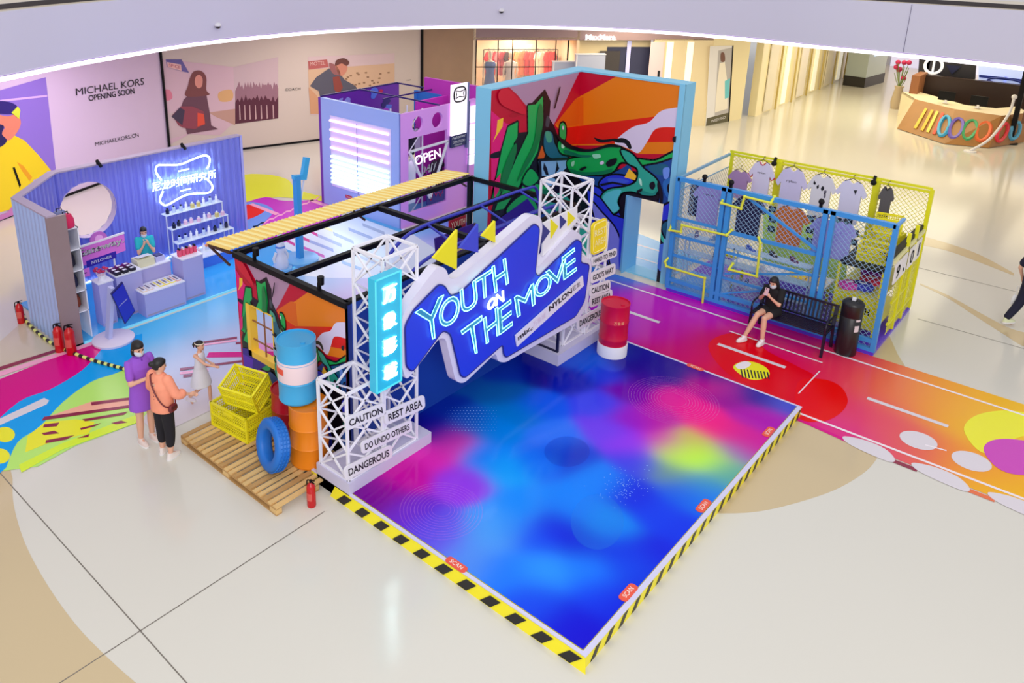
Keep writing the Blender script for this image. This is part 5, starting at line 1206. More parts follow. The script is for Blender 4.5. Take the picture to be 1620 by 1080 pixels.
# clothes in the booth window
def garment(lab, loc, rz, w, h, rgb, cat='garment', group=None, name='hanging_garment', neck=None, pat=None, sleeve=True, rm=None):
    """a T-shirt on a hanger; lies in the local XZ plane, hanging down from z=0"""
    t = thing(name, lab, cat, loc, rz, group); m = rm or mat('cloth_%d_%d_%d' % rgb, rgb, .8, noise=.04, nscale=6)
    a, s = w / 2, w * .30
    if sleeve: P_ = [(-w * .16, 0), (-a * .8, -.05 * h), (-a - s * .55, -.30 * h), (-a - s * .1, -.38 * h), (-a * .86, -.28 * h), (-a * .84, -h), (a * .84, -h), (a * .86, -.28 * h), (a + s * .1, -.38 * h), (a + s * .55, -.30 * h), (a * .8, -.05 * h), (w * .16, 0), (w * .08, -.05 * h), (0, -.07 * h), (-w * .08, -.05 * h)]
    else: P_ = [(-a, 0), (-a * 1.05, -h), (-a * .1, -h), (0, -.35 * h), (a * .1, -h), (a * 1.05, -h), (a, 0)]
    P2 = rounded(P_, .03, 3)
    mb = MB(); mb.prism(P2, 1, -.03, .03); o = mb.build('shirt_body' if sleeve else 'trouser_body', m, t)
    if neck: MB().tube([(x, -.032, z) for x, z in ((-w * .16, 0), (-w * .08, -.05 * h), (0, -.07 * h), (w * .08, -.05 * h), (w * .16, 0))], .012, 5).build('collar', neck, t)
    hk = MB().tube([(-w * .35, 0, -.03 * h), (0, 0, .05), (w * .35, 0, -.03 * h)], .008, 5); hk.tube([(0, 0, .05), (0, 0, .1), (.02, 0, .13), (.03, 0, .11)], .006, 5); hk.build('hanger', mat('hanger_dark', (60, 50, 60), .4), t)
    if pat: pat(t, w, h)
    return t
garment('white dress on a stand in the pink booth window, left', (-10.55, 8.2, 1.75), PI / 2, .5, 1.2, (226, 226, 240))
garment('dark plum jacket hanging in the pink booth window, right', (-10.6, 9.3, 1.5), PI / 2, .45, .7, (50, 24, 50))
garment('black top hanging high in the pink booth window', (-11.0, 8.65, 2.25), PI / 2, .45, .6, (24, 22, 40))
garment('lilac top hanging high at the back of the pink booth', (-11.2, 9.1, 2.25), PI / 2, .4, .6, (196, 186, 210))
t = thing('dark_graphic_board', 'navy board with red scribble leaning low in the pink booth window', 'board', (-10.44, 9.05, .52)); MP(MB().box(-10.46, -10.43, 8.75, 9.44, .40, .84), 'panel', mat('navy_board', (40, 40, 130), .4), t)
o_ = MB(); random.seed(2)
pz = [(-10.42, 8.8 + i * .04, .6 + random.uniform(-.12, .16)) for i in range(15)]; MP(o_.tube(pz, .008, 5), 'scribble', mat('scribble_red', (210, 40, 90), .4), t)
# lit totem sign at the door
ds = thing('door_sign', 'tall white lit sign with black round emblem and navy foot at the pink booth door', 'sign', (-10.36, 9.86, 1.8))
MP(MB().box(-10.39, -10.33, 9.56, 10.17, 2.12, 3.46), 'lit_panel', mat('lit_panel', (255, 244, 252), .3, emit=.7), ds)
MP(MB().box(-10.39, -10.33, 9.56, 10.17, 1.80, 2.12), 'navy_foot', mat('navy_foot', (22, 36, 96), .4), ds)
MP(MB().box(-10.4, -10.31, 10.17, 10.22, 1.7, 3.46), 'side_rail', mat('grey_rail', (120, 124, 170), .4), ds)
em = rounded([(9.63, 3.0), (10.1, 3.0), (10.1, 3.38), (9.63, 3.38)], .2, 5); MP(MB().tube([(-10.325, a, b) for a, b in em], .02, 6, closed=True), 'emblem_ring', BLACK, ds)
em2 = [(9.7, 3.1), (9.85, 3.14), (10.03, 3.1), (10.0, 3.2), (10.04, 3.3), (9.88, 3.26), (9.7, 3.3), (9.73, 3.2)]; MP(MB().tube([(-10.32, a, b) for a, b in em2], .012, 6, closed=True), 'emblem', BLACK, ds)
o_ = MB(); text_quad(o_, 'nyloner', (-10.325, 9.6, 2.0), (-10.325, 10.13, 2.0), (-10.325, 9.6, 2.1)); text_quad(o_, 'OPEN STUDIO', (-10.325, 9.62, 1.9), (-10.325, 10.1, 1.9), (-10.325, 9.62, 1.97)); text_quad(o_, 'ORIGINAL', (-10.325, 9.68, 1.83), (-10.325, 10.0, 1.83), (-10.325, 9.68, 1.87)); MP(o_, 'lettering', WHITE, ds, fix=False)
ds2 = thing('door_lamp_column', 'white glowing slatted column between the door sign and the sky blue mural edge', 'lamp', (-10.3, 10.4, 0))
for z0, z1 in ((1.5, 1.85), (1.9, 2.3), (2.36, 2.8), (1.2, 1.45)): MP(MB().box(-10.38, -10.28, 10.28, 10.56, z0, z1), 'lit_block', mat('lit_panel', (255, 244, 252), .3, emit=.7), ds2)
MP(MB().box(-10.4, -10.39, 10.28, 10.6, 0, 2.95), 'back_plate', PK, ds2)
MP(MB().bar((-10.34, 10.27, 0), (-10.34, 10.27, 2.95), .03), 'rail', mat('grey_rail', (120, 124, 170), .4), ds2)
# ------------------------------------------------------------------ hoarding walls with adverts
QA, QB, QC, QD = (-16.4, -4.0), (-20.52, 7.15), (-17.65, 16.1), (-10.0, 24.25)
def vwall(mb, a, b, z0, z1, th=.15):
    a = np.array(a); b = np.array(b); d = (b - a) / np.linalg.norm(b - a); n = np.array([-d[1], d[0]]) * th       # thickness away from the atrium
    return mb.slab([(*a, z0), (*b, z0), (*b, z1), (*a, z1)], (n[0], n[1], 0))
HW = mat('hoarding_pinkish', (228, 206, 232), .4); HW2 = mat('hoarding_beige', (218, 202, 190), .4)
wl1 = struct('wall_left', vwall(MB(), (-13.96, -10.6), QB, 0, RZ), HW); wl2 = struct('wall_back', vwall(MB(), QB, QC, 0, RZ), HW2)
for w_, a, b in ((wl1, QA, QB), (wl2, QB, QC)):
    a_, b_ = np.array(a), np.array(b); d = (b_ - a_) / np.linalg.norm(b_ - a_); n = np.array([d[1], -d[0]]) * .02
    vwall(MB(), tuple(a_ + n), tuple(b_ + n), 0, .07, .02).build('black_skirting', BLACK, w_)
MB().bar((QB[0] + .05, QB[1], 0), (QB[0] + .05, QB[1], RZ), .06).build('black_joint', BLACK, wl1)
MB().bar((QC[0] + .05, QC[1], 0), (QC[0] + .05, QC[1], RZ), .07).build('black_joint', BLACK, wl2)
def onw(a, b, x, y, off):
    q = np.array(pxw(x, y, a, b)); d = np.array(b) - np.array(a); d = d / np.linalg.norm(d); n = np.array([d[1], -d[0], 0]) * off; return tuple(q + n), n / off
def wshape(root, name, a, b, pts, m, lay, sm=0):
    P_ = smooth_poly(pts, 4) if sm else pts
    Q = [onw(a, b, x, y, .01 + lay * .004)[0] for x, y in P_]; n = onw(a, b, *P_[0], .01)[1]
    return MP(MB().slab(Q, tuple(-n * .004)), name, m, root)
def wtext(root, a, b, words, quad, m, off=.02, bold=0, name='lettering'):
    Q = [onw(a, b, x, y, off)[0] for x, y in quad]; o_ = MB(); text_quad(o_, words, Q[0], Q[1], Q[3], Q[2], bold=bold); return MP(o_, name, m, root, fix=False)
t = thing('opening_soon_lettering', 'black OPENING SOON lettering of a fashion shop on the pale pink hoarding', 'sign', (-20, 5, 2.4))
wtext(t, QA, QB, 'MICHAEL KORS', [(120, 151), (227, 134), (227, 123), (119, 140)], DARK, name='shop_name'); wtext(t, QA, QB, 'OPENING SOON', [(140, 160), (212, 148), (211, 139), (139, 151)], DARK, bold=.01)
wtext(t, QA, QB, 'MICHAELKORS.CN', [(150, 231), (219, 216), (218, 210), (150, 225)], DARK, name='web_address')
pp = thing('puffer_poster', 'large purple advertising panel of a person in a yellow puffer jacket', 'poster', (-18.9, 1.8, 0))
Cc = lambda n_, c: mat('poster_%s' % n_, c, .5)
wshape(pp, 'panel', QA, QB, [(-60, 160), (72, 122), (88, 268), (20, 292), (-60, 320)], Cc('purple', (150, 120, 216)), 0)
wshape(pp, 'upper_line', QA, QB, [(-60, 164), (74, 150), (74, 153), (-60, 168)], Cc('lilac', (226, 190, 240)), 1)
wshape(pp, 'jacket', QA, QB, [(-60, 240), (-20, 225), (8, 222), (22, 214), (38, 222), (60, 245), (82, 272), (60, 282), (52, 284), (50, 296), (40, 310), (20, 330), (-60, 352)], Cc('yellow', (252, 222, 20)), 2, 0)
wshape(pp, 'jacket_shade', QA, QB, [(26, 256), (36, 262), (50, 280), (46, 286), (34, 270)], Cc('orange', (246, 170, 20)), 3, 0)
wshape(pp, 'arm_skin', QA, QB, [(-20, 178), (10, 184), (26, 180), (32, 195), (24, 212), (12, 222), (0, 214), (6, 200), (-20, 196)], Cc('skin', (240, 140, 110)), 3, 1)
wshape(pp, 'cap', QA, QB, [(-20, 162), (8, 160), (26, 168), (18, 180), (-20, 176)], Cc('indigo', (42, 20, 120)), 4, 1); wshape(pp, 'cap_trim', QA, QB, [(17, 178), (27, 168), (31, 174), (29, 188)], Cc('lime', (226, 240, 60)), 5, 0)
wshape(pp, 'shirt', QA, QB, [(-20, 200), (4, 198), (2, 212), (10, 222), (0, 232), (-20, 236)], Cc('navy', (34, 22, 90)), 4, 1)
wshape(pp, 'zip', QA, QB, [(19, 265), (22, 264), (32, 292), (30, 297)], BLACK, 5, 0)
wshape(pp, 'cuff', QA, QB, [(-30, 350), (10, 336), (20, 324), (20, 340), (-30, 360)], Cc('mauve', (206, 130, 190)), 4)
p1_ = thing('woman_bag_poster', 'advert of a dark haired woman holding a patchwork handbag on the hoarding', 'poster', (-20.2, 8, 0))
wshape(p1_, 'panel', QB, QC, [(247, 92), (369, 106), (372, 192), (348, 214), (300, 212), (262, 232)], Cc('haze', (220, 186, 196)), 0)
wshape(p1_, 'ground', QB, QC, [(330, 178), (372, 172), (372, 198), (340, 184)], Cc('tan', (200, 156, 140)), 1); wshape(p1_, 'street', QB, QC, [(248, 180), (300, 176), (310, 200), (290, 214), (258, 222)], Cc('greige', (214, 190, 190)), 1)
wshape(p1_, 'hoarding_sign', QB, QC, [(262, 94), (287, 94), (299, 115), (284, 112), (264, 106)], Cc('board_blue', (110, 100, 160)), 2); wshape(p1_, 'hoarding_face', QB, QC, [(264, 98), (286, 102), (287, 112), (265, 106)], Cc('board_peach', (246, 200, 190)), 3)
wtext(p1_, QB, QC, 'SPICE', [(267, 105), (285, 109), (285, 104), (267, 100)], Cc('board_red', (190, 90, 110)), .035)
wshape(p1_, 'coat', QB, QC, [(298, 150), (312, 142), (326, 148), (332, 180), (334, 198), (345, 204), (296, 212), (292, 198), (284, 176), (290, 158)], Cc('coat', (110, 70, 84)), 3)
wshape(p1_, 'hair', QB, QC, [(300, 124), (306, 113), (318, 112), (326, 122), (326, 142), (330, 150), (294, 152), (297, 136)], Cc('hair', (128, 72, 70)), 4, 1)
wshape(p1_, 'face', QB, QC, [(309, 122), (315, 118), (320, 124), (319, 136), (313, 139), (308, 132)], Cc('face', (226, 150, 134)), 5, 1)
wshape(p1_, 'bag', QB, QC, [(272, 182), (286, 168), (304, 168), (322, 176), (324, 196), (308, 204), (290, 202), (282, 198)], Cc('bag', (150, 70, 84)), 6); wshape(p1_, 'bag_panel', QB, QC, [(312, 178), (322, 180), (324, 196), (312, 200)], Cc('bag_red', (232, 84, 60)), 7); wshape(p1_, 'bag_wing', QB, QC, [(271, 184), (284, 170), (292, 174), (288, 198)], Cc('bag_dark', (70, 56, 78)), 7)
wshape(p1_, 'yellow_cab', QB, QC, [(346, 146), (366, 142), (367, 158), (348, 160)], Cc('cab', (226, 176, 120)), 1, 1); wshape(p1_, 'pink_blur', QB, QC, [(252, 145), (268, 142), (272, 156), (254, 160)], Cc('blur', (226, 130, 150)), 1, 1)
p2_ = thing('skyline_poster', 'advert panel of a hazy purple city skyline beside the handbag poster', 'poster', (-19.5, 10, 0))
wshape(p2_, 'panel', QB, QC, [(369, 106), (440, 90), (440, 187), (372, 196)], Cc('haze2', (212, 186, 190)), 0)
random.seed(6)
wshape(p2_, 'far_blocks', QB, QC, [(372, 144)] + [(376 + k * 4.6 + j, (136 if j else 142) - random.uniform(0, 9)) for k in range(14) for j in (0, 2)] + [(440, 140), (440, 187), (372, 196)], Cc('far_towers', (160, 116, 130)), 1)
wshape(p2_, 'near_blocks', QB, QC, [(372, 162)] + [(376 + k * 6.2 + j, (156 if j < 3 else 163) - random.uniform(0, 7)) for k in range(10) for j in (0, 3)] + [(440, 152), (440, 187), (372, 196)], Cc('near_towers', (92, 40, 58)), 2)
for k, x in enumerate((378, 386, 394, 403, 412, 421, 431)):
    wshape(p2_, 'avenue', QB, QC, [(x, 166), (x + 1.4, 166), (x + 2.6, 189 - k * .4), (x + .6, 190 - k * .4)], Cc('avenue', (206, 170, 170)), 3)
p3_ = thing('boot_brand_lettering', 'small black brand lettering on the beige hoarding between the two picture panels', 'sign', (-19.1, 11.3, 1.9)); wtext(p3_, QB, QC, 'COACH', [(451, 144), (475, 142), (475, 138), (451, 140)], DARK); wtext(p3_, QB, QC, 'COACH', [(643, 128), (650, 127), (650, 125), (643, 126)], DARK)
p4_ = thing('man_desert_poster', 'advert of a man in a grey jacket crouching before a desert motel', 'poster', (-18.4, 13.4, 0))
wshape(p4_, 'panel', QB, QC, [(487, 90), (624, 84), (624, 140), (620, 180), (492, 182)], Cc('sky', (222, 196, 196)), 0)
wshape(p4_, 'plain', QB, QC, [(487, 110), (624, 100), (624, 140), (560, 150), (540, 182), (491, 178)], Cc('sand', (222, 184, 150)), 1); wshape(p4_, 'foreground', QB, QC, [(488, 138), (500, 150), (510, 165), (510, 180), (491, 180)], Cc('clay', (216, 160, 120)), 2)
wshape(p4_, 'motel', QB, QC, [(487, 97), (517, 94), (520, 106), (488, 110)], Cc('motel', (190, 100, 96)), 2); wtext(p4_, QB, QC, 'MOTEL', [(490, 104), (514, 102), (514, 96), (490, 98)], Cc('motel_letters', (236, 200, 190)), .03)
wshape(p4_, 'jacket', QB, QC, [(490, 136), (500, 122), (520, 108), (534, 112), (545, 126), (562, 136), (566, 142), (550, 146), (530, 146), (522, 156), (506, 154), (504, 144)], Cc('jacket', (92, 90, 104)), 3)
wshape(p4_, 'head', QB, QC, [(530, 100), (538, 96), (548, 100), (548, 112), (540, 120), (532, 112)], Cc('mans_face', (214, 140, 116)), 4, 1); wshape(p4_, 'hair', QB, QC, [(530, 104), (532, 95), (544, 92), (552, 98), (548, 104), (540, 100)], Cc('mans_hair', (110, 66, 60)), 5, 1); wshape(p4_, 'scarf', QB, QC, [(520, 100), (532, 104), (538, 118), (526, 116)], Cc('scarf', (160, 100, 100)), 4, 1)
wshape(p4_, 'satchel', QB, QC, [(526, 122), (536, 120), (542, 138), (536, 148), (528, 142)], Cc('satchel', (150, 70, 60)), 5)
random.seed(9)
for k in range(18):
    x, y = random.uniform(545, 620), random.uniform(112, 136); wshape(p4_, 'scrub', QB, QC, [(x, y), (x + 3.5, y - .6), (x + 4, y + 1.8), (x + .5, y + 2)], Cc('scrub', (150, 112, 84)), 2)

# ------------------------------------------------------------------ facade right of the hoarding: brown wall, shop window, sign band, dark bays
def seg(s0): a = np.array(QC); b = np.array(QD); d = (b - a) / np.linalg.norm(b - a); return tuple(a + d * s0)
BRW = mat('brown_marble', (172, 140, 108), .35, noise=.12, nscale=1.5)
wr = struct('wall_right', vwall(MB(), seg(.05), seg(1.95), 0, RZ), BRW)
struct('trim_4', vwall(MB(), seg(1.95), seg(11.25), 3.36, RZ, .3), mat('shop_band_taupe', (164, 138, 142), .4))
sg_ = thing('shop_fascia_lettering', 'glowing white shop name on the taupe band above the back shops', 'sign', (*seg(6.4), 3.3))
_d = (np.array(QD) - np.array(QC)) / np.linalg.norm(np.array(QD) - np.array(QC)); _n = np.array([_d[1], -_d[0]])
def fp(s, z, off=0.0): q = np.array(seg(s)) + _n * off; return (q[0], q[1], z)
o_ = MB(); text_quad(o_, 'MaxMara', fp(6.2, 3.38, .08), fp(7.35, 3.38, .08), fp(6.2, 3.58, .08), fat=.03); MP(o_, 'shop_name', mat('sign_glow', (255, 255, 255), .3, emit=1.6), sg_, fix=False)
MP(MB().slab([fp(6.15, 3.37, .01), fp(7.4, 3.37, .01), fp(7.4, 3.38, .01), fp(6.15, 3.38, .01)], (_n[0] * .07, _n[1] * .07, 0)), 'rail', WHITE, sg_)
# shop interior
shopm = mat('shop_warm_wall', (250, 226, 190), .6); 
def bx(mb, s0, s1, d0, d1, z0, z1):                 # box along the facade; d = depth behind the facade
    P_ = [fp(s, z, -d) for s in (s0, s1) for d in (d0, d1) for z in (z0, z1)]
    return mb.add(P_, [(0, 1, 3, 2), (4, 6, 7, 5), (0, 4, 5, 1), (2, 3, 7, 6), (0, 2, 6, 4), (1, 5, 7, 3)])
si = struct('wall_shop', bx(bx(bx(bx(MB(), 1.95, 6.0, 2.6, 2.7, 0, RZ), 1.95, 2.05, 0, 2.6, 0, RZ), 5.9, 6.0, 0, 2.6, 0, RZ), 1.95, 6.0, 0, 2.7, 3.4, 3.45), shopm)
struct('floor_shop', bx(MB(), 2.0, 5.95, 0, 2.6, 0, .02), mat('shop_floor', (244, 226, 200), .2))
q = fp(4, 3.2, -1.3); area('shop_light', q, 2.2, 130, (1, .9, .75))
win = struct('window_1', bx(bx(MB(), 2.05, 2.09, -.02, .04, 0, 3.36), 5.55, 5.6, -.02, .04, 0, 3.36), BLACK)
for s in (2.9, 3.45, 4.35, 5.1): bx(MB(), s - .015, s + .015, -.02, .03, 0, 3.36).build('mullion', BLACK, win)
for z in (.5, 2.35): bx(MB(), 2.05, 5.6, -.02, .03, z - .015, z + .015).build('transom', BLACK, win)
bx(MB(), 2.05, 5.6, .005, .012, 0, 3.36).build('pane', mat('window_glass', (255, 255, 255), .02, alpha=.1), win)
gcols = [(214, 40, 50), (220, 60, 70), (236, 120, 120), (150, 40, 50), (60, 40, 40), (226, 120, 60), (240, 150, 90), (214, 110, 60), (190, 40, 40), (230, 60, 50), (240, 226, 190), (236, 196, 160), (226, 40, 30), (210, 20, 20)]
rk = thing('clothes_rail', 'long clothes rail inside the warmly lit back shop', 'rail', fp(4, 0, -1.8))
o_ = MB().bar(fp(2.6, 2.75, -1.8), fp(5.6, 2.75, -1.8), .03); MP(o_, 'bar', BLACK, rk); MP(MB().bar(fp(2.6, 0, -1.8), fp(2.6, 2.75, -1.8), .03).bar(fp(5.6, 0, -1.8), fp(5.6, 2.75, -1.8), .03), 'post', BLACK, rk)
fa = math.atan2(_d[1], _d[0])
names = ['red', 'coral red', 'pink', 'wine', 'dark brown', 'orange', 'peach', 'rust', 'brick red', 'vermilion', 'cream', 'beige', 'scarlet', 'deep red']
ordn = ['first', 'second', 'third', 'fourth', 'fifth', 'sixth', 'seventh', 'eighth', 'ninth', 'tenth', 'eleventh', 'twelfth', 'thirteenth', 'last']
for k in range(14):
    garment('%s garment, %s from the left on the rail in the back shop' % (names[k], ordn[k]), fp(2.8 + k * .2, 2.68, -1.78), fa + .5, .34, .95, gcols[k], group='garments in the back shop')
for k, (s, c, lab) in enumerate([(2.45, (60, 90, 150), 'mannequin in a blue outfit at the left of the back shop window'), (3.25, (206, 190, 180), 'mannequin in a pale grey outfit in the back shop window')]):
    t = thing('mannequin', lab, 'mannequin', fp(s + .25, .9, -.6), fa, s=1.1)
    MB().box(-.28, .28, -.28, .28, -.8, -.02).build('podium', WHITE, t)
    MB().loft([((0, 0, .8), .16, .11, 0), ((0, 0, 1.0), .13, .1, 0), ((0, 0, 1.3), .19, .11, 0), ((0, 0, 1.42), .15, .08, 0), ((0, 0, 1.47), .05, .05, 0), ((0, 0, 1.55), .05, .05, 0), ((0, 0, 1.62), .08, .09, 0), ((0, 0, 1.75), .075, .09, 0), ((0, 0, 1.8), .03, .04, 0)], 12).build('body', mat('mannequin_%d' % k, (232, 214, 190), .4), t, smooth=True)
    MB().loft([((0, 0, .45), .24, .18, 0), ((0, 0, .8), .18, .13, 0), ((0, 0, 1.05), .145, .12, 0), ((0, 0, 1.32), .2, .125, 0), ((0, 0, 1.42), .16, .09, 0)], 14).build('dress', mat('mannequin_dress_%d' % k, c, .7), t, smooth=True)
    for sx in (-1, 1):
        MB().tube([(sx * .19, 0, 1.38), (sx * .24, .02, 1.1), (sx * .22, .1, .85)], [.045, .038, .025], 8).build('arm', mat('mannequin_%d' % k, (232, 214, 190), .4), t, smooth=True); MB().tube([(sx * .08, 0, .8), (sx * .08, 0, .4), (sx * .08, .02, 0)], [.07, .05, .035], 8).build('leg', mat('mannequin_%d' % k, (232, 214, 190), .4), t, smooth=True)
    MB().lathe([(.2, 0), (.2, .02)], n=20).build('base', WHITE, t)
t = thing('bag_shelf', 'cream wall shelf with brown and tan handbags at the right of the back shop', 'shelf', fp(4.9, 0, -2.45), fa)
for z in (1.3, 1.85, 2.4): MB().box(-.9, .9, -.15, .12, z - .03, z).build('shelf_board', mat('shelf_cream_warm', (236, 214, 170), .5), t)
for k in range(9):
    c_ = [(150, 90, 50), (120, 60, 40), (206, 160, 100)][k % 3]; b = thing('handbag', '%s handbag, %s on the %s board of the shop wall shelf' % (['brown', 'chestnut', 'tan'][k % 3], ['left', 'middle', 'right'][k % 3], ['lowest', 'middle', 'top'][k // 3]), 'bag', fp(4.4 + (k % 3) * .5, [1.3, 1.85, 2.4][k // 3], -2.42), fa, 'handbags in the back shop'); MB().loft([((0, 0, 0), .15, .07, 0), ((0, 0, .2), .12, .05, 0)], 10, 3).build('bag_body', mat('handbag_%d' % (k % 3), c_, .4), b, smooth=True); MB().tube([(-.07, 0, .18), (0, 0, .3), (.07, 0, .18)], .012, 5).build('handle', BLACK, b)
t = thing('shop_table', 'wooden display table low in the back shop window', 'table', fp(4.6, .02, -1.0), fa)
MB().box(-.7, .7, -.3, .3, .7, .76).build('tabletop', mat('shop_table_wood', (176, 110, 70), .5), t)
for x in (-.62, .62):
    for y in (-.25, .25): MB().box(x - .03, x + .03, y - .03, y + .03, 0, .7).build('leg', mat('shop_table_wood', (176, 110, 70), .5), t)
# dark bays and pale panels further right
o = struct('wall_bay', vwall(bx(MB(), 6.0, 8.9, .4, .5, 0, 3.4), seg(8.9), seg(11.25), 0, 3.4), mat('bay_cream', (240, 222, 180), .4))
o2 = bx(MB(), 7.2, 8.9, .36, .4, 0, 3.05).build('dark_panel', mat('bay_navy', (60, 62, 92), .4), o)
bx(MB(), 6.9, 7.7, .32, .36, 0, 2.9).build('dark_panel', mat('bay_charcoal', (72, 66, 66), .4), o)
bx(MB(), 7.95, 8.1, .3, .32, .6, 3.3).build('light_strip', mat('bay_lilac_strip', (206, 206, 250), .4, emit=.3), o)
for s in (9.4, 10.2): bx(MB(), s, s + .25, -.02, -.01, .2, 3.3).build('light_strip', mat('bay_glow', (255, 246, 230), .4, emit=.5), o)
bx(MB(), 8.75, 9.3, -.04, -.02, 0, 3.3).build('pale_panel', mat('bay_panel_pinkish', (236, 216, 220), .4), o)
bx(MB(), 9.12, 9.2, -.06, -.04, 1.7, 2.2).build('character_strip', DARK, o)
for nm, s0, s1, z1, dep, lab in [('a', 4.9, 5.75, 2.62, .5, 'lower pale blue-grey display panel standing behind the mural wall'), ('b', 5.65, 6.75, 2.95, .9, 'taller pale blue-grey display panel standing behind the mural wall')]:
    t = thing('grey_screen', lab, 'screen', fp((s0 + s1) / 2, 0, dep), fa); w = (s1 - s0) / 2
    MB().box(-w, w, -.1, .1, 0, z1).build('board', mat('panel_bluegrey', (186, 192, 214), .4), t); MB().box(-w - .02, w + .02, -.12, .12, z1, z1 + .03).build('cap', WHITE, t); MB().box(-w, -w + .05, -.11, -.1, 0, z1).build('edge_strip', WHITE, t)
t = thing('display_bench', 'low white display bench behind the mural wall', 'bench', fp(7.9, 0, .9), fa); MB().box(-.8, .8, -.2, .2, 1.3, 1.42).build('top', WHITE, t); MB().box(-.78, .78, -.18, .18, 0, 1.3).build('body', mat('bench_grey', (170, 170, 182), .4), t)
# column with the white dress poster
CA, CB = (-9.95, 24.25), (-9.45, 26.6)
col = struct('wall_column', MB().add([(*CA, 0), (*CB, 0), (-11.6, 27.2, 0), (-11.6, 25.4, 0), (*CA, RZ), (*CB, RZ), (-11.6, 27.2, RZ), (-11.6, 25.4, RZ)], [(0, 1, 5, 4), (1, 2, 6, 5), (2, 3, 7, 6), (3, 0, 4, 7)]), mat('column_cream', (246, 232, 190), .35))
dp = thing('white_dress_poster', 'tall poster of a figure in a white dress on the cream column', 'poster', (-9.7, 25.3, 0))
wshape(dp, 'panel', CA, CB, [(1123, 73), (1159, 72), (1152, 194), (1116, 201)], Cc('dp_white', (238, 236, 240)), 0); wshape(dp, 'grey_ground', CA, CB, [(1136, 80), (1158, 75), (1153, 182), (1130, 190)], Cc('dp_grey', (190, 186, 190)), 1)
wshape(dp, 'dark_foot', CA, CB, [(1118, 187), (1152, 178), (1151, 193), (1116, 201)], Cc('dp_olive', (96, 92, 70)), 2); wtext(dp, CA, CB, 'WEEKEND', [(1124, 194), (1147, 187), (1147, 183), (1124, 190)], WHITE, .03)
wshape(dp, 'figure_dress', CA, CB, [(1138, 100), (1146, 98), (1150, 130), (1150, 172), (1130, 178), (1134, 130)], Cc('dp_dress', (248, 240, 226)), 3, 0); wshape(dp, 'figure_head', CA, CB, [(1140, 84), (1145, 84), (1146, 96), (1140, 97)], Cc('dp_skin', (120, 80, 70)), 4, 1); wshape(dp, 'towel', CA, CB, [(1146, 128), (1154, 124), (1152, 154), (1146, 156)], Cc('dp_aqua', (110, 206, 220)), 4)
wshape(dp, 'black_edge', CA, CB, [(1158, 72), (1160, 72), (1153, 194), (1151, 194)], BLACK, 2)
# glazed cream shops running away on the right
gl = struct('wall_glazed', vwall(MB(), (-9.2, 27.4), (-9.8, 47), 0, RZ, .3), mat('glazed_cream', (250, 236, 190), .15))
random.seed(12)
for k in range(9):
    y = 28.2 + k * 2.1; x = -9.2 - (y - 27.4) * .0306; o = MB().box(x + .02, x + .06, y, y + (.5 if k % 2 else .9), .1, 4.2).build('lit_pane', mat('pane_glow', (255, 250, 226), .2, emit=.35) if k % 2 else mat('pane_pale', (236, 226, 206), .1), gl)
    MB().box(x + .02, x + .09, y + 1.3, y + 1.36, 0, 4.3).build('mullion', mat('brass', (206, 186, 120), .3, metal=.5), gl)
# grey kiosk block, flower stand, information desk
t = thing('grey_showcase', 'pale grey showcase with a dark plinth, far off under the bulkhead', 'showcase', (-8.3, 39.2, 0), -.1)
MB().box(-.5, .5, -1.2, 1.2, .5, 2.6).build('cabinet', mat('showcase_grey', (178, 190, 190), .3), t); MB().box(-.52, .52, -1.25, 1.25, 0, .5).build('plinth', mat('showcase_dark', (40, 36, 36), .4), t); MB().box(.5, .53, -.6, .6, 1.5, 2.3).build('screen', mat('showcase_screen', (210, 225, 250), .3, emit=.6), t)
# information desk: prow-shaped
dk = thing('information_desk', 'prow-shaped cream information desk with colourful doodles on its timber front', 'desk', (-2.6, 29.2, 0))
def g(x, y, z=0): return px(x, y, z)
base = [g(1412, 205), g(1440, 213), g(1508, 229), (g(1580, 226)), g(1605, 205)]
top = [np.array(g(a, b, 1.05)) for a, b in ((1411, 203), (1450, 193), (1475, 196), (1530, 196), (1592, 192))]
front_top = [g(1411, 200, 0.0)]
D0 = [(-4.28, 29.2), (-2.35, 27.75), (-1.05, 28.2), (-.25, 30.2)]
wood = mat('desk_timber', (170, 120, 66), .4, noise=.15, nscale=2); cream = mat('desk_cream', (246, 232, 200), .35)
sl = MB()
# flaring front: narrower at the top
Dt = [(-4.1, 30.4), (-2.5, 29.3), (-1.0, 29.2), (-.35, 30.6)]
n_ = len(D0)
sl.add([(*p, .02) for p in D0] + [(*p, 1.05) for p in Dt], [(i, i + 1, n_ + i + 1, n_ + i) for i in range(n_ - 1)])
MP(sl, 'timber_front', wood, dk)
MP(MB().add([(*p, 1.05) for p in Dt] + [(*p, 1.05) for p in ((-.9, 31.6), (-1.4, 30.6), (-2.4, 30.5), (-3.2, 31.3), (-4.3, 32.2), (-4.9, 31.8))], [(0, 1, 6, 7), (1, 2, 5, 6), (2, 3, 4, 5), (0, 7, 8, 9)]), 'desk_top', cream, dk, fix=False).modifiers.new('t', 'SOLIDIFY').thickness = .08
MP(MB().slab([(-4.28, 29.2, 0), (-4.1, 30.4, 1.05), (-4.9, 31.8, 1.05), (-4.9, 31.8, 0)], (.02, .02, 0)), 'cream_flank', cream, dk)
MP(MB().box(-4.3, -.3, 32.6, 32.9, 0, 1.72), 'dark_back', mat('desk_dark_wall', (44, 26, 20), .4), dk)
MP(MB().box(-4.6, -4.3, 31.6, 32.9, 0, 1.8), 'timber_side', mat('desk_side', (150, 96, 60), .5), dk)
cols = [(240, 200, 60), (246, 190, 50), (250, 220, 90), (236, 80, 50), (60, 170, 220), (120, 100, 200), (70, 170, 110), (236, 110, 60), (240, 60, 80), (90, 180, 230)]
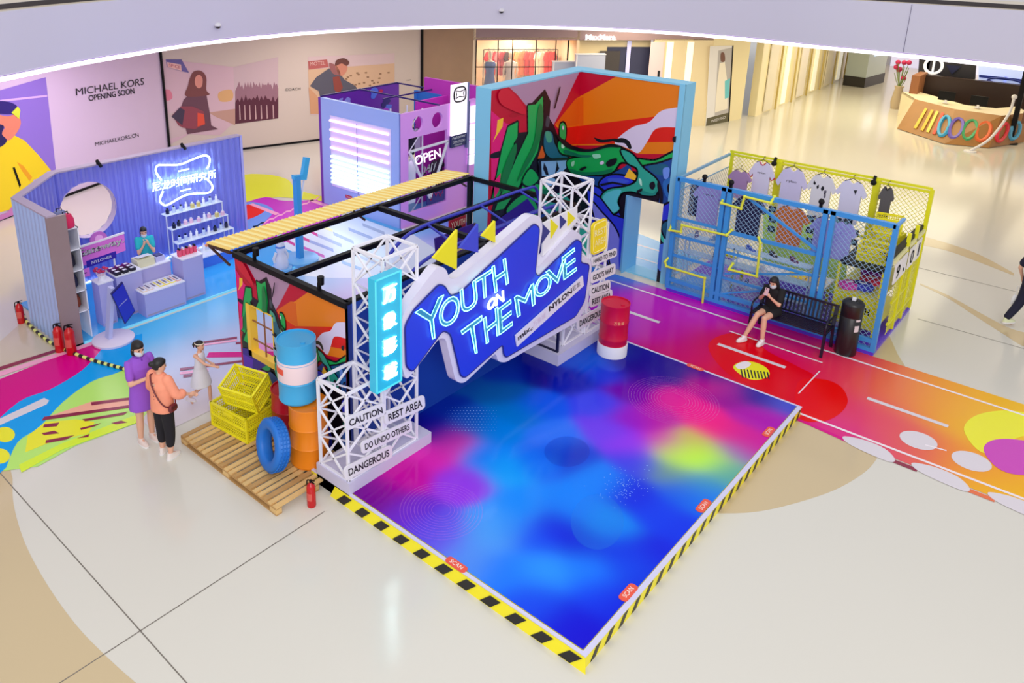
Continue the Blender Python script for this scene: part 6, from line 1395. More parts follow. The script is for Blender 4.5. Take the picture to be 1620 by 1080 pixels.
def onf(i, u, v):                       # point on front panel i (0..2)
    a = np.array((*D0[i], .02)) * (1 - u) + np.array((*D0[i + 1], .02)) * u; b = np.array((*Dt[i], 1.05)) * (1 - u) + np.array((*Dt[i + 1], 1.05)) * u
    p = a * (1 - v) + b * v; e = np.cross(np.array((*D0[i + 1], 0)) - np.array((*D0[i], 0)), b - a); e = e / np.linalg.norm(e); return p + e * .03
k = 0
for (i, u) in [(0, .35), (0, .5), (0, .62), (0, .75), (0, .9), (1, .15), (1, .45), (1, .75), (2, .2), (2, .6)]:
    c = cols[k]; m_ = mat('doodle_%d' % k, c, .4); k += 1
    if i == 0 and k < 5: q = MB(); q.slab([tuple(onf(i, u - .03, .15)), tuple(onf(i, u + .03, .15)), tuple(onf(i, u + .06, .8)), tuple(onf(i, u + .0, .8))], (0, 0, .01)); MP(q, 'doodle', m_, dk)
    else:
        pts = [tuple(onf(i, u + .14 * math.cos(t * PI / 8) * (1.0 if i else .7), .45 + .28 * math.sin(t * PI / 8))) for t in range(17)]; MP(MB().tube(pts, .07, 5), 'doodle', m_, dk)
for k, (x, y) in enumerate([(-3.0, 30.2), (-1.9, 30.0)]):
    t = thing('desk_monitor', ['black monitor at the left on the information desk', 'black monitor at the right on the information desk'][k], 'monitor', (x, y, 1.08)); MB().box(-.28, .28, -.02, .02, .1, .45).build('screen', BLACK, t); MB().box(-.04, .04, -.04, .04, 0, .12).box(-.1, .1, -.08, .08, 0, .015).build('stand', WHITE, t)
# flower stand near the desk
fs2 = thing('flower_stand', 'red and green flower arrangement in a tall vase left of the information desk', 'flowers', (-5.4, 33.5, 0)); MB().lathe([(.2, 0), (.25, .3), (.16, .9), (.2, 1.0)], n=16).build('vase', mat('vase_beige', (200, 180, 150), .4), fs2, smooth=True)
random.seed(3)
for k in range(14):
    a, b = random.uniform(-.35, .35), random.uniform(-.35, .35); z = 1.3 + random.uniform(0, .8)
    MB().tube([(0, 0, .9), (a * .6, b * .6, z * .8), (a, b, z)], .015, 5).build('stem', mat('stem_green', (110, 130, 60), .6), fs2)
    if k % 2: MB().sphere((a, b, z), .11, n=8, m=5).build('bloom', mat('bloom_red', (214, 20, 60), .5), fs2, smooth=True)
# far sign panels
fw = struct('wall_far', MB().box(-13, 16, 47, 47.3, 0, RZ), mat('far_pale_blue', (214, 220, 244), .4))
MB().box(-9, -3, 46.9, 47, 0, RZ).build('lit_panel', mat('far_lit', (226, 226, 255), .3, emit=.55), fw)
fsn = thing('far_round_sign', 'black shop panel with a round white emblem high behind the information desk', 'sign', (-4.4, 33.4, 1.7))
q0 = [pxp(a, b, 1, 33.4) for a, b in ((1452, 122), (1542, 132), (1545, 90), (1455, 80))]
MP(MB().box(-4.5, -4.4, 33.4, 33.5, 0, 2.3), 'leg', BLACK, fsn); MP(MB().slab(q0, (0, .1, 0)), 'panel', mat('panel_charcoal', (40, 38, 46), .4), fsn)
c = pxp(1477, 104, 1, 33.35); MP(MB().tube([(c[0] + .32 * math.cos(t * PI / 12), 33.35, c[2] + .32 * math.sin(t * PI / 12)) for t in range(24)], .06, 6, closed=True).bar((c[0], 33.35, c[2] - .3), (c[0], 33.35, c[2] + .3), .07), 'emblem', mat('emblem_white', (250, 250, 255), .3, emit=.5), fsn)
c = pxp(1508, 108, 1, 33.35); MP(MB().slab([(c[0] - .28, 33.35, c[2] + .12), (c[0] + .28, 33.35, c[2] + .12), (c[0], 33.35, c[2] - .25)], (0, -.03, 0)), 'triangle', mat('panel_navy', (20, 26, 70), .4), fsn)
fs3 = thing('far_blue_sign', 'pale blue lit panel with navy oval outline, behind the desk at the right', 'sign', (.5, 33.4, 1.5))
q0 = [pxp(a, b, 1, 33.4) for a, b in ((1548, 128), (1680, 150), (1680, 108), (1548, 104))]; MP(MB().box(-1.7, -1.6, 33.4, 33.5, 0, 1.9), 'leg', WHITE, fs3); MP(MB().slab(q0, (0, .1, 0)), 'panel', mat('far_lit2', (190, 206, 255), .3, emit=.5), fs3)
pts = [pxp(1590 + 27 * math.cos(t * PI / 10), 129 + 5 * math.sin(t * PI / 10) + 3 * math.cos(t * PI / 10), 1, 33.35) for t in range(20)]; MP(MB().tube(pts, .05, 6, closed=True), 'oval', mat('oval_navy', (30, 50, 150), .4), fs3)
pk = [pxp(a, b, 1, 33.35) for a, b in ((1549, 118), (1680, 132), (1680, 136), (1549, 122))]; MP(MB().slab(pk, (0, -.03, 0)), 'line', mat('oval_navy', (30, 50, 150), .4), fs3)
# dark lamp posts and white stroke by the desk
t = thing('black_banner_post', 'slim black banner post at the right end of the information desk', 'post', (-.62, 29.6, 0)); MB().bar((0, 0, 0), (0, 0, 4.2), .16).build('post', BLACK, t); MB().bar((.25, 0, .8), (.25, 0, 4.2), .1).build('rear_rail', mat('brown_rail', (120, 80, 60), .4), t); MB().lathe([(.25, 0), (.25, .04)], n=20).build('base', BLACK, t)
t = thing('white_arc_lamp', 'thin white curved stand beside the black banner post', 'stand', (-.75, 28.6, 0)); MB().tube(smooth_poly([(-.7, -1.4, .03), (-.3, -.6, .4), (0, 0, 1.2), (.05, .1, 1.8)], 6, False), .045, 8).build('arm', WHITE, t, smooth=True); MB().lathe([(.2, 0), (.2, .03)], (-.7, -1.4, 0), 20).build('base', WHITE, t); MB().sphere((.05, .1, 1.85), .09).build('lamp_shade', WHITE, t, smooth=True)
# pale column by the window
struct('trim_5', MB().box(-7.1, -6.7, 46.2, 46.6, 0, RZ), mat('column_pale', (246, 240, 236), .3))
# ------------------------------------------------------------------ wire cage shop on the right
CGB = mat('cage_blue', (62, 150, 226), .35); CGY = mat('cage_yellow', (232, 228, 30), .4); PIPE = mat('pipe_lemon', (226, 232, 70), .35)
GX0, GX1, GY0, GY1, GH = -3.77, .25, 9.12, 11.62, 2.5
wc = thing('wire_cage_shop', 'open-topped wire mesh cage shop with sky blue front frame and yellow rear frame', 'cage', (-1.8, 9.12, 0))
MP(MB().box(GX0, GX1 + .03, GY0 - .05, GY1, 0, .06), 'base_deck', mat('cage_deck', (98, 56, 214), .3), wc)
MP(MB().box(GX0, -2.7, GY0, 10.3, .06, .065), 'deck_patch', mat('deck_patch_blue', (60, 150, 236), .3), wc)
def rail(a, b, w=.07, m=CGB, nm='rail', n=4): return MP(MB().bar(a, b, w, n=n), nm, m, wc)
for x in (GX0, -2.80, -2.68, -.90, -.77, GX1): rail((x, GY0, .06), (x, GY0, GH), .085, nm='post')
for z in (.09, .26, GH - .03): rail((GX0, GY0, z), (GX1, GY0, z), .075 if z < 1 else .085)
for z in (1.62, 1.24, .80): rail((GX0, GY0 + .03, z), (-2.7, GY0 + .03, z), .05)
for z in (1.60, 1.17): rail((-2.7, GY0 + .03, z), (-.85, GY0 + .03, z), .065 if z > 1.5 else .045)
rail((-2.7, GY0 + .03, .62), (-.85, GY0 + .03, .62), .045)
rail((-2.4, GY0 + .02, 2.42), (-.9, GY0 + .02, 1.66), .045, nm='brace'); rail((-2.6, GY0 + .02, .72), (-.95, GY0 + .02, 1.2), .035, nm='brace'); rail((-2.66, GY0 + .02, .26), (-1.8, GY0 + .02, .6), .035, nm='brace')
for x, w in ((GX0 + .05, .06), (-2.66, .12), (-.72, .12), (GX1, .07)): rail((x, GY1, .06), (x, GY1, GH + .05), w, CGY, 'post')
for z in (.1, 1.3, GH, GH + .07): rail((GX0, GY1, z), (GX1, GY1, z), .045, CGY)
rail((GX0, GY0, GH - .03), (GX0, GY1, GH), .05, mat('cage_glass_rail', (120, 170, 200), .3)); rail((GX0, GY0, GH - .3), (GX0, GY1, GH - .3), .02, mat('cage_glass_rail', (120, 170, 200), .3))
rail((GX1, GY0, GH - .03), (GX1, 9.6, GH - .03), .05); 
for y in (10.35, 10.95): rail((GX1, y, .06), (GX1, y, 2.0), .06, CGY, 'post')
rail((GX1, 9.3, 1.72), (GX1, GY1, 1.72), .06, mat('rail_cream', (238, 232, 170), .4)); rail((GX1, 9.9, .3), (GX1, GY1, .3), .04, CGY); rail((GX1, 9.9, .75), (GX1, 10.95, .75), .04, CGY); rail((GX1 - .06, 9.3, 1.78), (GX1 - .06, GY1, 1.78), .09, BLACK)
def mesh_panel(p0, U, V, w, h, m, step=.085, r=.006):
    """diamond wire mesh on the rectangle p0 + u*U + v*V"""
    mb = MB(); p0 = np.array(p0, float); U = np.array(U, float); V = np.array(V, float)
    k = -int(h / step)
    while k * step < w:
        c = k * step
        for s_ in (0, 1):
            u0, v0 = c, 0.0; u1, v1 = c + h, h
            if u0 < 0: v0 = -u0; u0 = 0
            if u1 > w: v1 = v1 - (u1 - w); u1 = w
            if v1 > v0:
                a = (u0, v0); b = (u1, v1)
                if s_: a = (w - a[0], a[1]); b = (w - b[0], b[1])
                mb.bar(p0 + U * a[0] + V * a[1], p0 + U * b[0] + V * b[1], r * 2, n=4)
        k += 1
    o = MP(mb, 'wire_mesh', m, wc); o['kind'] = 'stuff'; return o
MW = mat('mesh_pale', (150, 190, 226), .4); MY_ = mat('mesh_yellow', (228, 222, 70), .4)
mesh_panel((GX0, GY0 + .06, .1), (1, 0, 0), (0, 0, 1), 4.0, 2.36, MW, .1, .0032)
mesh_panel((GX0, GY1, .1), (1, 0, 0), (0, 0, 1), 4.0, 2.4, MY_, .09, .0038)
mesh_panel((GX0, GY0, .1), (0, 1, 0), (0, 0, 1), 2.5, 2.1, mat('mesh_grey', (200, 196, 190), .4), .1, .003)
mesh_panel((GX1, 9.9, .1), (0, 1, 0), (0, 0, 1), 1.7, 1.6, MY_, .1, .004)
# bent lemon pipes on the front
for P_ in ([(1141, 316), (1141, 321), (1172, 330), (1178, 311), (1219, 321), (1222, 313)], [(1059, 358), (1059, 364), (1077, 367), (1079, 356), (1149, 372), (1154, 366)], [(1056, 407), (1052, 414), (1054, 421), (1115, 440), (1111, 482), (1117, 484)], [(1197, 378), (1203, 384), (1197, 437), (1153, 426), (1156, 419)]):
    pts = [pxp(a, b, 1, GY0 - .1) for a, b in P_]; pts[0] = (pts[0][0], GY0, pts[0][2]); pts[-1] = (pts[-1][0], GY0, pts[-1][2])
    rp2 = rounded([p for p in pts], .05, 3) if 0 else pts
    o = MB()
    for a, b in zip(rp2, rp2[1:]): o.bar(a, b, .05, n=8)
    for p in rp2: o.sphere(p, .034, n=8, m=6)
    MP(o, 'bent_pipe', PIPE, wc, smooth=True)
for a, b in [(1116, 273), (1157, 290), (1300, 318)]:
    q = pxp(a, b, 1, GY0); MP(MB().bar((q[0], GY0, GH), (q[0], GY0, GH + .1), .05).sphere((q[0], GY0, GH + .12), .055, n=10, m=6), 'clamp_lamp', BLACK, wc)
for a, b in [(1228, 252), (1385, 283)]:
    q = pxp(a, b, 1, GY1); MP(MB().bar((q[0], GY1 - .1, GH - .02), (q[0], GY1 - .02, GH + .12), .05).sphere((q[0], GY1 - .1, GH), .06, n=10, m=6), 'clamp_lamp', BLACK, wc)
# number tiles
for k, (y0, s_) in enumerate([(9.48, '9'), (9.9, '.'), (10.45, '0'), (10.95, '1')]):
    MP(MB().box(GX1 + .03, GX1 + .05, y0, y0 + .38, 1.27, 1.66), 'number_tile', mat('tile_white', (240, 236, 240), .4), wc)
    o_ = MB(); w_ = {'.': .07, '1': .07}.get(s_, .22); text_quad(o_, s_ if s_ != '.' else '•', (GX1 + .055, y0 + .19 - w_ / 2, 1.34), (GX1 + .055, y0 + .19 + w_ / 2, 1.34), (GX1 + .055, y0 + .19 - w_ / 2, 1.34 + (.26 if s_ != '.' else .08)), bold=.015); MP(o_, 'number', DARK, wc, fix=False)
# T-shirts: back row, then the row near the front
def hang(lab, cx, topy, Y, wpx, hpx, rgb, neck=None, pat=None, sleeve=True):
    q = pxp(cx, topy, 1, Y); l = pxp(cx - wpx / 2, topy, 1, Y); r = pxp(cx + wpx / 2, topy, 1, Y); b = pxp(cx, topy + hpx, 1, Y)
    return garment(lab, (q[0], q[1], q[2]), 0, (r[0] - l[0]) * (1.22 if sleeve else 1), (q[2] - b[2]) * 1.06, rgb, 'T-shirt' if sleeve else 'trousers', 'clothes hanging in the wire cage', 'hanging_tshirt' if sleeve else 'hanging_trousers', neck, pat, sleeve)
RED_ = mat('trim_red', (206, 50, 60), .6)
def pat_small(t, w, h):
    o_ = MB(); text_quad(o_, 'nylon', (-w * .2, -.034, -.28 * h), (w * .2, -.034, -.28 * h), (-w * .2, -.034, -.22 * h)); o_.build('chest_print', DARK, t, fix=False)
def pat_abs(t, w, h):
    random.seed(31)
    for k in range(13):
        a, b = random.uniform(-.33, .33) * w, -random.uniform(.1, .92) * h; P_ = [(a + .07 * w * random.uniform(.5, 1.4) * math.cos(i * PI / 3), b + .05 * h * random.uniform(.4, 1.4) * math.sin(i * PI / 3)) for i in range(6)]
        MB().prism(smooth_poly(P_, 2), 1, -.034, -.031).build('abstract_print', [DARK, mat('print_plum', (90, 30, 60), .6), mat('print_grey', (110, 104, 120), .6)][k % 3], t)
def pat_dot(t, w, h): MB().prism([(w * .1, -.2 * h), (w * .24, -.18 * h), (w * .2, -.3 * h)], 1, -.034, -.031).build('chest_print', DARK, t)
def sleeves_red(t, w, h):
    a = w / 2
    for s_ in (-1, 1): MB().bar((s_ * (a + w * .16), 0, -.31 * h), (s_ * (a - .01), 0, -.37 * h), .05, .065).build('sleeve_trim', RED_, t)
    pat_small(t, w, h)
hang('mauve T-shirt on the back mesh, furthest left', 1172, 270, 11.2, 24, 42, (176, 136, 180))
hang('white T-shirt with red collar and sleeve trims on the yellow back mesh', 1208, 256, 11.35, 26, 66, (226, 216, 240), RED_, sleeves_red)
hang('pale lavender T-shirt with small chest print next to the red-trimmed one', 1256, 266, 11.35, 32, 80, (214, 204, 238), None, pat_small)
hang('T-shirt with black and white abstract print on the back mesh', 1303, 277, 11.35, 30, 70, (226, 222, 232), None, pat_abs)
hang('white T-shirt with small mark on the right chest, right of the abstract one', 1350, 286, 11.35, 32, 66, (218, 214, 244), None, pat_dot)
hang('dark and white vest on the yellow back mesh at the right', 1405, 296, 11.4, 16, 56, (90, 86, 90), DARK)
hang('navy trousers hanging at the left front of the cage', 1104, 290, 10.0, 20, 50, (36, 32, 84), sleeve=False)
hang('lavender T-shirt with dark lettering at the left front of the cage', 1124, 292, 9.75, 32, 62, (170, 156, 226), None, pat_small)
hang('large navy T-shirt behind the blue brace in the middle bay', 1188, 312, 9.9, 36, 58, (30, 28, 70))
hang('rust orange T-shirt in the middle bay of the cage', 1254, 328, 9.85, 38, 58, (206, 112, 36))
hang('lavender T-shirt just left of the right blue double post', 1308, 345, 9.75, 32, 60, (150, 150, 226))
hang('second lavender T-shirt just right of the right blue double post', 1338, 352, 9.9, 26, 58, (160, 160, 230))
# photo board
lp = thing('photo_board', 'lime board with rows of small dark photographs standing at the back of the cage', 'board', (-1.5, 11.2, .06))
c4 = [pxp(*p, 1, 11.2) for p in ((1208, 330), (1345, 360), (1335, 470), (1205, 440))]
MP(MB().slab(c4, (0, .03, 0)), 'panel', mat('board_lime', (196, 236, 104), .4), lp)
for (a, b) in [(1222, 331), (1222, 347), (1220, 362), (1282, 346), (1297, 350), (1281, 364), (1281, 381), (1297, 369), (1325, 349), (1340, 352), (1342, 351), (1352, 368), (1350, 383), (1334, 366), (1332, 381)]:
    q = pxp(a, b, 1, 11.19); MP(MB().box(q[0] - .075, q[0] + .075, 11.185, 11.2, q[2] - .065, q[2] + .065), 'photo', mat('photo_dark', (30, 34, 50), .4), lp); MP(MB().box(q[0] - .03, q[0] + .03, 11.182, 11.186, q[2] - .03, q[2] + .03), 'photo_spot', mat('photo_teal', (110, 160, 170), .4), lp)
# shoe shelf and shoes
ss = thing('shoe_shelf', 'long pale shoe shelf just inside the blue front of the cage', 'shelf', (-2.4, 9.6, .06))
for z in (.42, .80, 1.16): MP(MB().box(-3.65 if z > .5 else -2.6, -1.1, 9.45, 9.70, z - .02, z), 'shelf_board', mat('shoe_shelf_pale', (176, 206, 236), .3), ss)
for x in (-3.64, -2.6, -1.12): MP(MB().box(x, x + .02, 9.45, 9.49, .06, 1.16).box(x, x + .02, 9.66, 9.70, .06, 1.16), 'upright', mat('shoe_shelf_pale', (176, 206, 236), .3), ss)
def shoe(lab, x, y, z, rgb, rz):
    t = thing('sneaker', lab, 'shoe', (x, y, z), rz, 'shoes on the cage shelf'); m = mat('shoe_%d_%d_%d' % rgb, rgb, .5)
    MB().loft([((0, 0, .0), .045, .13, 0), ((0, 0, .025), .048, .135, 0)], 14, 2.6).build('sole', WHITE, t, smooth=True)
    MB().loft([((0, 0, .025), .045, .13, 0), ((0, .01, .05), .043, .12, 0), ((0, .045, .075), .036, .08, 0), ((0, .065, .1), .03, .055, 0)], 14).build('upper', m, t, smooth=True); MB().box(-.02, .02, -.06, .02, .066, .074).build('laces', WHITE, t)
for x, z, c, lab, rz in [(-3.45, 1.16, (96, 80, 130), 'grey purple sneaker at the left of the top shoe shelf', .4), (-3.1, 1.16, (110, 150, 200), 'pale blue sneaker on the top shoe shelf', -.3), (-3.0, .8, (26, 24, 40), 'black sneaker on the middle shoe shelf', .6), (-2.3, 1.16, (64, 90, 190), 'blue sneaker in the middle of the top shoe shelf', 1.2), (-1.85, 1.16, (40, 30, 50), 'black sneaker right of the blue one on the top shoe shelf', 1.0), (-1.45, 1.16, (104, 44, 90), 'plum sneaker at the right of the top shoe shelf', 1.0), (-2.0, .8, (210, 210, 226), 'white sneaker on the middle shoe shelf', .8), (-2.3, .42, (60, 60, 150), 'indigo sneaker on the lowest shoe shelf', .2)]:
    shoe(lab, x, 9.57, z + .0, c, rz)
tb = thing('display_table', 'white display table of folded clothes in the middle of the cage', 'table', (-1.9, 10.3, .06))
MB().box(-.95, .95, -.35, .35, .5, .55).build('tabletop', WHITE, tb)
for x in (-.88, .88):
    for y in (-.28, .28): MB().bar((x, y, 0), (x, y, .5), .05).build('leg', CGY, tb)
for k, (x, c, lab) in enumerate([(-.6, (244, 240, 226), 'cream folded shirt'), (-.1, (236, 236, 250), 'white folded shirt'), (.35, (250, 214, 60), 'yellow folded shirt'), (.7, (240, 196, 90), 'ochre folded shirt')]):
    t = thing('folded_shirt', lab + ' on the white table in the cage', 'shirt', (-1.9 + x, 10.27, .61), .05 * k); MB().box(-.17, .17, -.22, .22, 0, .025).build('lower_fold', mat('fold_%d' % k, c, .8), t); MB().box(-.16, .16, -.2, .21, .025, .05).build('upper_fold', mat('fold_%d' % k, c, .8), t); MB().box(-.05, .05, -.21, -.16, .05, .055).build('collar', mat('fold_%d' % k, c, .8), t)
# yellow fittings at the right
ys = thing('yellow_shelving', 'yellow shelving with black tops at the right end of the cage', 'shelving', (-.25, 10.2, .06))
for x in (-.62, .12):
    for y in (9.5, 11.3): MP(MB().bar((x, y, .06), (x, y, 1.45), .045), 'post', CGY, ys)
for z in (.3, .92, 1.45):
    MP(MB().box(-.64, .14, 9.48, 11.32, z - .03, z), 'shelf_board', BLACK if z > 1 else mat('shelf_straw', (220, 214, 90), .4), ys)
MP(MB().box(-.6, .1, 9.5, 9.53, .34, .88), 'yellow_front', CGY, ys); o_ = MB(); text_quad(o_, 'YOUTH', (-.4, 9.49, .55), (0.0, 9.49, .55), (-.4, 9.49, .68), bold=.01); MP(o_, 'lettering', DARK, ys, fix=False)
for k, (x, y, c, lab) in enumerate([(-.25, 9.8, (60, 60, 190), 'blue folded garment on the yellow shelving'), (-.2, 10.2, (200, 30, 60), 'red folded garment on the yellow shelving'), (-.3, 10.6, (130, 30, 140), 'purple folded garment on the yellow shelving'), (-.45, 9.7, (206, 60, 170), 'magenta folded garment on the yellow shelving')]):
    t = thing('folded_garment', lab, 'garment', (x, y, .925), .3 * k); c_ = mat('fgar_%d' % k, c, .8); MB().loft([((0, 0, 0), .19, .15, 0), ((0, 0, .05), .2, .16, 0), ((0, 0, .1), .15, .12, 0)], 14, 3).build('folds', c_, t, smooth=True); MB().box(-.06, .06, -.02, .02, .1, .11).build('tag', WHITE, t)
crate('yellow crate standing on the black shelf tops, nearest the number tiles', (-.2, 10.0, 1.455), .1, .5, .4, .3, group='yellow crates on the cage shelving')
crate('yellow crate on the black shelf tops near the rear right corner of the cage', (-.22, 10.8, 1.455), -.15, .52, .4, .34, group='yellow crates on the cage shelving')
crate('yellow crate on its own, stacked at the rear right corner of the cage', (-.22, 10.8, 1.80), .2, .45, .36, .3, group='yellow crates on the cage shelving')
crate('yellow crate standing on the low yellow shelf behind the bin', (-.2, 9.95, .37), .0, .5, .4, .3, group='yellow crates on the cage shelving')
# ------------------------------------------------------------------ bench and bin
bn = thing('park_bench', 'black slatted metal bench in front of the wire cage', 'bench', (-1.05, 8.6, .005))
BKM = mat('bench_black', (26, 20, 44), .35)
BL, BW2 = .66, .22
for k in range(7): MB().box(-BL, BL, -.24 + k * .07, -.24 + k * .07 + .045, .43, .45).build('seat_slat', BKM, bn)
for k in range(19):
    x = -BL + .03 + k * (2 * BL - .06) / 18; MB().bar((x, .25, .48), (x, .33, .80), .032, .01).build('back_slat', BKM, bn)
MB().bar((-BL, .245, .48), (BL, .245, .48), .03).build('back_rail', BKM, bn); MB().bar((-BL, .335, .81), (BL, .335, .81), .035).build('back_rail', BKM, bn)
for x in (-BL, BL):
    MB().bar((x, -.24, 0), (x, -.22, .44), .045).build('leg', BKM, bn); MB().bar((x, .3, 0), (x, .24, .46), .045).bar((x, .24, .46), (x, .34, .83), .045).build('leg', BKM, bn)
    MB().tube(smooth_poly([(x, -.22, .44), (x, -.24, .58), (x, -.16, .66), (x, .05, .66), (x, .28, .64)], 4, False), .018, 6).build('armrest', BKM, bn, smooth=True)
    MB().bar((x, -.24, .435), (x, .26, .435), .03).build('side_rail', BKM, bn)
bi = thing('litter_bin', 'tall black cylindrical litter bin with two pale stickers beside the bench', 'bin', (-.13, 8.85, .005))
BM = mat('bin_black', (30, 28, 32), .35)
MB().lathe([(.17, 0), (.18, .02), (.18, .74), (.175, .745), (.175, .755), (.18, .76), (.18, .98), (.175, 1.0)], n=28).build('body', BM, bi, smooth=True)
MB().lathe([(.185, .96), (.185, .99), (.15, 1.03), (.06, 1.045), (.06, 1.02)], n=28).build('lid', BM, bi, smooth=True)
MB().box(-.03, .03, -.03, .03, 1.04, 1.09).build('paper_cup', WHITE, bi)
def curved(z0, z1, a0, a1, r, m, nm, par):
    A_ = [math.radians(a0 + (a1 - a0) * k / 4) for k in range(5)]; MB().add([(r * math.cos(a), r * math.sin(a), z0) for a in A_] + [(r * math.cos(a), r * math.sin(a), z1) for a in A_], [(k, k + 1, 6 + k, 5 + k) for k in range(4)]).build(nm, m, par)
STK = mat('bin_sticker', (220, 214, 220), .5); curved(.5, .62, -50, -22, .182, STK, 'sticker', bi); curved(.70, .74, -48, -20, .182, STK, 'sticker', bi)
# ------------------------------------------------------------------ people
def remeshed(mb, name, m, parent, vox=.012, smooth_it=4):
    o = mb.build('tmp', m, None, fix=True)
    r = o.modifiers.new('r', 'REMESH'); r.mode = 'VOXEL'; r.voxel_size = vox; r.use_smooth_shade = True
    s = o.modifiers.new('s', 'SMOOTH'); s.iterations = smooth_it; s.factor = .5
    bpy.context.view_layer.update(); dg = bpy.context.evaluated_depsgraph_get()
    me = bpy.data.meshes.new_from_object(o.evaluated_get(dg)); me.name = name
    bpy.data.objects.remove(o); me.materials.clear(); me.materials.append(m)
    me.polygons.foreach_set('use_smooth', [True] * len(me.polygons))
    return link(bpy.data.objects.new(name, me), parent)
V = Vector
def limb(mb, pts, rad, n=12):
    P_ = smooth_poly([tuple(p) for p in pts], 4, False); R_2 = []
    for i in range(len(P_)):
        t = i / (len(P_) - 1) * (len(rad) - 1); k = min(int(t), len(rad) - 2); R_2.append(rad[k] + (rad[k + 1] - rad[k]) * (t - k))
    mb.tube(P_, R_2, n); mb.sphere(P_[0], R_2[0] * .98, n=n, m=8); mb.sphere(P_[-1], R_2[-1] * .98, n=n, m=8)
def hand(mb, wrist, d, side, curl=.5, s=1.0):
    """palm and five fingers along d; side = thumb side vector"""
    d = V(d).normalized(); t = V(side); t = (t - d * t.dot(d)).normalized(); nrm_ = d.cross(t)
    w = V(wrist); palm = w + d * .045 * s
    mb.tube([w - d * .01, w + d * .03 * s, w + d * .075 * s], [.024 * s, .033 * s, .03 * s], 8)
    for k, (o, L) in enumerate([(.026, .062), (.009, .07), (-.009, .066), (-.026, .052)]):
        b = w + d * .07 * s + t * o * s; m1 = b + (d * math.cos(curl * .6) + nrm_ * math.sin(curl * .6)) * L * .55 * s; m2 = m1 + (d * math.cos(curl * 1.6) + nrm_ * math.sin(curl * 1.6)) * L * .55 * s
        mb.tube([b - d * .02, b, m1, m2], [.0095 * s, .0095 * s, .009 * s, .0075 * s], 6)
    b = w + d * .025 * s + t * .028 * s; mb.tube([b - t * .01, b, b + (t * .6 + d * .8) * .03 * s, b + (t * .35 + d) * .055 * s], [.012 * s, .012 * s, .0105 * s, .008 * s], 6)
def person(label, loc, rz, H, J, skin=(226, 172, 146), hair=(22, 18, 22), head_yaw=0.0, head_pitch=0.0, hair_style='bun', mask=False, build=None, wide=1.0):
    """J: joints in metres for a 1.65 m figure facing -Y"""
    k = H / 1.65; t = thing('person', label, 'person', loc, rz, s=k)
    SK = mat('skin_%d' % skin[0], skin, .55); mb = MB(); g = {a: V(b) for a, b in J.items()}
    w = wide
    limb(mb, [g['pelvis'], (g['pelvis'] + g['chest']) / 2, g['chest']], [.125 * w, .105 * w, .125 * w], 14)
    limb(mb, [g['chest'], g['neck']], [.09, .05]); limb(mb, [g['neck'], g['head'] - V((0, 0, .04))], [.048, .047])
    for s_ in 'LR':
        limb(mb, [g['sh' + s_], g['el' + s_]], [.047 * w, .038 * w]); limb(mb, [g['el' + s_], g['wr' + s_]], [.037 * w, .024])
        limb(mb, [g['chest'] + V((0, 0, .06)), g['sh' + s_]], [.06, .05]); limb(mb, [g['hip' + s_], g['kn' + s_]], [.082 * w, .055 * w]); limb(mb, [g['kn' + s_], (g['kn' + s_] * .6 + g['an' + s_] * .4), g['an' + s_]], [.052 * w, .054 * w, .034])
        f = g.get('toe' + s_, g['an' + s_] + V((0, -.14, -.05))); limb(mb, [g['an' + s_], f], [.034, .028], 8)
        hd = g.get('hd' + s_, g['wr' + s_] - g['el' + s_]); hand(mb, g['wr' + s_], hd, g.get('th' + s_, V((0, -1, 0))), .6)
    # head
    hm = MB(); hd_ = g['head']
    hm.loft([(V((0, -.012, -.115)), .028, .03, 0), (V((0, -.02, -.10)), .045, .052, 0), (V((0, -.01, -.06)), .062, .078, 0), (V((0, 0, 0)), .072, .09, 0), (V((0, .006, .05)), .072, .092, 0), (V((0, .008, .085)), .055, .072, 0), (V((0, .008, .108)), .025, .03, 0)], 18)
    hm.tube([(0, -.082, .015), (0, -.098, -.015), (0, -.103, -.03), (0, -.085, -.036)], [.008, .011, .013, .008], 6)
    for sx in (-1, 1): hm.sphere((sx * .073, .012, -.012), .02, sx=.5, n=8, m=6)
    Mh = Matrix.Translation(hd_) @ Matrix.Rotation(head_yaw, 4, 'Z') @ Matrix.Rotation(head_pitch, 4, 'X')
    hm.xf(Mh); o0 = len(mb.v); mb.add(hm.v, hm.f)
    body = remeshed(mb, 'body', SK, t, .0115)
    fm_ = MB()
    for sx in (-1, 1): fm_.sphere((sx * .028, -.083, .006), .009, sz=.6, n=8, m=5)
    for sx in (-1, 1): fm_.bar((sx * .014, -.09, .024), (sx * .044, -.082, .024), .006)
    fm_.xf(Mh).build('eyes', mat('eye_dark', (30, 20, 20), .3), t, smooth=True)
    if not mask: MB().tube([(-.02, -.088, -.058), (0, -.094, -.06), (.02, -.088, -.058)], .006, 6).xf(Mh).build('mouth', mat('lip', (180, 90, 86), .5), t, smooth=True)
    else:
        mk = MB(); mk.loft([(V((0, -.022, -.098)), .048, .062, 0), (V((0, -.026, -.07)), .062, .078, 0), (V((0, -.024, -.035)), .068, .082, 0), (V((0, -.03, -.012)), .06, .07, 0)], 18)
        if mask == 'chin': mk.xf(Matrix.Translation((0, 0, -.03)))
        mk.v = [(x, min(y, .02), z) for x, y, z in mk.v]; mk.xf(Mh).build('face_mask', mat('mask_pale', (214, 226, 240), .7), t, smooth=True)
    hb = MB()
    hb.loft([(V((0, .035, -.05)), .062, .062, 0), (V((0, .026, 0)), .078, .084, 0), (V((0, .012, .05)), .082, .098, 0), (V((0, .004, .09)), .068, .088, 0), (V((0, .006, .122)), .03, .04, 0)], 18)
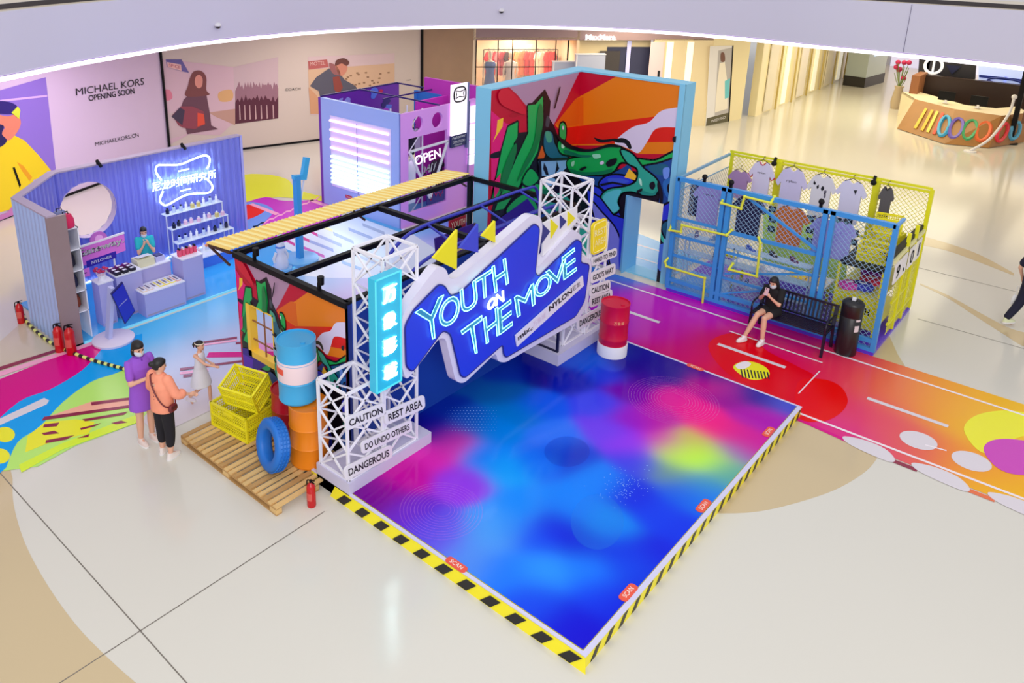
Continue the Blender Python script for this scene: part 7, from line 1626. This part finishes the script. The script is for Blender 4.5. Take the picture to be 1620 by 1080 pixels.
    if hair_style in ('bun', 'pony'): hb.sphere((0, .12, .03 if hair_style == 'bun' else .03), .042, n=10, m=8)
    if hair_style == 'pony': hb.tube([(0, .12, .04), (0, .16, .0), (0, .15, -.08)], [.035, .03, .012], 8)
    if hair_style == 'long':
        hb.loft([(V((0, .06, -.30)), .075, .03, 0), (V((0, .062, -.2)), .095, .045, 0), (V((0, .045, -.08)), .088, .066, 0), (V((0, .02, .02)), .082, .085, 0)], 16)
        for sx in (-1, 1): hb.tube([(sx * .06, -.02, .07), (sx * .082, -.015, -.02), (sx * .085, -.0, -.12), (sx * .08, .01, -.22)], [.02, .024, .024, .012], 8)
    if hair_style == 'bob': 
        hb.loft([(V((0, .03, -.12)), .075, .06, 0), (V((0, .03, -.06)), .085, .07, 0), (V((0, .02, .02)), .082, .085, 0)], 16)
    hb.xf(Mh); remeshed(hb, 'hair', mat('hair_%d' % hair[0], hair, .5), t, .012, 2)
    if build: build(t, g, Mh)
    return t
def shoe_on(t, g, s_, rgb, high=False, sole=(236, 232, 232)):
    a = g['an' + s_]; toe = g.get('toe' + s_, a + V((0, -.14, -.05))); d = (toe - a); d.z = 0; yaw = math.atan2(d.x, -d.y) if d.length > .01 else 0
    z0 = a.z - .075
    M = Matrix.Translation((a.x, a.y, z0)) @ Matrix.Rotation(yaw, 4, 'Z')
    mb = MB(); mb.loft([((0, -.05, 0), .044, .125, 0), ((0, -.05, .03), .045, .126, 0), ((0, -.04, .055), .042, .108, 0), ((0, -.0, .08), .04, .06, 0), ((0, .012, .11), .036, .042, 0)], 16, 2.4); mb.xf(M).build('shoe', mat('worn_shoe_%d_%d_%d' % rgb, rgb, .5), t, smooth=True)
    MB().loft([((0, -.05, -.004), .047, .13, 0), ((0, -.05, .022), .048, .131, 0)], 16, 2.6).xf(M).build('shoe_sole', mat('worn_sole_%d' % sole[0], sole, .5), t, smooth=True)
def cloth(t, name, fn, rgb, vox=.014, noise=.05):
    mb = MB(); fn(mb); return remeshed(mb, name, mat('wear_%d_%d_%d' % rgb, rgb, .85, noise=noise, nscale=9), t, vox, 3)
def face_rz(dx, dy): return math.atan2(dx, -dy)
STAND = dict(pelvis=(0, 0, .92), chest=(0, 0, 1.24), neck=(0, .0, 1.41), head=(0, -.015, 1.535), shL=(.155, 0, 1.35), shR=(-.155, 0, 1.35), elL=(.22, .02, 1.08), elR=(-.22, .02, 1.08), wrL=(.23, -.05, .86), wrR=(-.23, -.05, .86),
             hipL=(.075, 0, .88), hipR=(-.075, 0, .88), knL=(.085, -.01, .47), knR=(-.085, -.01, .47), anL=(.09, .02, .08), anR=(-.09, .02, .08))
# woman in a purple dress looking at a phone
J = dict(STAND); J.update(elL=(.20, -.08, 1.10), wrL=(.10, -.30, 1.22), elR=(-.21, -.10, 1.08), wrR=(-.04, -.32, 1.21), thL=(0, 0, 1), thR=(0, 0, 1), hdL=(-.5, -1, .1), hdR=(.4, -1, .1))
def b1(t, g, Mh):
    def dress(mb):
        mb.loft([(V((0, .0, .60)), .215, .165, 0), (V((0, 0, .75)), .20, .155, 0), (V((0, 0, .92)), .178, .135, 0), (V((0, 0, 1.10)), .16, .138, 0), (V((0, 0, 1.26)), .17, .145, 0), (V((0, 0, 1.34)), .16, .115, 0), (V((0, 0, 1.39)), .125, .08, 0), (V((0, 0, 1.42)), .07, .065, 0)], 22)
        for s_ in 'LR': limb(mb, [g['sh' + s_] * .9 + V((0, 0, .13)), g['sh' + s_], g['sh' + s_] * .3 + g['el' + s_] * .7], [.056, .062, .06])
    cloth(t, 'polo_dress', dress, (150, 84, 206))
    MB().tube([(.07 * math.cos(a), -.01 + .065 * math.sin(a), 1.425) for a in [i * PI / 8 for i in range(16)]], .012, 6, closed=True).build('dress_collar', mat('wear_dark_purple', (120, 60, 176), .8), t, smooth=True)
    MB().bar((0, -.122, 1.22), (0, -.085, 1.40), .02, .01).build('dress_placket', mat('wear_dark_purple', (120, 60, 176), .8), t)
    for s_ in 'LR': shoe_on(t, g, s_, (226, 206, 200))
person('woman with chin-length black hair in a purple polo dress and white mask, holding a phone', (-6.83, -1.10, 0), face_rz(1, .05), 1.66, J, mask=True, hair_style='bob', head_pitch=.25, build=b1)
Mw = Matrix.Translation((-6.83, -1.10, 0)) @ Matrix.Rotation(face_rz(1, .05), 4, 'Z')
q = Mw @ V((.02, -.39, 1.28)); t = thing('mobile_phone', 'black mobile phone held by the woman in the purple dress', 'phone', q, face_rz(1, .05) + .2); MB().prism(rounded([(-.036, -.075), (.036, -.075), (.036, .075), (-.036, .075)], .01, 3), 2, 0, .009).build('body', BLACK, t); MB().box(-.032, .032, -.068, .068, .009, .0095).build('screen', mat('phone_screen', (40, 50, 70), .1), t); t.rotation_euler.x = -.5
# woman in a coral top and black trousers, seen from behind
J = dict(STAND); J.update(elL=(.24, -.03, 1.12), wrL=(.17, -.22, 1.02), elR=(-.24, -.05, 1.12), wrR=(-.30, -.26, 1.02), thL=(0, 0, 1), thR=(0, 0, 1), anL=(.12, -.02, .08), toeL=(.17, -.16, .03), knL=(.10, -.02, .47))
def b2(t, g, Mh):
    def top(mb):
        mb.loft([(V((0, .0, .82)), .195, .15, 0), (V((0, 0, .92)), .19, .15, 0), (V((0, 0, 1.06)), .18, .14, 0), (V((0, 0, 1.24)), .19, .135, 0), (V((0, 0, 1.36)), .165, .10, 0), (V((0, 0, 1.42)), .075, .07, 0)], 22)
        for s_ in 'LR': limb(mb, [g['sh' + s_], g['el' + s_], g['el' + s_] * .6 + g['wr' + s_] * .4], [.08, .075, .078])
    cloth(t, 'coral_blouse', top, (250, 158, 128), noise=.12)
    for i in range(9): MB().sphere((.0, .137 - abs(i - 4) * .002, .9 + i * .052), .009, n=6, m=4).build('back_button', mat('button_brown', (120, 50, 50), .5), t)
    def trs(mb):
        mb.loft([(V((0, 0, .80)), .17, .135, 0), (V((0, 0, .92)), .165, .135, 0), (V((0, 0, .98)), .15, .12, 0)], 18)
        for s_ in 'LR': limb(mb, [g['hip' + s_] , g['kn' + s_], g['kn' + s_] * .45 + g['an' + s_] * .55], [.105, .082, .066])
    cloth(t, 'black_trousers', trs, (22, 18, 28), noise=0)
    for s_ in 'LR': shoe_on(t, g, s_, (238, 226, 222))
    strap = smooth_poly([(.10, .08, 1.40), (.02, .14, 1.28), (-.10, .155, 1.1), (-.19, .12, .98), (-.215, .03, .94)], 5, False); MB().tube(strap, .011, 6).build('bag_strap', mat('bag_maroon', (110, 30, 40), .5), t, smooth=True)
    MB().tube(smooth_poly([(.10, .08, 1.40), (.06, -.09, 1.36), (-.08, -.155, 1.15), (-.21, -.06, .95)], 5, False), .011, 6).build('bag_strap', mat('bag_maroon', (110, 30, 40), .5), t, smooth=True)
rz2 = face_rz(-.25, 1)
person('woman seen from behind in a coral blouse and black cropped trousers, hair in a bun', (-6.30, -1.08, 0), rz2, 1.57, J, hair_style='bun', head_yaw=-.5, head_pitch=.2, wide=1.1, build=b2)
Mw2 = Matrix.Translation((-6.30, -1.08, 0)) @ Matrix.Rotation(rz2, 4, 'Z')
q = Mw2 @ V((-.235, .03, .84)); t = thing('shoulder_bag', 'small maroon shoulder bag at the hip of the woman in coral', 'bag', q, rz2); MB().loft([((0, 0, 0), .025, .06, 0), ((0, 0, .03), .035, .075, 0), ((0, 0, .08), .03, .07, 0), ((0, 0, .1), .02, .05, 0)], 14, 3).build('pouch', mat('bag_maroon', (110, 30, 40), .5), t, smooth=True); MB().box(-.04, -.034, -.05, .05, .05, .09).build('flap', mat('bag_maroon_dark', (80, 20, 30), .5), t)
# girl in a white dress, walking with one arm out
J = dict(STAND); J.update(anL=(.07, -.16, .085), knL=(.075, -.16, .46), toeL=(.07, -.32, .04), anR=(-.07, .30, .20), knR=(-.08, .0, .48), toeR=(-.07, .22, .06), elR=(-.2, -.25, 1.20), wrR=(-.18, -.50, 1.16), elL=(.2, .0, 1.1), wrL=(.2, -.18, 1.0), pelvis=(0, .02, .92), chest=(0, -.02, 1.22), head=(0, -.05, 1.54), neck=(0, -.03, 1.40), hdR=(0, -1, 0))
def b3(t, g, Mh):
    def dress(mb):
        mb.loft([(V((0, .0, .56)), .26, .24, 0), (V((0, 0, .75)), .22, .19, 0), (V((0, 0, .98)), .15, .125, 0), (V((0, -.02, 1.12)), .14, .11, 0), (V((0, -.02, 1.28)), .145, .105, 0), (V((0, -.02, 1.37)), .12, .08, 0)], 24)
    cloth(t, 'white_dress', dress, (228, 226, 240))
    o = MB().tube([(.083 * math.cos(a), .01 + .1 * math.sin(a), .055) for a in [i * PI / 10 for i in range(20)]], .012, 6, closed=True).xf(Mh).build('headband', mat('headband_cream', (240, 224, 200), .6), t, smooth=True)
    for s_ in 'LR': shoe_on(t, g, s_, (226, 216, 232))
person('little girl with a ponytail in a white sleeveless dress reaching towards the painted wall', (-7.08, -.02, 0), face_rz(.85, .5), 1.14, J, hair_style='pony', wide=.82, build=b3)
# seated woman on the bench
J = dict(pelvis=(0, .12, .53), chest=(0, .10, .86), neck=(0, .06, 1.03), head=(0, .0, 1.15), shL=(.15, .07, .97), shR=(-.15, .07, .97), elL=(.2, -.08, .76), elR=(-.2, -.06, .76), wrL=(.06, -.22, .93), wrR=(-.06, -.22, .93),
         hipL=(.08, .08, .53), hipR=(-.08, .08, .53), knL=(-.02, -.36, .62), knR=(-.09, -.36, .50), anL=(-.17, -.48, .27), toeL=(-.20, -.62, .22), anR=(-.06, -.44, .085), toeR=(-.06, -.58, .03), hdL=(-.6, -.2, .9), hdR=(.6, -.2, .9), thL=(0, 1, 0), thR=(0, 1, 0))
J['anL'] = (.14, -.42, .085); J['toeL'] = (.14, -.56, .03); J['knL'] = (.09, -.36, .52); J['anR'] = (-.16, -.56, .085); J['toeR'] = (-.2, -.70, .03); J['knR'] = (-.06, -.36, .55)
def b4(t, g, Mh):
    def top(mb):
        mb.loft([(V((0, .12, .46)), .18, .15, 0), (V((0, .11, .62)), .165, .135, 0), (V((0, .10, .80)), .168, .145, 0), (V((0, .09, .95)), .168, .125, 0), (V((0, .06, 1.03)), .08, .07, 0)], 20)
        for s_ in 'LR': limb(mb, [g['sh' + s_], g['sh' + s_] * .35 + g['el' + s_] * .65], [.075, .07])
    cloth(t, 'black_tshirt', top, (20, 16, 20), noise=0)
    def sh(mb):
        mb.loft([(V((0, .12, .45)), .165, .14, 0), (V((0, .12, .6)), .15, .13, 0)], 18)
        for s_ in 'LR': limb(mb, [g['hip' + s_], g['hip' + s_] * .6 + g['kn' + s_] * .4], [.105, .092])
    cloth(t, 'black_shorts', sh, (26, 20, 26), noise=0)
    for s_ in 'LR': shoe_on(t, g, s_, (236, 226, 230))
    MB().tube([(g['wrL'] + V((.03 * math.cos(a), .03 * math.sin(a), -.03))) for a in [i * PI / 6 for i in range(12)]], .007, 5, closed=True).build('wristband', BLACK, t)
person('woman with long black hair and white mask seated on the black bench, in black', (-1.42, 8.5, .012), face_rz(-.15, -1), 1.56, J, hair_style='long', mask=True, head_pitch=.3, build=b4)
Mw = Matrix.Translation((-1.42, 8.5, 0)) @ Matrix.Rotation(face_rz(-.15, -1), 4, 'Z') @ Matrix.Scale(1.56 / 1.65, 4)
q = Mw @ V((0, -.27, .98)); t = thing('mobile_phone', 'pink mobile phone held up by the seated woman', 'phone', q, face_rz(-.15, -1)); MB().box(-.036, .036, -.006, .004, -.01, .13).build('body', mat('phone_pink', (220, 180, 190), .3), t); MB().box(-.02, -.005, -.008, -.006, .1, .12).build('camera_bump', BLACK, t); t.rotation_euler.x = -.35
# shop assistant behind the counter
J = dict(STAND); J.update(elL=(.17, -.17, 1.06), wrL=(.05, -.20, 1.30), elR=(-.17, -.17, 1.06), wrR=(-.04, -.21, 1.28), hdL=(-.2, .1, 1), hdR=(.2, .1, 1), thL=(0, 1, 0), thR=(0, 1, 0))
def b5(t, g, Mh):
    def top(mb):
        mb.loft([(V((0, .0, .84)), .175, .13, 0), (V((0, 0, 1.0)), .165, .14, 0), (V((0, 0, 1.24)), .178, .142, 0), (V((0, 0, 1.36)), .155, .095, 0), (V((0, 0, 1.42)), .07, .065, 0)], 22)
        for s_ in 'LR': limb(mb, [g['sh' + s_], g['sh' + s_] * .4 + g['el' + s_] * .6], [.07, .066])
    cloth(t, 'teal_shirt', top, (36, 176, 190))
    def trs(mb):
        mb.loft([(V((0, 0, .82)), .155, .125, 0), (V((0, 0, .9)), .15, .12, 0)], 18)
        for s_ in 'LR': limb(mb, [g['hip' + s_], g['kn' + s_], g['an' + s_] + V((0, 0, .05))], [.095, .07, .055])
    cloth(t, 'dark_trousers', trs, (30, 34, 70), noise=0)
    for s_ in 'LR': shoe_on(t, g, s_, (40, 40, 60))
person('shop assistant in a teal shirt, hands raised to the face, behind the booth counter', (-11.55, 1.52, .03), face_rz(1, -.35), 1.42, J, hair_style='bob', mask='chin', head_pitch=.25, build=b5)
# man in dark clothes walking at the right edge
J = dict(STAND); J.update(elL=(.24, .08, 1.08), wrL=(.24, -.02, .86), elR=(-.25, -.02, 1.08), wrR=(-.22, -.20, .95), anL=(.09, .25, .12), knL=(.09, .06, .47), toeL=(.09, .14, .03), anR=(-.09, -.12, .08), knR=(-.09, -.10, .48))
def b6(t, g, Mh):
    def top(mb):
        mb.loft([(V((0, .0, .82)), .18, .135, 0), (V((0, 0, 1.0)), .165, .13, 0), (V((0, 0, 1.24)), .195, .145, 0), (V((0, 0, 1.36)), .175, .10, 0), (V((0, 0, 1.43)), .075, .07, 0)], 22)
        for s_ in 'LR': limb(mb, [g['sh' + s_], g['sh' + s_] * .35 + g['el' + s_] * .65], [.08, .078])
    cloth(t, 'navy_tshirt', top, (20, 18, 52), noise=0)
    def trs(mb):
        mb.loft([(V((0, 0, .80)), .165, .13, 0), (V((0, 0, .9)), .16, .125, 0)], 18)
        for s_ in 'LR': limb(mb, [g['hip' + s_], g['kn' + s_], g['an' + s_] + V((0, 0, .05))], [.1, .08, .062])
    cloth(t, 'navy_trousers', trs, (22, 20, 48), noise=0)
    for s_ in 'LR': shoe_on(t, g, s_, (226, 230, 190))
person('man in navy T-shirt and trousers walking at the right edge of the hall', (2.07, 12.35, 0), face_rz(.5, .6), 1.74, J, hair_style='short', hair=(18, 16, 24), build=b6)
t = thing('white_carrier_bag', 'small white carrier bag beside the man in navy', 'bag', (1.87, 12.45, .36)); MB().loft([((0, 0, 0), .07, .04, 0), ((0, 0, .12), .08, .05, 0), ((0, 0, .2), .05, .03, 0)], 12, 3).build('bag_body', WHITE, t, smooth=True); MB().tube([(-.03, 0, .18), (-.02, 0, .40), (.02, 0, .40), (.03, 0, .18)], .006, 5).build('handle', WHITE, t)
